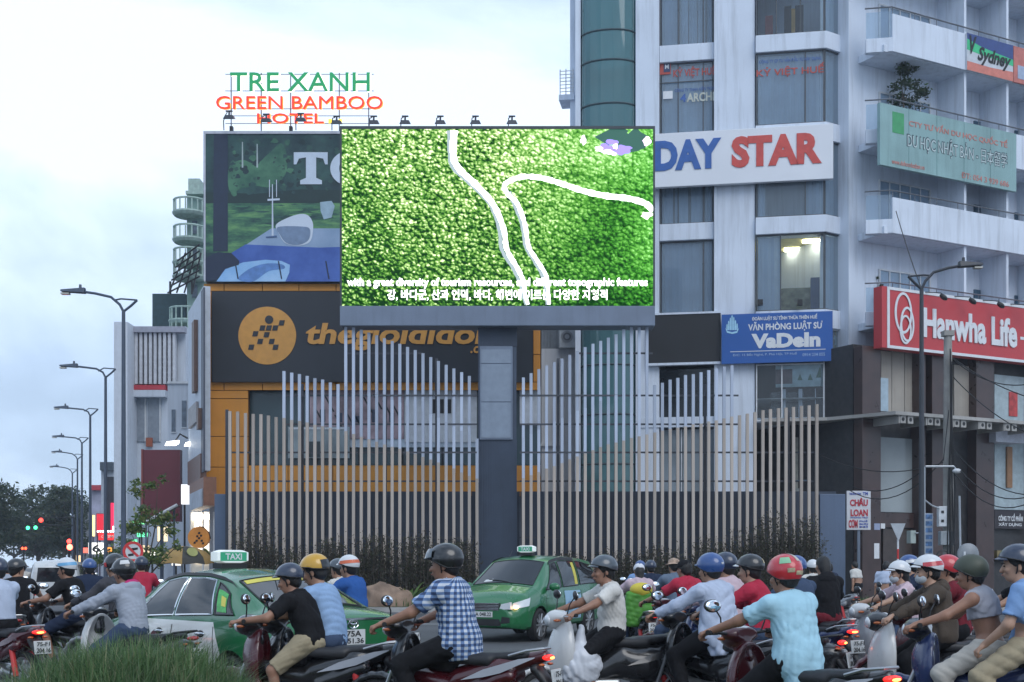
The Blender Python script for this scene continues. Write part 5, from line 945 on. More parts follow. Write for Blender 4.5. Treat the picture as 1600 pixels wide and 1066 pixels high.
# traffic lights far down the street
def traffic_light(px, py, d, lit, label, arm=None):
    t = thing('traffic_light', label, 'traffic light', G(px, d), group='traffic lights down the left street', world=True)
    MB().cyl(G(px if arm is None else arm, d + .2), P(px if arm is None else arm, py - 4, d + .2), .08, n=7).build('pole', BLACK, t)
    if arm is not None: MB().cyl(P(arm, py - 4, d + .2), P(px - 2, py - 4, d + .2), .05, n=6).build('mast_arm', BLACK, t)
    for (x, y, c, s, r) in lit:
        bxf(t, BLACK, 'housing', d, x - 2.6, x + 2.6, y - 4, y + 4, .3); MB().ell(P(x, y, d - .04), (r, .06, r), 12, 6).build('lit_lens', emit('tl_%s' % ''.join('%.1f' % k for k in c) + str(s), c, s), t, smooth='all')
traffic_light(64, 813, 92, [(64, 813, (1, .03, .02), 7, .15)], 'red traffic light high on the left against the dark trees', arm=116)
traffic_light(49, 825, 92, [(43.5, 825, (.05, 1, .35), 4.5, .13), (55.5, 824.5, (.05, 1, .35), 4.5, .13)], 'pair of green traffic lights left of the red one', arm=117)
traffic_light(108, 852, 72, [(108, 846, (1, .04, .03), 6, .13), (109, 855, (1, .10, .06), 9, .17)], 'bright red traffic light low beside the van')
traffic_light(37, 857, 110, [(35, 857, (1, .06, .02), 6, .11), (40, 857, (1, .06, .02), 6, .11)], 'twin red lights far off low at the left edge')
# ------------------------------------------------------------------ trees and shrubs
BARK = mat('bark', (.07, .055, .042), .95, var=.3, scale=3, bump=.6)
def leaves(name, pts, size, mats, parent, seed, weights=None, flat=.3):
    Rg = np.random.default_rng(seed); n = len(pts); p = np.array(pts, 'f'); a = Rg.normal(size=(n, 3)); a[:, 2] = a[:, 2] * (1 - flat) ; a /= np.linalg.norm(a, axis=1)[:, None]
    b = Rg.normal(size=(n, 3)); b = np.cross(a, b); b /= np.linalg.norm(b, axis=1)[:, None] + 1e-6; s = size * Rg.uniform(.6, 1.4, n)[:, None]
    V = np.stack([p - a * s, p + b * s * .42 - a * s * .1, p + a * s, p - b * s * .42 + a * s * .1], 1).reshape(-1, 3); idx = np.arange(n * 4).reshape(-1, 4)
    T = np.array(rootmat(parent)); V = V @ T[:3, :3].T + T[:3, 3]
    me = bpy.data.meshes.new(name); me.from_pydata(V.tolist(), [], idx.tolist())
    for m in mats: me.materials.append(m)
    me.polygons.foreach_set('material_index', Rg.choice(len(mats), n, p=weights)); me.update(); return link(name, me, parent)
def tree(px, d, h, crown, nl, size, mats, label, seed, trunk_r=.18, group='street trees', cat='tree', name='tree', ztr=0, lean=0, weights=None, clump=.22):
    """crown: list of (dx, dy, z, rx, ry, rz) ellipsoids that limbs reach into"""
    Rg = random.Random(seed); b0 = G(px, d, ztr); t = thing(name, label, cat, b0, group=group, world=True); mb = MB(); zc_ = min(c[2] for c in crown)
    fork = b0 + Vector((lean, 0, max(.3, (zc_ - ztr) * .6))); mb.tube([b0, b0.lerp(fork, .5) + Vector((.03, 0, 0)), fork], [trunk_r, trunk_r * .8, trunk_r * .68], 8)
    pts = []; tot = sum(c[3] * c[4] * c[5] for c in crown)
    for c in crown:
        cc = b0 + Vector((c[0], c[1], c[2])); mid = fork.lerp(cc, .5) + Vector((Rg.uniform(-.2, .2), 0, .1)); mb.tube([fork, mid, cc], [trunk_r * .55, trunk_r * .35, trunk_r * .12], 6)
        nn = int(nl * c[3] * c[4] * c[5] / tot); nc = max(3, nn // 45)
        for _ in range(nc):
            while 1:
                q = Vector((Rg.uniform(-1, 1), Rg.uniform(-1, 1), Rg.uniform(-1, 1)))
                if .25 < q.length < 1: break
            q = q * (q.length ** -.35); q = Vector((q.x * c[3], q.y * c[4], q.z * c[5])); ctr = cc + q
            if Rg.random() < .4: mb.tube([cc, cc.lerp(ctr, .6) + Vector((0, 0, .05)), ctr], [trunk_r * .12, trunk_r * .07, trunk_r * .03], 4)
            k = clump * (c[3] + c[5]) * .5
            for _ in range(max(1, nn // nc)): pts.append((ctr.x + Rg.gauss(0, k), ctr.y + Rg.gauss(0, k), ctr.z + Rg.gauss(0, k * .6)))
    mb.build('trunk', BARK, t, smooth=True); leaves('crown', pts, size, mats, t, seed, weights); return t
DKG = [leafm('leaf_dark', (.022, .042, .022)), leafm('leaf_dark2', (.035, .06, .03)), leafm('leaf_olive', (.06, .075, .03))]
MDG = [leafm('leaf_mid', (.05, .10, .03)), leafm('leaf_bright', (.10, .17, .045)), leafm('leaf_yellow', (.19, .22, .06))]
tree(60, 150, 12, [(-2, 0, 8.2, 3.6, 3, 1.5), (1.2, 1, 9.3, 3.6, 3, 1.5), (3.4, 0, 7.6, 2.6, 3, 2), (-3.5, 1, 6.2, 3, 3, 2), (0, -1, 6.0, 4, 3, 2), (2.0, 0, 4.3, 3.2, 3, 1.4)], 9000, .24, DKG, 'broad dark street tree with a flat feathery crown behind the traffic lights', 1, .3)
tree(100, 138, 10, [(0, 0, 8.4, 2.0, 2, 1.4), (-.6, 0, 6.2, 2.3, 2, 1.8), (.6, 0, 4.5, 2.0, 2, 1.6)], 5000, .22, DKG, 'olive tinted tree right of the broad dark one, behind the far lamp posts', 2, .25, weights=[.3, .3, .4])
tree(-4, 118, 9, [(0, 0, 7.2, 1.8, 2, 2.0), (.2, 0, 4.5, 2.0, 2, 1.6), (-1, 0, 5.8, 2, 2, 1.8)], 4500, .2, DKG, 'dark tree cut off by the left edge of the picture', 3, .25)
tree(22, 190, 9, [(0, 0, 6, 5.5, 4, 2.4), (5, 0, 5, 5, 4, 2.2), (-5, 0, 5.5, 4, 4, 2.2)], 6000, .3, DKG, 'low hazy mass of trees farthest down the street', 4, .3)
tree(222, 44, 4, [(-.35, 0, 2.6, .55, .5, .5), (.25, 0, 3.2, .55, .5, .42), (.95, .1, 2.95, .42, .4, .36), (1.3, 0, 2.3, .3, .3, .2), (-.05, 0, 4.2, .42, .4, .35), (.55, 0, 4.45, .3, .3, .22), (-.5, 0, 1.7, .6, .5, .35), (.4, -.1, 1.9, .55, .5, .35)], 2600, .075, MDG, 'young light green street tree in front of the dark red panel', 5, .06, clump=.26, lean=.1)
tree(172, 70, 3, [(0, 0, 2.0, 1.1, .8, .5), (.9, 0, 1.6, .9, .8, .45)], 1500, .1, MDG, 'small leafy bush under the red illuminated sign', 6, .05)
# dark scraggy shrubs on the island
SHB = [leafm('shrub_a', (.040, .036, .026)), leafm('shrub_b', (.062, .054, .036)), leafm('shrub_c', (.06, .068, .036))]
def shrub(px, d, h, wd, label, seed, mats=SHB, nl=1500, size=.042, tw=34):
    Rg = random.Random(seed); b0 = G(px, d, .15); t = thing('shrub', label, 'shrub', b0, group='dark shrubs in front of the bar screen', world=True); mb = MB(); pts = []
    for k in range(tw):
        a = b0 + Vector((Rg.uniform(-.6, .6) * wd, Rg.uniform(-.3, .3), 0)); hh = h * Rg.uniform(.45, 1) * (1 - .25 * abs(a.x - b0.x) / wd); tip = a + Vector((Rg.gauss(0, .16), Rg.gauss(0, .12), hh)); m_ = a.lerp(tip, .5) + Vector((Rg.gauss(0, .07), 0, 0)); mb.tube([a, m_, tip], [.018, .012, .005], 4)
        for _ in range(nl // tw):
            s = Rg.random() ** .55; p = a.lerp(tip, s); k2 = .085 + .05 * s; pts.append((p.x + Rg.gauss(0, k2), p.y + Rg.gauss(0, .1), p.z + Rg.gauss(0, .08)))
    mb.build('stems', BARK, t); leaves('foliage', pts, size, mats, t, seed, flat=-.6); return t
for i, (px, d, h, wd, lb) in enumerate(((400, 44.6, 2.2, .9, 'tall dark shrub at the left end of the bar screen behind the taxi roof'), (462, 44.8, 1.5, .8, 'low dark shrub left of the yellow helmet'), (520, 44.5, 1.7, .8, 'dark shrub behind the white and orange helmet'), (590, 45, 1.8, .9, 'dark shrub above the large boulder'), (655, 44.6, 1.9, .8, 'dark shrub between the boulder and the plaid shirt rider'), (715, 44.7, 1.7, .7, 'dark shrub left of the ribbed column'), (890, 44.6, 1.3, .8, 'low dark shrub over the people carrier roof'), (960, 44.6, 1.4, .9, 'dark shrub behind the white shirt rider'), (1030, 44.7, 1.5, .9, 'dark shrub above the camouflage hat'), (1100, 44.6, 1.7, .9, 'dark shrub behind the blue helmet'), (1165, 44.6, 2.0, .9, 'dark shrub behind the black helmet with a label'), (1215, 44.7, 2.35, .9, 'tallest dark shrub, behind the red and white helmet'), (1262, 44.6, 2.2, .7, 'dark shrub at the right end of the bar screen'))): shrub(px, d, h * 1.5, wd * 1.15, lb, 20 + i, nl=5200, tw=70)
def palm(px, d, h, label, seed, n=24, mats=MDG):
    Rg = random.Random(seed); b0 = G(px, d, .16); t = thing('fan_plant', label, 'plant', b0, group='green arching plants on the island', world=True)
    for k in range(n):
        a = Rg.uniform(0, 6.283); ln = h * Rg.uniform(.7, 1.15); up_ = Rg.uniform(.5, 1.0); rows = []
        for j in range(6):
            s = j / 5; p = b0 + Vector((math.cos(a), math.sin(a) * .7, 0)) * ln * .75 * s + Vector((0, 0, ln * up_ * (s - .55 * s * s))); w_ = .07 * (1 - s * .85); sd_ = Vector((-math.sin(a), math.cos(a), 0)) * w_; rows.append([p - sd_, p + sd_])
        MB().grid(rows).build('frond', mats[k % 3], t, smooth='all')
palm(640, 43.6, 1.7, 'bright green arching plant between the boulder and the plaid shirt rider', 1, 30); palm(690, 43.8, 1.3, 'low green arching plant left of the people carrier', 2); palm(915, 43.9, 1.3, 'green arching plant right behind the people carrier', 3); palm(985, 43.8, 1.5, 'green arching plant behind the white shirt rider', 4); palm(440, 43.9, 1.2, 'green arching plant behind the black helmet', 5)
# potted tree on a balcony
bt = P(1408, 170, 55.6); tree(1411, 56.2, 2.2, [(.1, 0, .9, .5, .4, .4), (.75, .2, 1.0, .4, .4, .5), (.5, .2, 1.65, .35, .4, .3), (-.2, 0, 1.85, .5, .4, .3), (.3, .2, .4, .8, .4, .2)], 1300, .085, DKG + MDG[:1], 'bushy potted tree on the balcony above the turquoise sign', 9, .05, group='balcony plants', ztr=P(0, 172, 56.2).z, clump=.3, weights=[.35, .3, .2, .15])
tree(1369, 56.4, 1, [(0, 0, .4, .2, .2, .2), (.05, 0, .85, .22, .2, .12), (0, 0, 1.2, .12, .1, .08)], 160, .07, DKG, 'thin potted plant on the balcony left of the red insurance sign', 10, .03, group='balcony plants', ztr=P(0, 478, 56.4).z)
# ------------------------------------------------------------------ organic shapes: distance fields meshed with surface nets
class SDF:
    def __init__(s, lo, hi, h):
        s.h = h; s.lo = np.array(lo, 'f'); n = np.ceil((np.array(hi) - s.lo) / h).astype(int) + 2; s.n = n
        s.f = np.full(n, .5, 'f'); s.ax = [s.lo[i] + h * np.arange(n[i], dtype='f') for i in range(3)]
    def sub(s, lo, hi):
        a = np.clip(np.floor((np.array(lo) - s.lo) / s.h).astype(int), 0, s.n); b = np.clip(np.ceil((np.array(hi) - s.lo) / s.h).astype(int) + 1, 0, s.n)
        if (b - a).min() <= 0: return None, None
        sl = tuple(slice(a[i], b[i]) for i in range(3))
        return sl, (s.ax[0][sl[0]][:, None, None], s.ax[1][sl[1]][None, :, None], s.ax[2][sl[2]][None, None, :])
    def mix(s, sl, d, k, op='add'):
        o = s.f[sl]
        if op == 'add':
            if k > 0: hh = np.maximum(k - np.abs(o - d), 0) / k; s.f[sl] = np.minimum(o, d) - hh * hh * k * .25
            else: s.f[sl] = np.minimum(o, d)
        else:      # subtract
            d = -d
            if k > 0: hh = np.maximum(k - np.abs(o - d), 0) / k; s.f[sl] = np.maximum(o, d) + hh * hh * k * .25
            else: s.f[sl] = np.maximum(o, d)
    def cone(s, a, b, r1, r2=None, k=.03, sx=1.0, op='add'):
        """tapered capsule; sx > 1 flattens it sideways (x)"""
        r2 = r1 if r2 is None else r2; a = np.array(a, 'f'); b = np.array(b, 'f'); r = max(r1, r2); m = r + k + 3 * s.h
        sl, X = s.sub(np.minimum(a, b) - m, np.maximum(a, b) + m)
        if sl is None: return s
        ba = b - a; W = np.array([sx * sx, 1, 1], 'f'); L2 = max(float((ba * ba * W).sum()), 1e-9)
        px, py, pz = X[0] - a[0], X[1] - a[1], X[2] - a[2]
        t = np.clip((px * ba[0] * W[0] + py * ba[1] + pz * ba[2]) / L2, 0, 1)
        d = np.sqrt(((px - t * ba[0]) * sx) ** 2 + (py - t * ba[1]) ** 2 + (pz - t * ba[2]) ** 2) - (r1 + (r2 - r1) * t)
        s.mix(sl, d / max(1, sx * .8), k, op); return s
    def ell(s, c, r, k=.03, R=None, op='add'):
        c = np.array(c, 'f'); r = np.array(r, 'f'); m = r.max() + k + 3 * s.h; sl, X = s.sub(c - m, c + m)
        if sl is None: return s
        p = [X[i] - c[i] for i in range(3)]
        if R is not None:
            Rt = np.array(R).T; p = [Rt[i, 0] * p[0] + Rt[i, 1] * p[1] + Rt[i, 2] * p[2] for i in range(3)]
        k0 = np.sqrt((p[0] / r[0]) ** 2 + (p[1] / r[1]) ** 2 + (p[2] / r[2]) ** 2); k1 = np.sqrt((p[0] / r[0] ** 2) ** 2 + (p[1] / r[1] ** 2) ** 2 + (p[2] / r[2] ** 2) ** 2)
        s.mix(sl, k0 * (k0 - 1) / np.maximum(k1, 1e-6), k, op); return s
    def box(s, c, b, rd, k=.02, R=None, op='add'):
        c = np.array(c, 'f'); b = np.array(b, 'f'); m = np.linalg.norm(b) + k + 3 * s.h; sl, X = s.sub(c - m, c + m)
        if sl is None: return s
        p = [X[i] - c[i] for i in range(3)]
        if R is not None:
            Rt = np.array(R).T; p = [Rt[i, 0] * p[0] + Rt[i, 1] * p[1] + Rt[i, 2] * p[2] for i in range(3)]
        q = [np.abs(p[i]) - (b[i] - rd) for i in range(3)]
        d = np.sqrt(np.maximum(q[0], 0) ** 2 + np.maximum(q[1], 0) ** 2 + np.maximum(q[2], 0) ** 2) + np.minimum(np.maximum(np.maximum(q[0], q[1]), q[2]), 0) - rd
        s.mix(sl, d, k, op); return s
    def cut(s, p, n, k=0, near=None, rad=.2):
        """remove the half space in direction n beyond p (within rad of near when given)"""
        p = np.array(p, 'f'); n = np.array(n, 'f'); n = n / np.linalg.norm(n)
        if near is not None: sl, X = s.sub(np.array(near) - rad, np.array(near) + rad)
        else: sl = (slice(None),) * 3; X = (s.ax[0][:, None, None], s.ax[1][None, :, None], s.ax[2][None, None, :])
        if sl is None: return s
        d = (X[0] - p[0]) * n[0] + (X[1] - p[1]) * n[1] + (X[2] - p[2]) * n[2]; o = s.f[sl]
        s.f[sl] = np.maximum(o, d); return s
    def wrinkle(s, amp, seed, fr=(1, 1, 1)):
        R0 = np.random.default_rng(seed); X = (s.ax[0][:, None, None], s.ax[1][None, :, None], s.ax[2][None, None, :]); w = 0
        for k in range(6):        # ridged folds: long creases that fade in and out
            v = R0.normal(size=3) * np.array(fr) * (30 + 16 * k); ph = R0.uniform(0, 6.28); u = R0.normal(size=3) * 8; g = R0.normal(size=3) * 7; gp = R0.uniform(0, 6.28)
            msk = np.clip(.5 + .9 * np.sin(X[0] * g[0] + X[1] * g[1] + X[2] * g[2] + gp), 0, 1)
            w = w + (1 - 2 * np.abs(np.sin(.5 * (X[0] * v[0] + X[1] * v[1] + X[2] * v[2] + ph + 1.4 * np.sin(X[0] * u[0] + X[1] * u[1] + X[2] * u[2]))))) * msk / (1 + .28 * k)
        s.f = s.f + (amp * .5) * w.astype('f'); return s
    def mesh(s, name, mats, parent=None):
        f = s.f; f[0] = f[-1] = .3; f[:, 0] = f[:, -1] = .3; f[:, :, 0] = f[:, :, -1] = .3
        ins = f < 0; c = [ins[i:ins.shape[0] - 1 + i, j:ins.shape[1] - 1 + j, k:ins.shape[2] - 1 + k] for i in (0, 1) for j in (0, 1) for k in (0, 1)]
        cnt = sum(x.astype(np.int8) for x in c); act = (cnt > 0) & (cnt < 8); idx = np.argwhere(act)
        if len(idx) == 0: return None
        cv = np.stack([f[idx[:, 0] + i, idx[:, 1] + j, idx[:, 2] + k] for i in (0, 1) for j in (0, 1) for k in (0, 1)], 1); off = np.array([(i, j, k) for i in (0, 1) for j in (0, 1) for k in (0, 1)], 'f')
        acc = np.zeros((len(idx), 3), 'f'); nn = np.zeros(len(idx), 'f')
        for a in range(8):
            for b in range(a + 1, 8):
                if abs(off[a] - off[b]).sum() != 1: continue
                va, vb = cv[:, a], cv[:, b]; m = (va < 0) != (vb < 0); t = np.where(m, va / np.where(m, va - vb, 1), 0)
                acc += (off[a] + (off[b] - off[a]) * t[:, None]) * m[:, None]; nn += m
        V = s.lo + s.h * (idx + acc / nn[:, None]); vid = np.full(act.shape, -1, np.int64); vid[tuple(idx.T)] = np.arange(len(idx)); Q = []
        for ax in range(3):
            A = ins[:-1] if ax == 0 else ins[:, :-1] if ax == 1 else ins[:, :, :-1]; B = ins[1:] if ax == 0 else ins[:, 1:] if ax == 1 else ins[:, :, 1:]
            e = np.argwhere(A != B); o1, o2 = [(1, 2), (2, 0), (0, 1)][ax]; e = e[(e[:, o1] > 0) & (e[:, o2] > 0)]
            d1 = np.zeros(3, int); d1[o1] = 1; d2 = np.zeros(3, int); d2[o2] = 1; g = lambda q: vid[tuple(q.T)]
            q = np.stack([g(e - d1 - d2), g(e - d2), g(e), g(e - d1)], 1); flip = ~A[tuple(e.T)]; q[flip] = q[flip][:, ::-1]; Q.append(q)
        Q = np.concatenate(Q); me = bpy.data.meshes.new(name); me.vertices.add(len(V)); me.vertices.foreach_set('co', V.astype('f').ravel())
        me.loops.add(Q.size); me.loops.foreach_set('vertex_index', Q.ravel().astype('i')); me.polygons.add(len(Q)); me.polygons.foreach_set('loop_start', np.arange(0, Q.size, 4, dtype='i'))
        me.polygons.foreach_set('use_smooth', np.ones(len(Q), bool)); me.update(calc_edges=True); me.validate()
        for m in (mats if isinstance(mats, (list, tuple)) else [mats]): me.materials.append(m)
        return link(name, me, parent)
def ik(a, b, l1, l2, pole):
    a, b = Vector(a), Vector(b); d = b - a; D = min(d.length, (l1 + l2) * .995); b = a + d.normalized() * D
    x = (l1 * l1 - l2 * l2 + D * D) / (2 * D); y = math.sqrt(max(0, l1 * l1 - x * x)); u = d.normalized(); p = Vector(pole); p = (p - u * p.dot(u)).normalized(); return a + u * x + p * y, b
# ------------------------------------------------------------------ people
SKIN = [mat('skin_%d' % i, c, .5, var=.1, scale=9, bump=.05) for i, c in enumerate(((.36, .20, .13), (.30, .155, .10), (.42, .25, .17)))]
HAIR = mat('hair_black', (.010, .009, .009), .45, var=.2, scale=20, bump=.4); EYE_ = mat('eye_dark', (.01, .008, .008), .2); LIP = mat('lip', (.26, .10, .08), .5)
def cloth(name, c, rough=.85): return mat('cloth_' + name, c, rough, var=.10, scale=5, bump=.35, bscale=16, spec=.2)
def plaid(name, a, b_, c_):
    m = mat('cloth_' + name, a, .85, var=0); t = m.node_tree; l = t.links.new; bs = t.nodes['Principled BSDF']; co = t.nodes.new('ShaderNodeTexCoord'); sp = t.nodes.new('ShaderNodeSeparateXYZ'); l(co.outputs['Object'], sp.inputs[0])
    an_ = t.nodes.new('ShaderNodeMath'); an_.operation = 'ARCTAN2'; l(sp.outputs['X'], an_.inputs[0]); l(sp.outputs['Y'], an_.inputs[1]); ad = t.nodes.new('ShaderNodeMath'); ad.operation = 'MULTIPLY'; ad.inputs[1].default_value = .155; l(an_.outputs[0], ad.inputs[0]); outs = []
    for src, ph in ((ad.outputs[0], 0), (sp.outputs['Z'], .4)):
        mu = t.nodes.new('ShaderNodeMath'); mu.operation = 'MULTIPLY_ADD'; mu.inputs[1].default_value = 140; mu.inputs[2].default_value = ph; l(src, mu.inputs[0]); sn = t.nodes.new('ShaderNodeMath'); sn.operation = 'SINE'; l(mu.outputs[0], sn.inputs[0])
        mr = t.nodes.new('ShaderNodeMapRange'); mr.inputs[1].default_value = -.15; mr.inputs[2].default_value = .15; l(sn.outputs[0], mr.inputs[0]); outs.append(mr.outputs[0])
    s_ = t.nodes.new('ShaderNodeMath'); s_.operation = 'ADD'; l(outs[0], s_.inputs[0]); l(outs[1], s_.inputs[1]); h_ = t.nodes.new('ShaderNodeMath'); h_.operation = 'MULTIPLY'; h_.inputs[1].default_value = .5; l(s_.outputs[0], h_.inputs[0])
    r = t.nodes.new('ShaderNodeValToRGB'); r.color_ramp.interpolation = 'CONSTANT'; r.color_ramp.elements[0].color = (*a, 1); r.color_ramp.elements[1].position = .75; r.color_ramp.elements[1].color = (*c_, 1); e_ = r.color_ramp.elements.new(.3); e_.color = (*b_, 1)
    l(h_.outputs[0], r.inputs[0]); l(r.outputs[0], bs.inputs['Base Color']); return m
SHOE = mat('shoe_dark', (.03, .028, .028), .6); STRAP = mat('strap_black', (.015, .015, .016), .6)
def helmet(par, c, R, col, style, s=1.0):
    """open helmet: shell, rim lining, peak, chin straps. c = head centre, R = head rotation (local forward +y)"""
    r = Vector((.121, .148, .128)) * s; rowsO = []; n = 28; m = 9; full = style.get('full', False); cz = .016
    for i in range(m + 1):
        row = []
        for j in range(n):
            t = 6.2832 * j / n; fy = math.sin(t); zr_ = (.30 if fy > 0 else .30) * max(fy, 0) * (1.0 if not full else .8) + (-.42 if not full else -.62) * max(-fy, 0) ** .7 + (-.05 if not full else -.45) * (1 - abs(fy)); zr_ = max(-.75, min(.5, zr_))
            ph0 = math.acos(zr_); ph = ph0 * i / m; q = Vector((r.x * math.sin(ph) * math.cos(t), r.y * math.sin(ph) * math.sin(t) - .006, r.z * math.cos(ph) + cz)); row.append(Vector(c) + R @ q)
        rowsO.append(row)
    rim = rowsO[-1]; cc = Vector(c) + R @ Vector((0, 0, cz)); inn = [p.lerp(cc, .12) for p in rim]
    sh = MB().grid(rowsO, True).build('helmet', col, par, smooth='all')
    MB().grid([rim, inn, [p.lerp(cc, .2) + R @ Vector((0, 0, .04)) for p in rim]], True).build('lining', STRAP, sh, smooth='all')
    MB().tube(rim + [rim[0]], .0055 * s, 5, cap=False).build('edge_trim', style.get('trim', STRAP), sh)
    if style.get('peak', True):
        rows = []
        for i in range(4):
            row = []
            for j in range(9):
                t = math.radians(38 + 104 * j / 8); e = r.y * (1.0 + .27 * s * (i / 3) * math.sin(math.radians(180 * j / 8)) ** .5); z0 = r.z * .30 * math.sin(t) + cz; row.append(Vector(c) + R @ Vector((r.x * .985 * math.cos(t) * (1 + .07 * i / 3), e * math.sin(t) * .955, z0 - .012 * i / 3 - .004)))
            rows.append(row)
        pk = MB().grid(rows); pk.grid([[p + R @ Vector((0, 0, -.006)) for p in rw] for rw in rows[::-1]]); pk.build('peak', style.get('peakcol', col), sh, smooth='all')
    if style.get('visor'):
        rows = []
        for i in range(4): rows.append([Vector(c) + R @ Vector(((r.x + .010) * math.cos(t) * math.sqrt(max(.1, 1 - (.62 - .17 * i) ** 2)), (r.y + .016) * math.sin(t) * math.sqrt(max(.1, 1 - (.62 - .17 * i) ** 2)), (r.z + .01) * (.62 - .17 * i) + .022)) for t in [math.radians(30 + 120 * j / 8) for j in range(9)]])
        MB().grid(rows).build('visor', style['visor'], sh, smooth='all')
    if style.get('stripe'):
        for (x0, x1, m_) in style['stripe']:
            rows = []
            for i in range(13):
                ph = math.radians(-62 + 125 * i / 12); rows.append([Vector(c) + R @ Vector(((r.x + .002) * x, (r.y + .0025) * math.sin(ph) * math.sqrt(1 - x * x) - .006, (r.z + .0025) * math.cos(ph) * math.sqrt(1 - x * x) + cz)) for x in (x0, (x0 + x1) / 2, x1)])
            MB().grid(rows).build('stripe', m_, sh, smooth='all')
    if style.get('band'):
        rows = []
        for zz in (.06, .40): rows.append([Vector(c) + R @ Vector(((r.x + .003) * math.sqrt(1 - zz * zz) * math.cos(t), (r.y + .003) * math.sqrt(1 - zz * zz) * math.sin(t) - .006, r.z * zz + cz)) for t in [math.radians(150 + 240 * j / 16) for j in range(17)]])
        MB().grid(rows).build('band', style['band'], sh, smooth='all')
    for pat in style.get('patch', ()):
        t0, t1, z0, z1, m_ = pat; rows = []
        for zz in np.linspace(z0, z1, 4): rows.append([Vector(c) + R @ Vector(((r.x + .003) * math.sqrt(1 - zz * zz) * math.cos(t), (r.y + .003) * math.sqrt(1 - zz * zz) * math.sin(t) - .006, (r.z + .002) * zz + cz)) for t in [math.radians(t0 + (t1 - t0) * j / 5) for j in range(6)]])
        MB().grid(rows).build('sticker', m_, sh, smooth='all')
    for sx in (-1, 1):
        MB().tube([Vector(c) + R @ Vector((sx * r.x * .93, .015, .0)), Vector(c) + R @ Vector((sx * .072, .02, -.075)), Vector(c) + R @ Vector((sx * .02, .045, -.128))], .006, 5).build('chin_strap', STRAP, sh)
    return sh
def person(label, loc, face, shirt, trousers, hel=None, style=None, skin=0, h=.0125, seat=.775, lean=8, slouch=.05, yaw=0, pitch=6, hands=None, feet=None, sleeve='short', short_trousers=False, scale=1.0, build=1.0, hair='cap', seed=1, bare_midriff=False, collar=True, mask=None, hem=.02, hood=None, cap=None, cat='person', group='motorbike riders', longhair=False, stand=False, loose=1.0, tail=0.0, tuck=False):
    """seated rider (or standing person) facing local +y, built as one body surface with clothes over it; origin on the ground under the hips"""
    root = thing('person', label, cat, loc, face, group, scale)
    hz = seat / scale + .095 if not stand else .90; pel = Vector((0, 0, hz)); ln = math.radians(lean); b = build
    sp1 = pel + Vector((0, math.sin(ln * .4) * .24 - slouch * .5, math.cos(ln * .4) * .24)); shc = pel + Vector((0, math.sin(ln) * .425, math.cos(ln) * .425)); nb = shc + Vector((0, .015, .045)); hc = nb + Vector((0, .045, .158))
    sw = .178 * b; SHL = Vector((-sw, shc.y + .01, shc.z)); SHR = Vector((sw, shc.y + .01, shc.z)); hips = [Vector((-.092, .01, hz)), Vector((.092, .01, hz))]
    if hands is None: hands = [Vector((-.33, .50, 1.04)), Vector((.33, .50, 1.04))] if not stand else [Vector((-.24, .02, .78)), Vector((.24, .04, .80))]
    if feet is None: feet = [Vector((-.20, .24, .30)), Vector((.20, .24, .30))] if not stand else [Vector((-.1, .05, .08)), Vector((.1, -.02, .08))]
    hands = [Vector(q) / (scale if not stand else 1) for q in hands]; feet = [Vector(q) for q in feet]
    els = []; wr = []
    for S, Hn, sx in ((SHL, hands[0], -1), (SHR, hands[1], 1)):
        e_, w_ = ik(S, Hn, .275, .255, (sx * .75, -.35, -.75) if not stand else (sx * .3, -1, 0)); els.append(e_); wr.append(w_)
    kn = []; an = []
    for Hp, Ft, sx in ((hips[0], feet[0], -1), (hips[1], feet[1], 1)):
        k_, a_ = ik(Hp, Ft, .43, .42, (sx * .25, 1, .35)); kn.append(k_); an.append(a_)
    allp = [pel, hc] + els + wr + kn + an + [SHL, SHR]; lo = [min(p[i] for p in allp) - .26 for i in range(3)]; hi = [max(p[i] for p in allp) + .26 for i in range(3)]
    Rh = Matrix.Rotation(math.radians(yaw), 3, 'Z') @ Matrix.Rotation(math.radians(-pitch), 3, 'X')
    H = lambda v: hc + Rh @ Vector(v)
    B = SDF(lo, hi, h)
    # trunk
    B.ell(pel + Vector((0, -.01, .0)), (.165 * b, .125, .12), .05).ell(pel.lerp(sp1, .6), (.138 * b, .105, .14), .06).ell(sp1.lerp(shc, .42), (.160 * b, .118, .19), .06)
    for S in (SHL, SHR): B.cone(nb + Vector((0, -.02, -.01)), S, .062, .058, .05)
    B.cone(nb + Vector((0, -.012, -.04)), H((0, -.02, -.08)), .060, .053, .03)
    # head
    B.ell(H((0, -.012, .03)), (.076, .098, .092), .02, R=np.array(Rh)).ell(H((0, .03, -.03)), (.062, .066, .088), .03, R=np.array(Rh)).ell(H((0, .05, -.085)), (.038, .036, .030), .03, R=np.array(Rh))
    if h <= .016:
        B.cone(H((0, .092, .012)), H((0, .117, -.028)), .011, .015, .014)                                          # nose
        for sx in (-1, 1): B.ell(H((sx * .079, -.012, -.012)), (.010, .022, .032), .008, R=np.array(Rh)); B.ell(H((sx * .031, .103, .012)), (.017, .012, .011), .010, R=np.array(Rh), op='sub'); B.ell(H((sx * .040, .078, -.022)), (.024, .020, .022), .02, R=np.array(Rh))
        B.ell(H((0, .098, -.060)), (.026, .014, .012), .012, R=np.array(Rh))
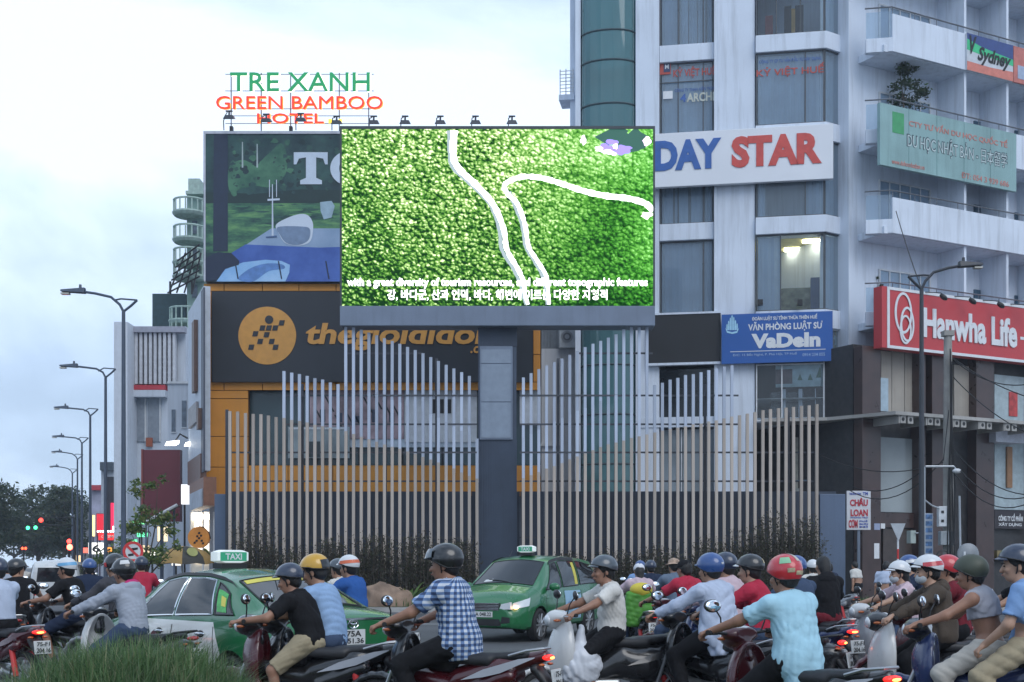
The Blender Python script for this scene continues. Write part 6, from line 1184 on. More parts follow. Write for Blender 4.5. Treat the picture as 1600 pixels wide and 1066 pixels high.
    for i, S in enumerate((SHL, SHR)):
        sx = -1 if i == 0 else 1; B.cone(S, els[i], .052 * b, .041, .04).cone(els[i], wr[i], .042, .028, .03)
        d = (wr[i] - els[i]).normalized(); g = Vector((sx, 0, 0)) if not stand else Vector((0, 1, 0)); nrm = d.cross(g).normalized(); nrm = nrm if nrm.z > 0 else -nrm; side = nrm.cross(d).normalized(); kp = wr[i] + d * .075
        B.box(wr[i] + d * .05, (.043, .048, .017), .014, .022, R=np.array(Matrix((side, d, nrm)).transposed()))
        for q in range(4):      # fingers folded round the grip
            o = side * (-.033 + .022 * q); L_ = (.036, .042, .040, .031)[q]; p0 = kp + o; p1 = p0 + d * L_ * .8 - nrm * .014; p2 = p1 - nrm * L_ * .75 + d * .002; p3 = p2 - d * L_ * .65 - nrm * .004
            B.cone(p0, p1, .0105, .0098, .006).cone(p1, p2, .0098, .009, .004).cone(p2, p3, .009, .008, .004)
        th0 = wr[i] + d * .028 - side * (sx * .034); th1 = th0 + d * .034 - side * (sx * .020) - nrm * .014; th2 = th1 + d * .022 + side * (sx * .012) - nrm * .022; B.cone(th0, th1, .0135, .0115, .012).cone(th1, th2, .0115, .009, .004)
    for i in range(2): B.cone(hips[i], kn[i], .088 * b, .058, .05).cone(kn[i], an[i], .056, .038, .03)
    B.mesh('body', SKIN[skin], root)
    # face details
    if h <= .016:
        for sx in (-1, 1):
            MB().ell(H((sx * .031, .094, .010)), (.013, .008, .006), 8, 5, R=Rh).build('eye', EYE_, root, smooth='all'); MB().tube([H((sx * .016, .104, .030)), H((sx * .034, .103, .034)), H((sx * .050, .090, .029))], .0035, 5).build('eyebrow', HAIR, root)
        if not mask: MB().tube([H((-.020, .108, -.060)), H((0, .113, -.059)), H((.020, .108, -.060))], .0055, 5).build('mouth', LIP, root)
    if mask:
        K = SDF(np.array(hc) - .17, np.array(hc) + .17, .009); K.ell(H((0, .052, -.052)), (.066, .070, .060), .02, R=np.array(Rh)).cut(H((0, .0, -.005)), Rh @ Vector((0, -.25, 1))).cut(H((0, .01, 0)), Rh @ Vector((0, -1, 0))); K.mesh('face_mask', mask, root)
    # hair
    Kh = SDF(np.array(hc) - .26, np.array(hc) + .2, .010); Kh.ell(H((0, -.022, .036)), (.085, .102, .096), .02, R=np.array(Rh)).ell(H((0, -.06, -.02)), (.072, .062, .075), .03, R=np.array(Rh))
    if longhair: Kh.cone(H((0, -.075, -.03)), H((0, -.10, -.20)), .062, .05, .03)
    Kh.cut(H((0, .062, .045)), Rh @ Vector((0, 1, -.55))); Kh.wrinkle(.004, seed); Kh.mesh('hair', HAIR, root)
    # shirt
    lo2 = [min(lo[0], -.5), lo[1], hz - .22 - tail]; T = SDF([lo[0], lo[1], hz - .18 - tail], [hi[0], hi[1], nb.z + .12], h); lz = loose
    T.ell(pel.lerp(sp1, .05) + Vector((0, -.005, 0)), (.182 * b * lz, .142 * lz, .15), .06).ell(pel.lerp(sp1, .7), (.162 * b * lz, .128 * lz, .16), .07).ell(sp1.lerp(shc, .45), (.176 * b, .134, .20), .07)
    if tail: T.cone(pel + Vector((0, -.06, .05)), pel + Vector((0, -.08, -.02 - tail)), .13, .125, .06, sx=.8)
    for i, S in enumerate((SHL, SHR)):
        T.cone(nb + Vector((0, -.02, -.015)), S, .073, .071, .05)
        if sleeve == 'short': e = S.lerp(els[i], .74); T.cone(S, S.lerp(els[i], .9), .068, .071, .05); T.cut(e, els[i] - S, near=els[i], rad=(els[i] - S).length * .5 + .07)
        elif sleeve == 'long':
            e = els[i].lerp(wr[i], .93); T.cone(S, els[i], .066, .058, .05).cone(els[i], wr[i], .058, .043, .03); T.cut(e, wr[i] - els[i], near=wr[i], rad=.10)
        elif sleeve == 'elbow': T.cone(S, els[i], .066, .064, .05)
        else: T.cut(S + Vector(((-.02 if i == 0 else .02), 0, 0)), (-1 if i == 0 else 1, 0, 0), near=S, rad=.12)
    T.wrinkle(.0125, seed, (1, 1, .55))
    if bare_midriff: T.cut(sp1 + Vector((0, 0, .02)), (0, -.2, -1))
    elif tuck: T.cut(pel + Vector((0, 0, .05)), (0, 0, -1), near=pel, rad=.35)
    else: T.cut(pel + Vector((0, 0, -hem - .05 - tail)), (0, -.12, -1), near=pel, rad=.45)
    T.cone(nb + Vector((0, .0, .02)), nb + Vector((0, .06, .12)), .064, .09, 0, op='sub')
    T.mesh('shirt', shirt, root)
    if collar:
        n = 18; rows = []
        for (rr_, zz) in ((.074, -.005), (.070, .040), (.078, .042), (.090, .006)): rows.append([nb + Vector((rr_ * math.cos(6.2832 * j / n), rr_ * .92 * math.sin(6.2832 * j / n) - .012, zz - .018 * math.sin(6.2832 * j / n))) for j in range(n)])
        MB().grid(rows, True).build('collar', shirt, root, smooth='all')
    if hood:
        K = SDF(np.array(nb) - .28, np.array(nb) + .22, .012); K.ell(nb + Vector((0, -.085, -.005)), (.125, .085, .095), .03); K.ell(nb + Vector((0, -.045, .045)), (.085, .070, .07), .01, op='sub'); K.wrinkle(.008, seed + 3); K.mesh('hood', shirt, root)
        K = SDF(np.array(nb) - .2, np.array(nb) + .2, .012); K.ell(nb + Vector((0, -.085, .045)), (.098, .066, .055), .03).ell(nb + Vector((0, -.035, .075)), (.07, .055, .05), 0, op='sub'); K.mesh('hood_lining', hood, root)
    # trousers
    T = SDF([lo[0], lo[1], lo[2]], [hi[0], hi[1], hz + .2], h); T.ell(pel + Vector((0, -.012, -.01)), (.178 * b, .138, .125), .05)
    if bare_midriff: T.cut(pel + Vector((0, 0, .05)), (0, 0, 1))
    for i in range(2):
        T.cone(hips[i], kn[i], .104 * b, .078, .05)
        if short_trousers: T.cut(hips[i].lerp(kn[i], .92), kn[i] - hips[i], near=kn[i], rad=.15)
        else: T.cone(kn[i], an[i], .076, .056, .04); T.cut(kn[i].lerp(an[i], .95), an[i] - kn[i], near=an[i], rad=.12)
    T.wrinkle(.009, seed + 1, (.8, .8, .8)); T.cut(pel + Vector((0, 0, .075)), (0, 0, 1)); T.mesh('trousers', trousers, root)
    for i in range(2):
        f = an[i]; fd = Vector((0, 1, -.1)).normalized(); K = SDF([f.x - .12, f.y - .16, f.z - .16], [f.x + .12, f.y + .28, f.z + .12], .011); K.cone(f + Vector((0, -.02, -.035)), f + fd * .12 + Vector((0, 0, -.03)), .045, .042, .02).cone(f + Vector((0, 0, .02)), f + Vector((0, -.01, -.03)), .046, .05, .02); K.cut(f + Vector((0, 0, -.078)), (0, 0, -1)); K.mesh('shoe', SHOE, root)
    if hel is not None: helmet(root, hc + Rh @ Vector((0, -.012, .035)), Rh, hel, style or {})
    if cap is not None:
        n = 24; c0 = H((0, -.012, .05)); rows = [[c0 + Rh @ Vector((.092 * math.sin(ph) * math.cos(t), .112 * math.sin(ph) * math.sin(t), .085 * math.cos(ph))) for t in [6.2832 * j / n for j in range(n)]] for ph in np.linspace(0, 1.62, 8)]
        q = MB().grid(rows, True).build('hat', cap[0], root, smooth='all'); r0, r1 = cap[1]
        rows = [[c0 + Rh @ Vector(((.092 + s * (r0 if not cap[2] else r0 * max(0, math.sin(t)))) * math.cos(t), (.112 + s * (r1 if not cap[2] else r1 * max(0, math.sin(t)))) * math.sin(t), -.004 - .02 * s)) for t in [6.2832 * j / n for j in range(n)]] for s in (0, .5, 1)]; MB().grid(rows, True).build('brim', cap[0], q, smooth='all')
    return root
# ------------------------------------------------------------------ motorbikes (facing local +y, origin on the ground under the rider's hips)
RUB = mat('tyre_rubber', (.018, .018, .019), .85, var=.2, scale=9); ALU = mat('alloy', (.45, .46, .47), .35, metal=.8, var=.1); BLKP = mat('black_plastic', (.02, .02, .022), .45, var=.15); SEATM = mat('seat_vinyl', (.022, .022, .025), .5, bump=.1); MIR = mat('mirror_glass', (.85, .88, .9), .04, metal=1, var=0); CHR = mat('chrome', (.7, .72, .74), .12, metal=1, var=0)
LENS = mat('clear_lens', (.65, .68, .70), .08, var=.05, coat=.5); TAIL = mat('tail_red', (.75, .02, .015), .2, var=0, es=1.6); TAILH = mat('tail_hot', (1, .30, .06), .3, var=0, es=5.0); TAIL_OFF = mat('tail_red_off', (.35, .015, .015), .15, var=0, coat=.6); AMB = mat('indicator_amber', (.45, .11, .02), .12, var=0, coat=.5); PLATE = mat('number_plate', (.62, .63, .62), .5, var=.06); PLT = mat('plate_letter', (.02, .02, .02), .5)
def paint(name, c): return mat('paint_' + name, c, .28, var=.06, scale=2, coat=.7)
def wheel(par, name, y, r, w, spokes=8, disc=True):
    q = MB().lathe([(r - .055, -w * .45), (r - .03, -w * .55), (r - .006, -w * .35), (r, 0), (r - .006, w * .35), (r - .03, w * .55), (r - .055, w * .45)], (0, y, r), axis='X', n=30).build(name, RUB, par, smooth='all')
    mb = MB().lathe([(r - .05, -w * .42), (r - .075, -w * .3), (r - .075, w * .3), (r - .05, w * .42), (r - .05, -w * .42)], (0, y, r), axis='X', n=30)
    for k in range(spokes): t = 6.2832 * k / spokes; mb.tube([(0, y + .03 * math.cos(t), r + .03 * math.sin(t)), (0, y + (r - .06) * math.cos(t), r + (r - .06) * math.sin(t))], .011, 5)
    mb.cyl((-w * .7, y, r), (w * .7, y, r), .045, n=12); mb.build('rim', ALU, q, smooth=True)
    if disc: MB().lathe([(.05, 0), (.105, 0), (.105, .006), (.05, .006), (.05, 0)], (w * .75, y, r), axis='X', n=24).build('brake_disc', ALU, q)
def bike(style='underbone'):
    t = thing('motorbike', 'x', 'motorbike', (0, 0, 0)); sc = style == 'scooter'; r = .25 if sc else .285; fa_, ra = (.70, -.56) if sc else (.72, -.52)
    wheel(t, 'front_wheel', fa_, r, .075); wheel(t, 'rear_wheel', ra, r, .09)
    Rx = lambda a: np.array(Matrix.Rotation(math.radians(a), 3, 'X'))
    K = SDF((-.36, .05, .15), (.36, .85, 1.2), .013)
    if sc: K.ell((0, .46, .66), (.23, .15, .36), .03).ell((0, .35, .66), (.235, .15, .40), .02, op='sub').ell((0, .53, .60), (.13, .11, .26), .06)
    else: K.ell((0, .43, .67), (.185, .13, .30), .03).ell((0, .33, .66), (.19, .135, .34), .02, op='sub').ell((0, .50, .74), (.10, .09, .17), .05).cone((-.13, .42, .50), (-.15, .30, .40), .04, .02, .03).cone((.13, .42, .50), (.15, .30, .40), .04, .02, .03)
    K.mesh('leg_shield', BLKP, t)
    for s in (-1, 1):
        zz = (.60, .66, .70, .755, .79); yy = (-.10, -.30, -.45, -.60, -.72); rows = []
        for y_, z_, k_ in zip(yy, zz, (.0, .030, .034, .024, .004)): rows.append([Vector((s * (.205 if sc else .150 - .02 * abs(y_ + .4) - (.05 if y_ < -.65 else 0)), y_, z_ + (0 if not sc else -.05) + k_)), Vector((s * (.215 if sc else .156 - .02 * abs(y_ + .4) - (.05 if y_ < -.65 else 0)), y_, z_ + (0 if not sc else -.05) - k_))])
        MB().grid(rows).build('side_stripe', BLKP, t, smooth='all')
    K = SDF((-.36, -.95, .15), (.36, .55, 1.2), .013)
    if sc:
        K.box((0, .22, .30), (.16, .24, .05), .03, .04).ell((0, -.34, .56), (.19, .42, .19), .06).ell((0, -.62, .68), (.13, .20, .11), .05).cone((0, .10, .5), (0, -.1, .62), .12, .15, .05)
    else:
        K.cone((0, .38, .62), (0, .02, .55), .075, .085, .05, sx=.9).cone((0, -.05, .60), (0, -.42, .70), .10, .105, .05, sx=.9).cone((0, -.40, .70), (0, -.76, .80), .095, .048, .05, sx=.85).cone((-.06, -.1, .5), (-.09, -.5, .64), .05, .06, .04).cone((.06, -.1, .5), (.09, -.5, .64), .05, .06, .04)
    K.mesh('body', BLKP, t)
    K = SDF((-.24, -.8, .6), (.24, .35, 1.0), .012); K.box((0, -.10, .765), (.125, .26, .045), .04, .04, R=Rx(3)).box((0, -.44, .79), (.10, .22, .038), .04, .04, R=Rx(-4)).cone((0, .08, .73), (0, .20, .70), .09, .05, .04); K.mesh('seat', SEATM, t)
    K = SDF((-.3, .3, .8), (.3, .85, 1.2), .011); K.ell((0, .52, 1.015), (.15, .10, .065), .03).ell((0, .57, .99), (.095, .09, .085), .04).cone((0, .50, 1.0), (0, .48, .86), .06, .07, .03); K.cut((0, .44, 1.0), (0, -1, .25)); cw = K.mesh('handlebar_cowl', BLKP, t)
    MB().ell((0, .50, 1.06), (.085, .045, .02), 12, 5).build('instrument_panel', LENS, cw, smooth='all')
    MB().tube([(-.37, .46, 1.04), (-.25, .50, 1.035), (0, .52, 1.01), (.25, .50, 1.035), (.37, .46, 1.04)], .012, 8).build('handlebar', BLKP, t)
    for s in (-1, 1):
        MB().cyl((s * .25, .50, 1.036), (s * .38, .455, 1.041), .0185, n=10).build('grip', RUB, t); MB().tube([(s * .21, .53, 1.03), (s * .28, .555, 1.03), (s * .37, .535, 1.03)], .007, 5).build('brake_lever', ALU, t)
        q = MB().tube([(s * .20, .50, 1.04), (s * .23, .48, 1.14), (s * .30, .46, 1.20)], .006, 6).build('mirror', BLKP, t); c = Vector((s * .335, .455, 1.225)); RR = Matrix.Rotation(math.radians(-10), 3, 'X') @ Matrix.Rotation(math.radians(s * 8), 3, 'Z')
        MB().ell(c, (.075, .022, .047), 16, 8, R=RR).build('mirror_housing', BLKP, q, smooth='all'); MB().ell(c + RR @ Vector((0, -.014, 0)), (.067, .011, .041), 16, 6, R=RR).build('mirror_glass', MIR, q, smooth='all')
        MB().ell((s * .125, .575, .985), (.022, .04, .014), 10, 6).build('indicator', AMB, t, smooth='all'); MB().ell((s * .085, -.775, .735), (.035, .025, .013), 10, 6).build('indicator', AMB, t, smooth='all'); MB().tube([(s * .06, .53, .72), (s * .06, fa_, r)], .018, 8).build('fork_leg', ALU if not sc else BLKP, t); MB().cyl((s * .05, .05, .28), (s * .24, .05, .28), .014, n=8).build('footpeg', RUB, t)
        MB().cyl((s * .11, -.42, .62), (s * .11, ra, r + .02), .03, n=10).build('shock_absorber', RSG, t)
    hl = MB().ell((0, .635, .985), (.075, .035, .055), 16, 8).build('headlight', LENS, t, smooth='all')
    tl = MB().ell((0, -.795, .79), (.082, .04, .024), 14, 8).build('tail_light', TAIL, t, smooth='all'); MB().ell((0, -.816, .788), (.05, .026, .013), 12, 6).build('bulb_glow', TAILH, tl, smooth='all')
    MB().tube([(-.10, -.50, .80), (-.115, -.66, .845), (-.07, -.78, .86), (.07, -.78, .86), (.115, -.66, .845), (.10, -.50, .80)], .012, 6).build('grab_rail', ALU if not sc else BLKP, t, smooth=True)
    K = SDF((-.12, -1.0, .3), (.12, -.5, .8), .012); K.cone((0, -.70, .70), (0, -.90, .46), .05, .03, .02, sx=.6); K.mesh('rear_fender', BLKP, t)
    fr_ = Frame(0, 0, 0, origin=Vector((0, -.905, 0))); pl = MB(); pl.hexa([(-.095, -.885, .56), (.095, -.885, .56), (.095, -.875, .56), (-.095, -.875, .56), (-.095, -.862, .70), (.095, -.862, .70), (.095, -.852, .70), (-.095, -.852, .70)]); p_ = pl.build('number_plate', PLATE, t)
    fr_ = Frame(0, 0, 0, origin=Vector((0, -.886, 0))); text('75-F1', fr_, -.075, .075, .645, .688, .002, PLT, p_, bold=.02, ext=.002); text('204.16', fr_, -.082, .082, .575, .625, .008, PLT, p_, bold=.02, ext=.002)
    K = SDF((-.1, .35, .2), (.1, 1.05, .75), .012)
    for k in range(9): a = math.radians(15 + 16 * k); K.cone((0, fa_ + (r + .035) * math.cos(a), r + (r + .035) * math.sin(a)), (0, fa_ + (r + .035) * math.cos(a + .27), r + (r + .035) * math.sin(a + .27)), .03, .03, .02, sx=.55)
    K.mesh('front_fender', BLKP, t)
    K = SDF((-.25, -.7, .1), (.25, .45, .6), .014); K.box((0, .08, .33), (.11, .16, .09), .04, .04).cone((0, .2, .36), (0, .36, .40), .07, .065, .03).cone((0, -.1, .33), (0, ra, r), .045, .04, .03); K.mesh('engine', ALU, t)
    MB().tube([(.10, .15, .24), (.14, -.1, .21), (.16, -.3, .24), (.165, -.78, .34)], [.018, .02, .045, .05], 10).build('exhaust', CHR if not sc else BLKP, t, smooth=True); MB().tube([(-.1, .02, .28), (-.16, -.03, .02)], .012, 6).build('kickstand', BLKP, t)
    return t
PROTO = {}
def place_bike(style, label, loc, rz, col, cowl=None, shield=None, stripe=None, lit=True, plate=True, scale=1.0, group='motorbikes in the crossing'):
    if style not in PROTO: PROTO[style] = o = bike(style)
    else: o = copy_tree(PROTO[style])
    o.location = loc; o.rotation_euler = (0, 0, rz); o.scale = (scale,) * 3; props(o, label, 'motorbike', group); o.name = 'motorbike'
    for ch in o.children:
        n = ch.name.split('.')[0]
        if n == 'body': setmat(ch, col)
        elif n in ('leg_shield', 'front_fender'): setmat(ch, shield or col)
        elif n == 'side_stripe': setmat(ch, stripe or col)
        elif n == 'handlebar_cowl': setmat(ch, cowl or col)
        elif n == 'tail_light':
            setmat(ch, TAIL if lit else TAIL_OFF)
            for g_ in ch.children: setmat(g_, TAILH if lit else TAIL_OFF)
    return o
# ------------------------------------------------------------------ cars (facing local +y)
CGL = mat('car_glass', (.010, .012, .015), .04, var=0, spec=.5, coat=.15); DKT = mat('car_trim', (.015, .015, .016), .5); TGRN = paint('taxi_green', (.012, .14, .045)); CWH = paint('car_white', (.55, .56, .56)); STK = mat('sticker_green', (.08, .40, .10), .5, var=.3, scale=20); YEL = mat('sticker_yellow', (.62, .55, .08), .5)
class Car:
    def __init__(s, t, tab, L, mp, axles, wr, name='body'):
        s.t = t; s.tab = tab; s.L = L; a, b = -L / 2, L / 2
        ys = np.unique(np.concatenate([np.linspace(a, b, 90)])); mb = MB(); rows = []
        for y in ys: rows.append(s.section(y))
        def shrink(row, y, k, c): return [Vector((p.x * k, y, c + (p.z - c) * k)) for p in row]
        rows = [shrink(rows[0], a - .055, .86, .60), shrink(rows[0], a - .035, .95, .60)] + rows + [shrink(rows[-1], b + .035, .95, .55), shrink(rows[-1], b + .055, .84, .55)]
        mb.grid(rows, True); mb.face(rows[0][::-1] if False else rows[0]); mb.face(rows[-1][::-1])
        o = mb.build(name, [mp, DKT], t, smooth=True)
        cut = MB()
        for y in axles:
            for sx in (-1, 1): cut.cyl((sx * .58, y, wr), (sx * 1.2, y, wr), wr + .055, n=36)
        c = cut.build('cutter', [DKT, DKT]); md = o.modifiers.new('b', 'BOOLEAN'); md.operation = 'DIFFERENCE'; md.object = c; md.solver = 'EXACT'
        try: md.material_mode = 'TRANSFER'
        except Exception: pass
        bpy.context.view_layer.update(); dg = bpy.context.evaluated_depsgraph_get(); me = bpy.data.meshes.new_from_object(o.evaluated_get(dg)); o.modifiers.clear(); o.data = me
        me.polygons.foreach_set('use_smooth', [True] * len(me.polygons)); me.set_sharp_from_angle(angle=math.radians(35)); bpy.data.objects.remove(c); s.body = o
        for y in axles:
            for sx in (-1, 1): s.wheel(sx, y, wr)
    def g(s, k, y):
        T = s.tab[k]; return float(np.interp(y, [p[0] for p in T], [p[1] for p in T])) if not isinstance(T, float) else T
    def ge(s, k, y): return sum(s.g(k, y + d) * w for d, w in ((-.07, .2), (-.035, .25), (0, .1), (.035, .25), (.07, .2)))
    def half(s, y):
        zs, zb, zt, wm, wb, wt = (s.ge(k, y) for k in ('zs', 'zb', 'zt', 'wm', 'wb', 'wt')); zb = min(zb, zt - .02); ze = zt - min(.06, (zt - zb) * .5); zm = zs + (zb - zs) * .55
        P_ = [(0, zs), (wm * .55, zs), (wm * .92, zs), (wm * .975, zs + .05), (wm * .99, zs + (zm - zs) * .5), (wm, zm), (wm * .995, zm + (zb - zm) * .4), (wm * .4 + wb * .6, zm + (zb - zm) * .85), (wb, zb)]
        for t in (.2, .4, .6, .8, 1): P_.append((wb + (wt - wb) * t + .028 * math.sin(math.pi * t) * min(1, (zt - zb) / .3), zb + (ze - zb) * t))
        for q in (.12, .3, .55, .78): P_.append((wt * (1 - q), ze + (zt - ze) * math.sin(q * math.pi / 2)))
        P_.append((0, zt)); return P_
    def section(s, y):
        h = s.half(y); return [Vector((x, y, z)) for x, z in h] + [Vector((-x, y, z)) for x, z in h[-2:0:-1]]
    def side(s, y, t, sx):      # greenhouse flank
        zb, zt, wb, wt = (s.ge(k, y) for k in ('zb', 'zt', 'wb', 'wt')); ze = zt - min(.06, (zt - zb) * .5); return Vector((sx * (wb + (wt - wb) * t + .028 * math.sin(math.pi * t) * min(1, (zt - zb) / .3)), y, zb + (ze - zb) * t))
    def low(s, y, z, sx):
        h = s.half(y)[2:9]; x = float(np.interp(z, [p[1] for p in h], [p[0] for p in h])); return Vector((sx * x, y, z))
    def top(s, y, x):           # upper skin
        zb, zt, wt = (s.ge(k, y) for k in ('zb', 'zt', 'wt')); ze = zt - min(.06, (zt - zb) * .5); q = min(1, abs(x)); return Vector((wt * x, y, ze + (zt - ze) * math.sin((1 - q) * math.pi / 2)))
    def patch(s, fn, corners, m, name, off=.006, n=(10, 5), trim=None, par=None):
        """corners (a,b) params: bottom-left, bottom-right, top-right, top-left of a surface function"""
        c = [np.array(q, float) for q in corners]; rows = []
        for j in range(n[1] + 1):
            v = j / n[1]; row = []
            for i in range(n[0] + 1):
                u = i / n[0]; q = (c[0] * (1 - u) + c[1] * u) * (1 - v) + (c[3] * (1 - u) + c[2] * u) * v; e = 1e-3; p = fn(*q); du = fn(q[0] + e, q[1]) - p; dv = fn(q[0], q[1] + e) - p; nn = du.cross(dv).normalized(); ctr = Vector((0, p.y, .7)); nn = nn if nn.dot(p - ctr) > 0 else -nn; row.append(p + nn * off)
            rows.append(row)
        o = MB().grid(rows).build(name, m, par or s.t, smooth='all')
        if trim:
            loop = rows[0] + [r[-1] for r in rows[1:]] + rows[-1][-2::-1] + [r[0] for r in rows[-2::-1]]; MB().tube(loop, .011, 5, cap=False).build('window_trim', trim, o)
        return o
    def seam(s, pts, r=.0045): return MB().tube(pts, r, 5).build('door_seam', DKT, s.t)
    def wheel(s, sx, y, r):
        x = sx * (s.g('wm', y) - .10); w = .19
        q = MB().lathe([(r - .09, -w / 2), (r - .03, -w / 2 - .008), (r, -w * .36), (r, w * .36), (r - .03, w / 2 + .008), (r - .09, w / 2)], (x, y, r), axis='X', n=36).build('wheel', RUB, s.t, smooth=True)
        xo = x + sx * (w / 2 - .015); mb = MB().lathe([(r - .085, -w / 2), (r - .10, 0), (r - .085, w / 2)], (x, y, r), axis='X', n=36)
        for k in range(10): t = 6.2832 * k / 10; d = Vector((0, math.cos(t), math.sin(t))); mb.tube([Vector((xo, y, r)) + d * .04, Vector((xo, y, r)) + d * (r - .09)], [.022, .016], 5)
        mb.cyl((xo - sx * .02, y, r), (xo + sx * .015, y, r), .055, n=14); mb.build('rim', ALU, q, smooth=True); MB().cyl((x - sx * .03, y, r), (x - sx * .02, y, r), r - .1, n=24).build('brake_drum', DKT, q)
def fpatch(par, pts, off, m, name, y): # flat-ish plate at the car's end from (x,z) outline
    mb = MB(); n = len(pts); s = 1 if y > 0 else -1; mb.face([(x, y + s * off, z) for x, z in (pts if s < 0 else pts[::-1])])
    for i in range(n): a, b = pts[i], pts[(i + 1) % n]; mb.face([(a[0], y + s * off, a[1]), (a[0], y - s * .05, a[1]), (b[0], y - s * .05, b[1]), (b[0], y + s * off, b[1])])
    return mb.build(name, m, par)
def taxi_paint():
    m = mat('paint_taxi_two_tone', (.015, .17, .055), .25, var=0, coat=.7); t = m.node_tree; l = t.links.new; b = t.nodes['Principled BSDF']; co = t.nodes.new('ShaderNodeTexCoord'); sp = t.nodes.new('ShaderNodeSeparateXYZ'); l(co.outputs['Object'], sp.inputs[0])
    def M_(op, a, bb): n = t.nodes.new('ShaderNodeMath'); n.operation = op; [l(q, n.inputs[i]) if hasattr(q, 'links') else setattr(n.inputs[i], 'default_value', q) for i, q in enumerate((a, bb))]; return n.outputs[0]
    y, z = sp.outputs['Y'], sp.outputs['Z']; m1 = M_('LESS_THAN', z, .925); m2 = M_('GREATER_THAN', M_('ADD', y, M_('MULTIPLY', z, -.55)), -1.42); m3 = M_('LESS_THAN', M_('ADD', y, M_('MULTIPLY', M_('POWER', M_('SUBTRACT', z, .55), 2), 2.2)), .95); mm = M_('MULTIPLY', M_('MULTIPLY', m1, m2), m3)
    x = t.nodes.new('ShaderNodeMix'); x.data_type = 'RGBA'; l(mm, x.inputs[0]); x.inputs[6].default_value = (.012, .14, .045, 1); x.inputs[7].default_value = (.78, .78, .74, 1); l(x.outputs[2], b.inputs['Base Color']); return m
def taxi_sign(par, y, z, w=.42):
    bs = MB().box(-w * .38, w * .38, y - .10, y + .10, z, z + .06).build('sign_base', DKT, par); K = MB(); n = 12; rows = []
    for yy, k in ((-.085, .0), (-.075, .94), (0, 1.0), (.075, .94), (.085, .0)): rows.append([Vector((w / 2 * (1 if k else .9) * max(-1, min(1, 1.25 * math.cos(6.2832 * j / n))) * (k or .9), y + yy, z + .135 + .075 * max(-1, min(1, 1.35 * math.sin(6.2832 * j / n))) * (k or .9))) for j in range(n)])
    K.grid(rows, True); K.face(rows[0]); K.face(rows[-1][::-1]); sg_ = K.build('roof_sign', mat('taxi_sign_white', (.72, .76, .75), .35, var=0, es=.25), par, smooth=True)
    for s in (-1, 1):
        MB().box(-w * .40, w * .40, y + s * .0865 - .001, y + s * .0865 + .001, z + .085, z + .185).build('sign_face', mat('taxi_sign_green', (.03, .30, .16), .4, var=0, es=.2), sg_)
        fr_ = Frame(0, 0, 0 if s < 0 else 180, origin=Vector((0, y + s * .089, 0))); text('TAXI', fr_, -w * .25, w * .25, z + .10, z + .17, .0, WHL, sg_, bold=.03, ext=.002)
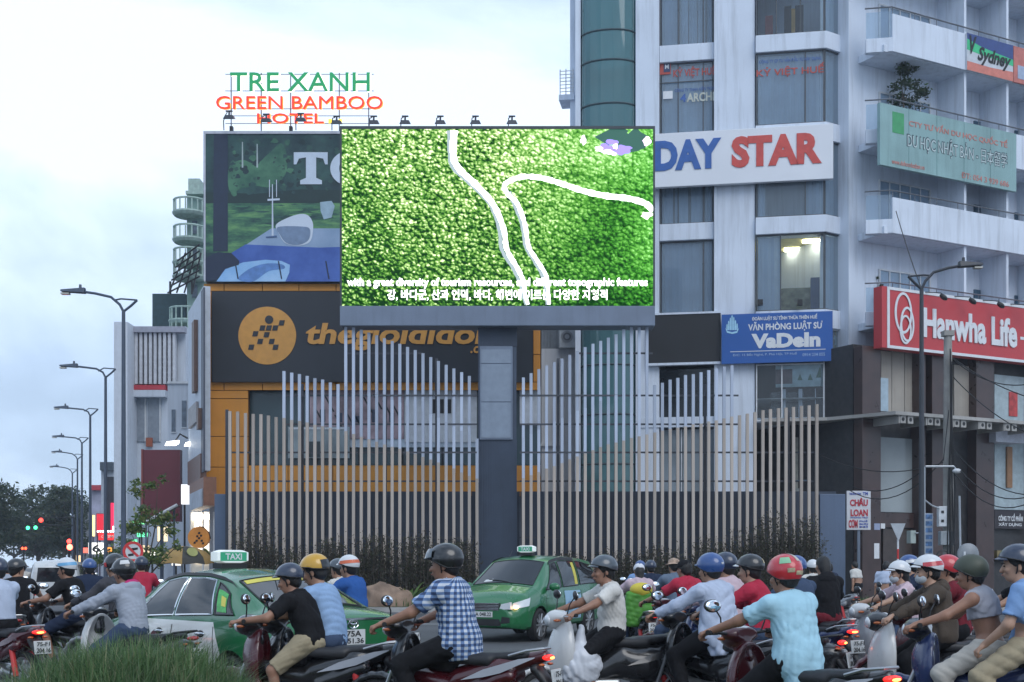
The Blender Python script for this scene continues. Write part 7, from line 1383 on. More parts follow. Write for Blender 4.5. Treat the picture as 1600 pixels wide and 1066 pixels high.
def sedan():
    t = thing('taxi_sedan', 'green and cream taxi sedan with a white roof sign seen from behind', 'car', (0, 0, 0)); L = 4.3
    tab = dict(zs=[(-2.15, .34), (-1.9, .24), (1.9, .22), (2.15, .28)], zt=[(-2.15, 1.0), (-2.08, 1.065), (-1.62, 1.10), (-.88, 1.41), (-.45, 1.475), (.15, 1.48), (.55, 1.42), (1.25, 1.03), (1.85, .88), (2.07, .76), (2.15, .64)], zb=[(-2.15, .93), (-1.65, 1.0), (-.9, .98), (1.2, .90), (1.9, .80), (2.15, .58)], wm=[(-2.15, .70), (-2.02, .79), (-1.4, .845), (1.3, .845), (1.85, .80), (2.08, .69), (2.15, .60)], wb=[(-2.15, .66), (-2.0, .74), (-1.4, .80), (1.2, .80), (1.85, .74), (2.15, .55)], wt=[(-2.15, .60), (-1.62, .66), (-.88, .56), (-.3, .575), (.5, .56), (1.25, .68), (1.85, .66), (2.15, .48)])
    c = Car(t, tab, L, taxi_paint(), (1.32, -1.27), .30)
    for sx in (-1, 1):
        sd_ = lambda y, q, s=sx: c.side(y, q, s)
        c.patch(sd_, [(.92, .06), (-.02, .06), (-.02, .90), (.42, .90)], CGL, 'front_side_window', trim=CHR); c.patch(sd_, [(-.08, .06), (-.86, .06), (-.62, .90), (-.08, .90)], CGL, 'rear_side_window', trim=CHR); q_ = c.patch(sd_, [(-.90, .06), (-1.28, .08), (-.98, .72), (-.70, .88)], CGL, 'quarter_window', trim=DKT, n=(4, 5))
        c.patch(sd_, [(-.93, .14), (-1.12, .14), (-.98, .68), (-.76, .72)], STK, 'window_sticker', off=.010, n=(3, 3)); c.patch(sd_, [(-.97, .32), (-1.06, .32), (-.99, .56), (-.88, .58)], YEL, 'sticker_print', off=.013, n=(2, 2))
        c.patch(sd_, [(1.0, .95), (-1.05, .95), (-.72, 1.02), (.50, 1.02)], DKT, 'rain_guard', off=.012, n=(14, 2))
        for y in (-.05, -.95, .95): c.seam([c.low(y + (.10 if y == -.95 and z > .6 else 0) * (z - .6), z, sx) + Vector((sx * .002, 0, 0)) for z in (.30, .45, .6, .75, .88)])
        for y in (-.68, .22): p = c.low(y, .80, sx); MB().ell(p + Vector((sx * .012, 0, 0)), (.02, .11, .018), 14, 6).build('door_handle', CHR, t, smooth='all'); MB().ell(p + Vector((sx * .0, .0, -.004)), (.012, .075, .04), 12, 6).build('handle_cup', DKT, t, smooth='all')
        m_ = c.side(.80, .15, sx); MB().ell(m_ + Vector((sx * .13, 0, .02)), (.10, .06, .065), 14, 8).build('wing_mirror', TGRN, t, smooth='all')
        frS = Frame(0, 0, 90 if sx > 0 else -90, origin=Vector((sx * .852, 0, 0)));
        if sx < 0: text('38 38 38', Frame(0, 0, -90, origin=Vector((-.853, 0, 0))), -.42, .15, .66, .76, .0, mat('letter_dusty_red', (.35, .10, .12), .5), t, bold=.03, ext=.002); MB().lathe([(.0, 0), (.10, 0), (.10, .004), (.075, .006), (.0, .006)], (-.85, .30, .70), axis='X', n=24).build('door_emblem', mat('emblem_maroon', (.14, .03, .05), .5), t)
        c.patch(lambda y, z, s=sx: c.low(y, z, s), [(-2.02, .70), (-2.12, .70), (-2.12, .90), (-1.98, .92)], TAIL_OFF, 'tail_lamp', off=.012, n=(4, 4))
        fpatch(t, [(sx * .42, .72), (sx * .66, .72), (sx * .66, .92), (sx * .46, .92)][::(1 if sx > 0 else -1)], .055, TAIL_OFF, 'tail_lamp', -2.15)
    c.patch(c.top, [(-1.58, -.86), (-1.58, .86), (-.92, .90), (-.92, -.90)], CGL, 'rear_window', n=(10, 8), trim=DKT); c.patch(c.top, [(-1.02, -.84), (-1.02, .84), (-.94, .84), (-.94, -.84)], YEL, 'rear_window_banner', off=.010, n=(10, 2)); c.patch(c.top, [(1.20, -.88), (1.20, .88), (.62, .90), (.62, -.90)], CGL, 'windscreen', n=(10, 8), trim=DKT)
    c.seam([c.top(-1.64, x) + Vector((0, 0, .004)) for x in np.linspace(-.9, .9, 9)]); c.seam([Vector((x, -2.206, .66)) for x in np.linspace(-.5, .5, 5)])
    fpatch(t, [(-.42, .965), (.42, .965), (.42, .985), (-.42, .985)], .062, CHR, 'boot_garnish', -2.15)
    fr_ = Frame(0, 0, 0, origin=Vector((0, -2.212, 0))); q = fpatch(t, [(-.14, .72), (.14, .72), (.14, .87), (-.14, .87)], .075, PLATE, 'number_plate', -2.15); text('75A', Frame(0, 0, 0, origin=Vector((0, -2.227, 0))), -.09, .09, .80, .858, .0, PLT, q, bold=.02, ext=.002); text('051.36', Frame(0, 0, 0, origin=Vector((0, -2.227, 0))), -.12, .12, .733, .785, .0, PLT, q, bold=.02, ext=.002)
    e_ = MB(); 
    for (rx, rz) in ((.062, .042), (.020, .038), (.042, .014)): e_.tube([(rx * math.cos(6.2832 * j / 24), -2.216, .925 + (.012 if rx == .042 else 0) + rz * math.sin(6.2832 * j / 24)) for j in range(25)], .006, 5, cap=False)
    e_.build('badge', CHR, t)
    fpatch(t, [(-.70, .34), (.70, .34), (.70, .46), (-.70, .46)], .045, DKT, 'bumper_insert', -2.15); taxi_sign(t, .15, 1.475); MB().tube([(0, -.75, 1.46), (0, -.95, 1.62)], .006, 5).build('aerial', DKT, t)
    return t
sd1 = sedan(); hd = Vector((-.682, .731, 0)); rc = G(546, 12.8); sd1.location = rc + hd * 2.15; sd1.rotation_euler = (0, 0, math.radians(43))
def mpv():
    t = thing('taxi_people_carrier', 'green people carrier taxi turning towards the viewer with a light blue advert on its door', 'car', (0, 0, 0)); L = 4.56
    tab = dict(zs=[(-2.28, .36), (-2.0, .28), (2.0, .26), (2.28, .30)], zt=[(-2.28, 1.20), (-2.22, 1.52), (-2.02, 1.66), (-1.2, 1.735), (.0, 1.735), (.45, 1.66), (1.38, 1.14), (1.9, 1.0), (2.16, .86), (2.28, .70)], zb=[(-2.28, 1.08), (-1.5, 1.08), (1.3, 1.0), (1.9, .90), (2.28, .62)], wm=[(-2.28, .74), (-2.1, .85), (-1.4, .885), (1.4, .885), (1.95, .84), (2.18, .74), (2.28, .64)], wb=[(-2.28, .70), (-2.0, .82), (1.3, .84), (1.95, .76), (2.28, .58)], wt=[(-2.28, .58), (-2.0, .62), (-.3, .66), (.45, .62), (1.38, .74), (1.95, .68), (2.28, .50)])
    c = Car(t, tab, L, TGRN, (1.42, -1.33), .33)
    for sx in (-1, 1):
        sd_ = lambda y, q, s=sx: c.side(y, q, s)
        c.patch(sd_, [(1.08, .06), (.18, .06), (.18, .90), (.44, .90)], CGL, 'front_side_window', trim=DKT); c.patch(sd_, [(.10, .06), (-.80, .06), (-.80, .90), (.10, .90)], CGL, 'rear_side_window', trim=DKT); c.patch(sd_, [(-.90, .08), (-2.0, .10), (-1.82, .84), (-.90, .90)], CGL, 'quarter_window', trim=DKT)
        c.patch(sd_, [(-.60, .10), (-.76, .10), (-.76, .85), (-.60, .85)], YEL, 'window_sticker', off=.010, n=(2, 3)); c.patch(sd_, [(.52, .93), (-.85, .93), (-.85, 1.02), (.42, 1.02)], DKT, 'rain_guard', off=.012, n=(12, 2))
        for y in (.14, -.86, 1.12): c.seam([c.low(y, z, sx) + Vector((sx * .002, 0, 0)) for z in (.34, .5, .7, .85, 1.0)])
        ad = c.patch(lambda y, z, s=sx: c.low(y, z, s), [(.10, .40), (-.82, .40), (-.82, .99), (.10, .99)], mat('advert_blue', (.30, .50, .66), .35, var=.08), 'door_advert', off=.004); fx = Frame(0, 0, 90 if sx > 0 else -90, origin=Vector((sx * .893, -.36, 0)))
        text('DAIKIN', fx, -.24, .42, .66, .76, .003, mat('advert_navy', (.02, .07, .25), .5), ad, bold=.04, ext=.003); poly(fx, [(-.40, .64), (-.28, .64), (-.28, .77)], .002, .006, mat('advert_navy', (.02, .07, .25), .5), ad, 'advert_mark')
        for y in (-.10 , .92): p = c.low(y - .55 if y > 0 else y - .6, .93, sx); MB().ell(p + Vector((sx * .012, 0, 0)), (.018, .10, .018), 14, 6).build('door_handle', TGRN, t, smooth='all')
        m_ = c.side(.92, .12, sx); MB().ell(m_ + Vector((sx * .14, 0, .03)), (.12, .07, .085), 14, 8).build('wing_mirror', TGRN, t, smooth='all')
        hp = lambda x, z: c.low(z, x, sx)
        c.patch(lambda y, z, s=sx: c.low(y, z, s), [(1.92, .72), (2.24, .66), (2.22, .78), (1.80, .88)], LENS, 'headlamp', off=.010, n=(8, 4)); fpatch(t, [(sx * .38, .66), (sx * .62, .66), (sx * .60, .80), (sx * .42, .76)][::(1 if sx > 0 else -1)], .05, LENS, 'headlamp', 2.28); MB().ell((sx * .68, 2.21, .70), (.06, .04, .04), 12, 6).build('side_light', emit('sidelight', (1, .55, .25), 3), t, smooth='all')
        fpatch(t, [(sx * .40, .38), (sx * .60, .40), (sx * .60, .50), (sx * .44, .52)][::(1 if sx > 0 else -1)], .062, DKT, 'fog_lamp_recess', 2.28)
        MB().lathe([(0, 0), (.11, 0), (.11, .005), (0, .005)], (sx * .86, -1.95, .98), axis='X', n=20).build('round_badge', mat('badge_cream', (.5, .48, .36), .5), t); fz = Frame(0, 0, 90 if sx > 0 else -90, origin=Vector((sx * .872, -1.55, 0))); text('3888', fz, -.28 if sx > 0 else -.2, .22, .62, .74, .004, WHL, t, bold=.03, ext=.002)
    c.patch(c.top, [(1.34, -.90), (1.34, .90), (.50, .90), (.50, -.90)], CGL, 'windscreen', n=(10, 8), trim=DKT); c.patch(c.top, [(1.28, .36), (1.28, .62), (1.20, .60), (1.20, .36)], PLATE, 'windscreen_notice', off=.010, n=(3, 2)); MB().tube([c.top(1.36, -.3) + Vector((0, 0, .015)), c.top(1.28, .1) + Vector((0, 0, .02)), c.top(1.22, .5) + Vector((0, 0, .02))], .008, 5).build('wiper', DKT, t)
    fpatch(t, [(-.38, .64), (.38, .64), (.36, .78), (-.36, .78)], .058, DKT, 'grille', 2.28)
    for z in (.65, .68, .71, .74, .775): MB().box(-.37, .37, 2.335, 2.35, z - .006, z + .006).build('grille_bar', CHR, t)
    fpatch(t, [(-.42, .34), (.42, .34), (.38, .47), (-.38, .47)], .064, DKT, 'lower_intake', 2.28); q = fpatch(t, [(-.235, .505), (.235, .505), (.235, .615), (-.235, .615)], .068, PLATE, 'number_plate', 2.28); text('75A 048.22', Frame(0, 0, 180, origin=Vector((0, 2.3495, 0))), -.21, .21, .525, .60, .0, PLT, q, bold=.02, ext=.002)
    c.seam([c.top(1.42, x) + Vector((0, 0, .004)) for x in np.linspace(-.95, .95, 9)]); taxi_sign(t, .1, 1.73, .40); MB().tube([(.3, .35, 1.68), (.32, .12, 1.84)], .006, 5).build('aerial', DKT, t)
    return t
mv = mpv(); mv.location = G(826, 27.2); mv.rotation_euler = (0, 0, math.radians(180 - 24))
def van():
    t = thing('white_van', 'small white van with a wide rear window waiting in the left street', 'van', (0, 0, 0)); L = 3.6
    tab = dict(zs=.26, zt=[(-1.8, 1.50), (-1.74, 1.62), (-1.5, 1.70), (.9, 1.70), (1.1, 1.62), (1.6, 1.05), (1.8, .9)], zb=[(-1.8, .98), (1.3, .95), (1.8, .75)], wm=[(-1.8, .68), (-1.65, .745), (1.4, .745), (1.8, .62)], wb=[(-1.8, .67), (-1.65, .73), (1.3, .73), (1.8, .58)], wt=[(-1.8, .58), (-1.5, .63), (.9, .63), (1.6, .66), (1.8, .54)]); tab['zs'] = [(-1.8, .30), (1.8, .28)]
    c = Car(t, tab, L, CWH, (1.1, -1.1), .27)
    for sx in (-1, 1):
        sd_ = lambda y, q, s=sx: c.side(y, q, s)
        for a, b in ((1.0, .35), (.28, -.55), (-.62, -1.55)): c.patch(sd_, [(a, .1), (b, .1), (b, .85), (a - (.2 if a == 1.0 else 0), .85)], CGL, 'side_window', trim=DKT)
        fpatch(t, [(sx * .52, .62), (sx * .62, .62), (sx * .62, .86), (sx * .52, .86)][::(1 if sx > 0 else -1)], .06, TAIL, 'tail_lamp', -1.8)
    fpatch(t, [(-.54, 1.02), (.54, 1.02), (.49, 1.46), (-.49, 1.46)], .058, CGL, 'rear_window', -1.8); fpatch(t, [(-.15, .74), (.15, .74), (.15, .82), (-.15, .82)], .07, DKT, 'tailgate_handle', -1.8); fpatch(t, [(-.66, .30), (.66, .30), (.66, .45), (-.66, .45)], .07, DKT, 'rear_bumper', -1.8); c.patch(c.top, [(1.5, -.9), (1.5, .9), (1.1, .9), (1.1, -.9)], CGL, 'windscreen', trim=DKT); return t
vn = van(); vn.location = G(92, 41); vn.rotation_euler = (0, 0, math.radians(16))
# ------------------------------------------------------------------ riders
D = math.radians
HB = lambda n, c: paint('helmet_' + n, c)
WHT_H = HB('white', (.62, .63, .64)); NAVY_H = HB('navy', (.02, .03, .06)); BLK_H = HB('black', (.012, .013, .015)); BLUE_H = HB('blue', (.03, .08, .24)); YEL_H = HB('yellow', (.55, .30, .02)); RED_H = HB('red', (.50, .03, .04)); OLV_H = mat('helmet_olive', (.055, .065, .045), .5, var=.1); GRY_H = HB('grey', (.06, .075, .09)); ORS = mat('stripe_orange', (.65, .14, .06), .5); CRM = mat('sticker_cream', (.45, .38, .24), .6, var=.4, scale=30); LAB = mat('sticker_white', (.6, .6, .6), .5); GRS = mat('sticker_helmet_green', (.25, .5, .3), .5)
LBLUE = cloth('light_blue', (.27, .40, .60)); CYAN = cloth('pale_cyan', (.36, .58, .68)); WLB = cloth('white_blue', (.44, .50, .62)); BLACKC = cloth('black', (.012, .012, .014)); WHITEC = cloth('white', (.60, .58, .54)); REDC = cloth('red', (.42, .03, .06)); GREYC = cloth('grey_marl', (.34, .37, .43)); BROWN = cloth('brown_jacket', (.075, .058, .045)); KHAKI = cloth('khaki', (.36, .30, .20)); DENIM = cloth('denim', (.05, .075, .13)); ROYAL = cloth('royal_blue', (.03, .10, .32)); PINKC = cloth('pale_pink', (.55, .42, .46)); NAVYC = cloth('navy', (.02, .03, .06)); MIDB = cloth('mid_blue', (.20, .33, .56)); LGREY = cloth('light_grey', (.36, .36, .40)); OFFW = cloth('off_white', (.50, .47, .42)); DKRED = cloth('dark_red', (.16, .02, .03)); MASK = cloth('mask', (.45, .48, .50)); PLAID = plaid('plaid', (.52, .56, .62), (.13, .21, .38), (.03, .055, .13)); PINKL = cloth('pink_lining', (.50, .04, .16))
def at(px, d): return G(px, d)
def rider(px, d, rz, bikekw, **kw):
    """a rider with their motorbike; the two are separate things"""
    loc = at(px, d); rz = D(rz)
    kw['scale'] = kw.get('scale', 1.0) * .95
    if bikekw: place_bike(loc=loc, rz=rz, **bikekw)
    return person(loc=loc, face=rz, **kw)
BR = paint('dark_red', (.07, .008, .012)); STR = paint('stripe_silver', (.32, .33, .36)); BB = paint('black', (.015, .015, .017)); BWH = paint('pearl_white', (.58, .58, .57)); BBL = paint('deep_blue', (.02, .035, .11)); BRD = paint('bright_red', (.40, .02, .03)); BSL = paint('silver', (.30, .31, .33))
# left of the sedan
rider(2, 14.3, 50, dict(style='underbone', label='red motorbike with a glowing tail light at the far left edge', col=BR), label='rider in a pale blue shirt and navy helmet at the left edge', shirt=WLB, trousers=BLACKC, hel=NAVY_H, seed=2, lean=6, tuck=True, scale=.97)
rider(27, 17.5, 20, dict(style='underbone', label='dark motorbike behind the left edge rider', col=BB, lit=False), label='rider in black looking right behind the pale blue shirt', shirt=BLACKC, trousers=BLACKC, hel=BLK_H, seed=3, yaw=-70, h=.018, scale=.98)
rider(121, 16.6, 78, dict(style='underbone', label='dark motorbike carrying the rider with the white and blue helmet', col=BB), label='rider in black with a white and blue helmet reaching left', shirt=BLACKC, trousers=NAVYC, short_trousers=True, hel=WHT_H, style=dict(band=mat('band_sky', (.14, .38, .62), .4)), seed=5, lean=16, h=.015, skin=1)
rider(141, 20.5, 25, dict(style='underbone', label='motorbike with lit red tail behind the black clad rider', col=BB), label='rider in a navy jacket with a blue helmet right of the van', shirt=NAVYC, trousers=BLACKC, hel=BLUE_H, sleeve='long', seed=6, h=.02)
rider(208, 13.0, 62, dict(style='scooter', label='white and black scooter behind the tall grass', col=BB, shield=BWH, cowl=BB, lit=False), label='rider in a grey hooded sweatshirt with a pink hood lining', shirt=GREYC, trousers=DENIM, hel=BLK_H, style=dict(full=True, patch=((200, 250, .35, .7, LAB), (300, 330, .2, .5, LAB))), sleeve='long', hood=PINKL, collar=False, seed=8, lean=12, skin=1, scale=.96)
rider(190, 15.6, 58, dict(style='underbone', label='motorbike with chrome mirror ahead of the hooded rider', col=BSL), label='rider in a dark grey jacket with a black and red helmet', shirt=cloth('dark_grey', (.06, .06, .07)), trousers=BLACKC, hel=BLK_H, style=dict(full=True, patch=((150, 175, -.3, .1, RSG),)), sleeve='long', seed=9, lean=10, h=.016, scale=1.04)
# in front of and behind the sedan
rider(484, 11.0, 82, dict(style='underbone', label='dark red motorbike with a silver stripe ridden by the man in black', col=BB, shield=BR, stripe=STR, lit=True), label='rider in a black t-shirt and khaki shorts with a navy helmet', shirt=BLACKC, trousers=KHAKI, short_trousers=True, hel=NAVY_H, style=dict(patch=((285, 305, .1, .22, LAB),)), seed=10, lean=21, collar=False, skin=1, h=.011, scale=.91, pitch=14, build=1.12)
rider(516, 11.2, 74, dict(style='underbone', label='motorbike under the rider with the yellow helmet', col=BB), label='rider in a light blue shirt with a yellow helmet', shirt=LBLUE, trousers=DENIM, hel=YEL_H, style=dict(patch=((228, 318, -.36, .30, BLK_H),)), seed=11, lean=14, h=.011, pitch=16, scale=.99, skin=0, build=1.1)
rider(556, 15.8, 62, dict(style='underbone', label='motorbike beyond the sedan boot carrying the blue shirt rider', col=BB, lit=False), label='rider in a royal blue shirt with a white and orange striped helmet', shirt=ROYAL, trousers=NAVYC, hel=WHT_H, style=dict(band=ORS), seed=12, h=.014, scale=1.02)
rider(538, 17.5, 66, None, label='pillion of a passing bike mostly hidden by the white and orange helmet', shirt=WHITEC, trousers=NAVYC, hel=GRY_H, seed=13, h=.018, scale=.98)
rider(714, 10.3, 66, dict(style='underbone', label='black and red motorbike with bright tail light under the plaid shirt rider', col=BR, cowl=BB, shield=BB, stripe=STR), label='rider in a blue and white plaid shirt with a black visor helmet', shirt=PLAID, trousers=BLACKC, hel=BLK_H, style=dict(full=True, visor=mat('visor_smoke', (.10, .12, .14), .06, var=0, coat=.8)), seed=14, lean=7, h=.011, yaw=12, tail=.06, loose=1.08, scale=1.07, skin=1, build=1.1)
rider(955, 12.4, 103, dict(style='scooter', label='white scooter with plastic bag ridden by the man in the white t-shirt', col=BB, shield=BWH, cowl=BWH, lit=False), label='rider in a white t-shirt with a shoulder strap and dark helmet', shirt=WHITEC, trousers=BLACKC, short_trousers=True, hel=GRY_H, seed=15, lean=4, collar=False, skin=1, h=.011, scale=.98)
# middle right group
rider(1001, 19, 8, dict(style='underbone', label='motorbike under the woman with the green and yellow bag', col=BB), label='woman with a white cap and dark ponytail carrying a green and yellow bag', shirt=PINKC, trousers=DENIM, cap=(cloth('cap_white', (.62, .63, .66)), (.0, .07), True), longhair=True, seed=16, h=.016, build=.9, scale=.95)
bg_ = thing('shoulder_bag', 'green and yellow bag hung on the back of the woman in the white cap', 'bag', at(998, 18.6) + Vector((0, 0, .66))); K = SDF((-.3, -.2, -.1), (.3, .2, .7), .014); K.box((0, 0, .22), (.19, .08, .26), .06); K.wrinkle(.01, 4); K.mesh('bag', mat('bag_green', (.07, .26, .03), .6, var=.2), bg_); K = SDF((-.3, -.2, .3), (.3, .2, .8), .014); K.ell((.03, -.02, .50), (.16, .09, .10)); K.wrinkle(.012, 6); K.mesh('bag_top', mat('bag_yellow', (.55, .45, .05), .6, var=.2), bg_)
rider(1018, 25, 5, dict(style='underbone', label='distant motorbike between the white cap and the camouflage hat', col=BB, lit=False), label='distant rider in navy with a dark helmet beyond the white cap', shirt=NAVYC, trousers=BLACKC, hel=NAVY_H, seed=17, h=.022, sleeve='long', scale=1.0)
rider(1001, 27, 0, dict(style='underbone', label='farthest motorbike above the white cap', col=BB, lit=False), label='farthest rider in blue with a pale marked helmet above the white cap', shirt=MIDB, trousers=BLACKC, hel=BLUE_H, seed=18, h=.022)
rider(1058, 20.5, 20, dict(style='underbone', label='motorbike under the rider with the camouflage hat', col=BB, lit=False), label='rider in a slate blue jacket with a camouflage sun hat', shirt=cloth('slate', (.13, .17, .23)), trousers=BLACKC, cap=(mat('hat_camouflage', (.38, .27, .20), .8, var=.6, scale=14), (.06, .05), False), sleeve='long', seed=19, h=.018, scale=1.06)
rider(1078, 16.4, 34, dict(style='underbone', label='motorbike with lit red indicator under the red polo rider', col=BR), label='rider in a red polo shirt and black cap', shirt=REDC, trousers=DENIM, cap=(BLACKC, (.0, .07), True), seed=20, h=.014, skin=1, scale=1.0)
rider(1122, 11.9, 44, dict(style='underbone', label='motorbike with an orange crate rack under the pale long sleeved rider', col=BB, lit=True), label='rider in a pale blue long sleeved shirt with a blue helmet', shirt=WLB, trousers=BLACKC, hel=BLUE_H, style=dict(full=True, patch=((262, 278, .0, .12, LAB),)), sleeve='long', seed=21, lean=6, h=.011, tail=.14, loose=1.18, build=1.15, scale=1.0)
rider(1146, 14.2, 48, dict(style='scooter', label='scooter hidden behind the pale shirted rider', col=BBL, lit=False), label='person in a pale pink shirt with a dark red trimmed helmet', shirt=PINKC, trousers=DENIM, hel=NAVY_H, style=dict(full=True, patch=((130, 190, -.3, .2, RSG),)), sleeve='long', seed=22, h=.015, scale=1.04)
rider(1186, 12.3, 62, dict(style='scooter', label='dark scooter under the woman in red', col=BB, lit=True), label='woman in a red top and jeans with a black helmet bearing a paper label', shirt=REDC, trousers=DENIM, hel=BLK_H, style=dict(patch=((262, 315, .12, .48, CRM),), peakcol=WHT_H), sleeve='elbow', seed=23, lean=6, h=.012, build=.92, skin=2, collar=False, scale=.99)
rider(1243, 8.7, 36, dict(style='underbone', label='dark red motorbike with chrome bars under the cyan shirt rider', col=BB, cowl=BR, shield=BR, stripe=STR), label='rider in a pale cyan shirt with a red and white helmet', shirt=CYAN, trousers=BLACKC, hel=RED_H, style=dict(full=True, stripe=((-.05, .28, OFFW),), patch=((200, 240, .35, .72, GRS), (255, 295, -.35, -.12, CRM), (225, 250, -.2, .05, CRM)), peak=False), seed=24, lean=8, h=.011, tail=.13, loose=1.08, build=1.12, scale=.95, skin=1)
rider(1253, 14.6, 30, dict(style='underbone', label='motorbike right of the cyan shirt rider, partly hidden', col=BBL), label='rider in dark blue with a blue helmet behind the red and white helmet', shirt=DENIM, trousers=BLACKC, hel=BLUE_H, sleeve='long', seed=25, h=.015, scale=1.0)
rider(1292, 16.2, 12, dict(style='underbone', label='motorbike with a number plate and red tail right of the blue helmet', col=BRD), label='bareheaded rider with black hair in a black jacket over red', shirt=BLACKC, trousers=DKRED, sleeve='long', longhair=True, hood=BLACKC, collar=False, seed=26, h=.014, scale=1.06)
rider(1272, 23, 0, dict(style='underbone', label='distant motorbike beyond the bareheaded rider', col=BB, lit=False), label='distant rider with a white helmet left of the bareheaded rider', shirt=WHITEC, trousers=BLACKC, hel=WHT_H, seed=27, h=.022)
rider(1300, 30, 30, dict(style='underbone', label='distant scooter near the hoarding end', col=BSL, lit=False), label='distant bareheaded rider by the end of the hoarding', shirt=NAVYC, trousers=BLACKC, seed=28, h=.025)
# right hand group
rider(1416, 14.6, 95, dict(style='scooter', label='pale scooter with round mirrors under the white helmeted woman', col=BSL, cowl=BWH, lit=False), label='woman with a plain white helmet, dark hair and a face mask', shirt=PINKC, trousers=DENIM, hel=WHT_H, longhair=True, mask=MASK, seed=29, h=.013, build=.9, skin=2, scale=.93, lean=6)
rider(1468, 11.7, 84, dict(style='scooter', label='black and white scooter with a big mirror under the brown jacket rider', col=BB, shield=BWH, cowl=BB, lit=False), label='rider in a brown hooded jacket with a white and red helmet and mask', shirt=BROWN, trousers=BLACKC, hel=WHT_H, style=dict(band=RED_H), mask=MASK, sleeve='long', hood=BROWN, seed=30, lean=8, h=.012, scale=.98, skin=2, loose=1.18, build=1.1)
rider(1494, 12.9, 82, dict(style='underbone', label='motorbike beyond the brown jacket rider', col=BR, lit=False), label='rider in dark red with a glossy red helmet', shirt=DKRED, trousers=BLACKC, hel=RED_H, style=dict(full=True), sleeve='long', seed=31, h=.015, scale=.99, lean=6)
L22 = at(1545, 10.1); r22 = D(62)
rider(1545, 10.1, 62, dict(style='underbone', label='deep blue motorbike carrying the olive helmet rider and a pillion', col=BBL, cowl=BB, lit=False), label='rider in a rolled up grey vest with an olive helmet', shirt=LGREY, trousers=OFFW, hel=OLV_H, style=dict(full=True, peak=False), sleeve='none', bare_midriff=True, collar=False, seed=32, lean=13, h=.011, skin=1, scale=.97, feet=[(-.20, .24, .30), (.20, .24, .30)])
pl = L22 + Vector((.19, -.30, 0))
person(label='pillion in a mid blue shirt with a dark helmet at the right edge', loc=pl, face=D(64), shirt=MIDB, trousers=KHAKI, hel=NAVY_H, style=dict(visor=None), seed=33, lean=4, h=.011, hands=[(-.17, .30, .90), (.17, .30, .90)], feet=[(-.22, .12, .32), (.22, .12, .32)], yaw=14, skin=2, scale=.97, tail=.05, seat=.80)
rider(1610, 13.5, 80, dict(style='underbone', label='motorbike at the right edge behind the pillion', col=BB, lit=False), label='rider in black at the extreme right edge with a white helmet', shirt=BLACKC, trousers=BLACKC, hel=WHT_H, seed=34, h=.018)
rider(1432, 18.5, 88, dict(style='underbone', label='motorbike far behind the brown jacket rider', col=BB, lit=False), label='rider in navy with a blue and white helmet behind the brown jacket', shirt=NAVYC, trousers=BLACKC, hel=BLUE_H, style=dict(band=WHT_H), seed=35, h=.02, scale=1.05)
person(label='pedestrian in a pale blue shirt standing by the bronze door', loc=at(1383, 30), face=D(-30), shirt=WLB, trousers=NAVYC, stand=True, seed=36, h=.02, group='pedestrians', scale=.98)
person(label='pedestrian in white near the lit entrance on the right', loc=at(1340, 41), face=D(40), shirt=WHITEC, trousers=BLACKC, stand=True, seed=37, h=.025, group='pedestrians')
# plastic bag on the white scooter
pb = thing('plastic_bag', 'translucent white plastic bag hanging on the white scooter', 'bag', at(905, 12.2) + Vector((0, 0, .34))); K = SDF((-.3, -.25, -.05), (.3, .25, .65), .013); K.ell((0, 0, .22), (.21, .14, .22)).cone((0, 0, .38), (.02, 0, .58), .06, .03); K.wrinkle(.016, 13, (.8, .8, .8)); K.mesh('bag', mat('plastic_white', (.60, .62, .66), .3, var=.15, scale=8), pb)
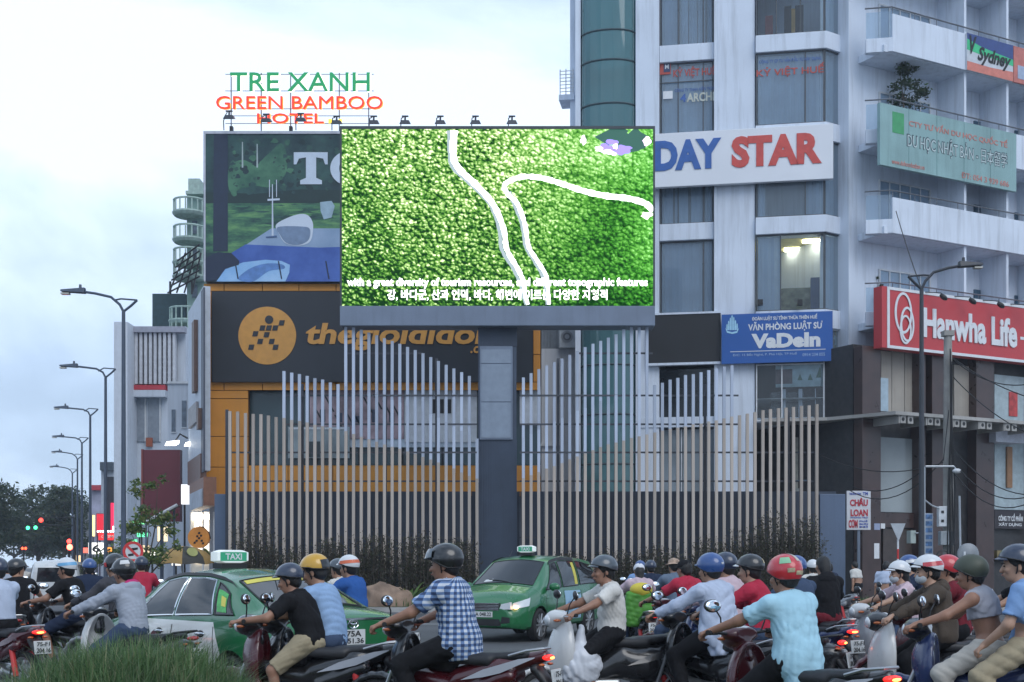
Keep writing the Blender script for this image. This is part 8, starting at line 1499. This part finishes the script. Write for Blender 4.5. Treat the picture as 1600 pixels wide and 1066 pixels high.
# ------------------------------------------------------------------ traffic farther down the left street
FARS = [('white', WHITEC), ('pale blue', WLB), ('black', BLACKC), ('red', REDC), ('navy', NAVYC), ('pink', PINKC), ('grey', GREYC)]; FARH = [('white', WHT_H), ('navy', NAVY_H), ('red', RED_H), ('yellow', YEL_H), ('blue', BLUE_H)]
proto = person(label='x', loc=(0, 0, 0), face=0, shirt=WHITEC, trousers=BLACKC, hel=WHT_H, seed=40, h=.03, collar=False)
for ch in list(proto.children):
    if ch.name.split('.')[0] in ('shoe', 'eye', 'eyebrow', 'mouth'): bpy.data.objects.remove(ch)
Rf = random.Random(12); combos = [(a, b) for a in FARS for b in FARH]; Rf.shuffle(combos); PROTO['far'] = None
spots = []
for k in range(30):
    d = 24 + k * 2.1 + Rf.uniform(-1, 1); px0 = 60 + (-27.5 - (-0)) * 0; lane = Rf.uniform(-9.5, -1.2); cen = Vector((-17.5, 56, 0)); p = cen + SD * (d - 56) / SD.y + SN * lane; spots.append((p, d))
bm_far = None
for k, (p, d) in enumerate(spots):
    (sn_, sm), (hn, hm) = combos[k]; o = proto if k == 0 else copy_tree(proto); o.location = p; rz = math.atan2(-SD.x, SD.y) + Rf.uniform(-.15, .15); o.rotation_euler = (0, 0, rz); o.scale = (Rf.uniform(.94, 1.03),) * 3
    props(o, 'small distant rider in a %s shirt and %s helmet down the left street' % (sn_, hn), 'person', 'distant riders in the left street'); o.name = 'person'
    for ch in o.children:
        n = ch.name.split('.')[0]
        if n == 'shirt': setmat(ch, sm)
        elif n == 'helmet':
            setmat(ch, hm)
            for g_ in ch.children:
                if g_.name.startswith('peak'): setmat(g_, hm)
    b = place_bike('underbone', 'motorbike under the distant rider in a %s shirt and %s helmet' % (sn_, hn), p, rz, [BB, BR, BBL, BSL][k % 4], lit=True, group='distant motorbikes in the left street')
# ------------------------------------------------------------------ evening air down the street
hm = bpy.data.materials.new('haze_air'); hm.use_nodes = True; ht = hm.node_tree; ht.nodes.clear(); ho = ht.nodes.new('ShaderNodeOutputMaterial'); hv = ht.nodes.new('ShaderNodeVolumePrincipled')
hv.inputs['Color'].default_value = (.80, .88, 1, 1); hv.inputs['Density'].default_value = .0006; hv.inputs['Anisotropy'].default_value = .2; ht.links.new(hv.outputs[0], ho.inputs['Volume'])
hz_ = MB().box(-140, 90, -8, 260, -1.2, 36).build('haze', hm); props(hz_, 'thin bluish evening haze filling the street', 'haze', kind='stuff')
SC.cycles.volume_bounces = 0
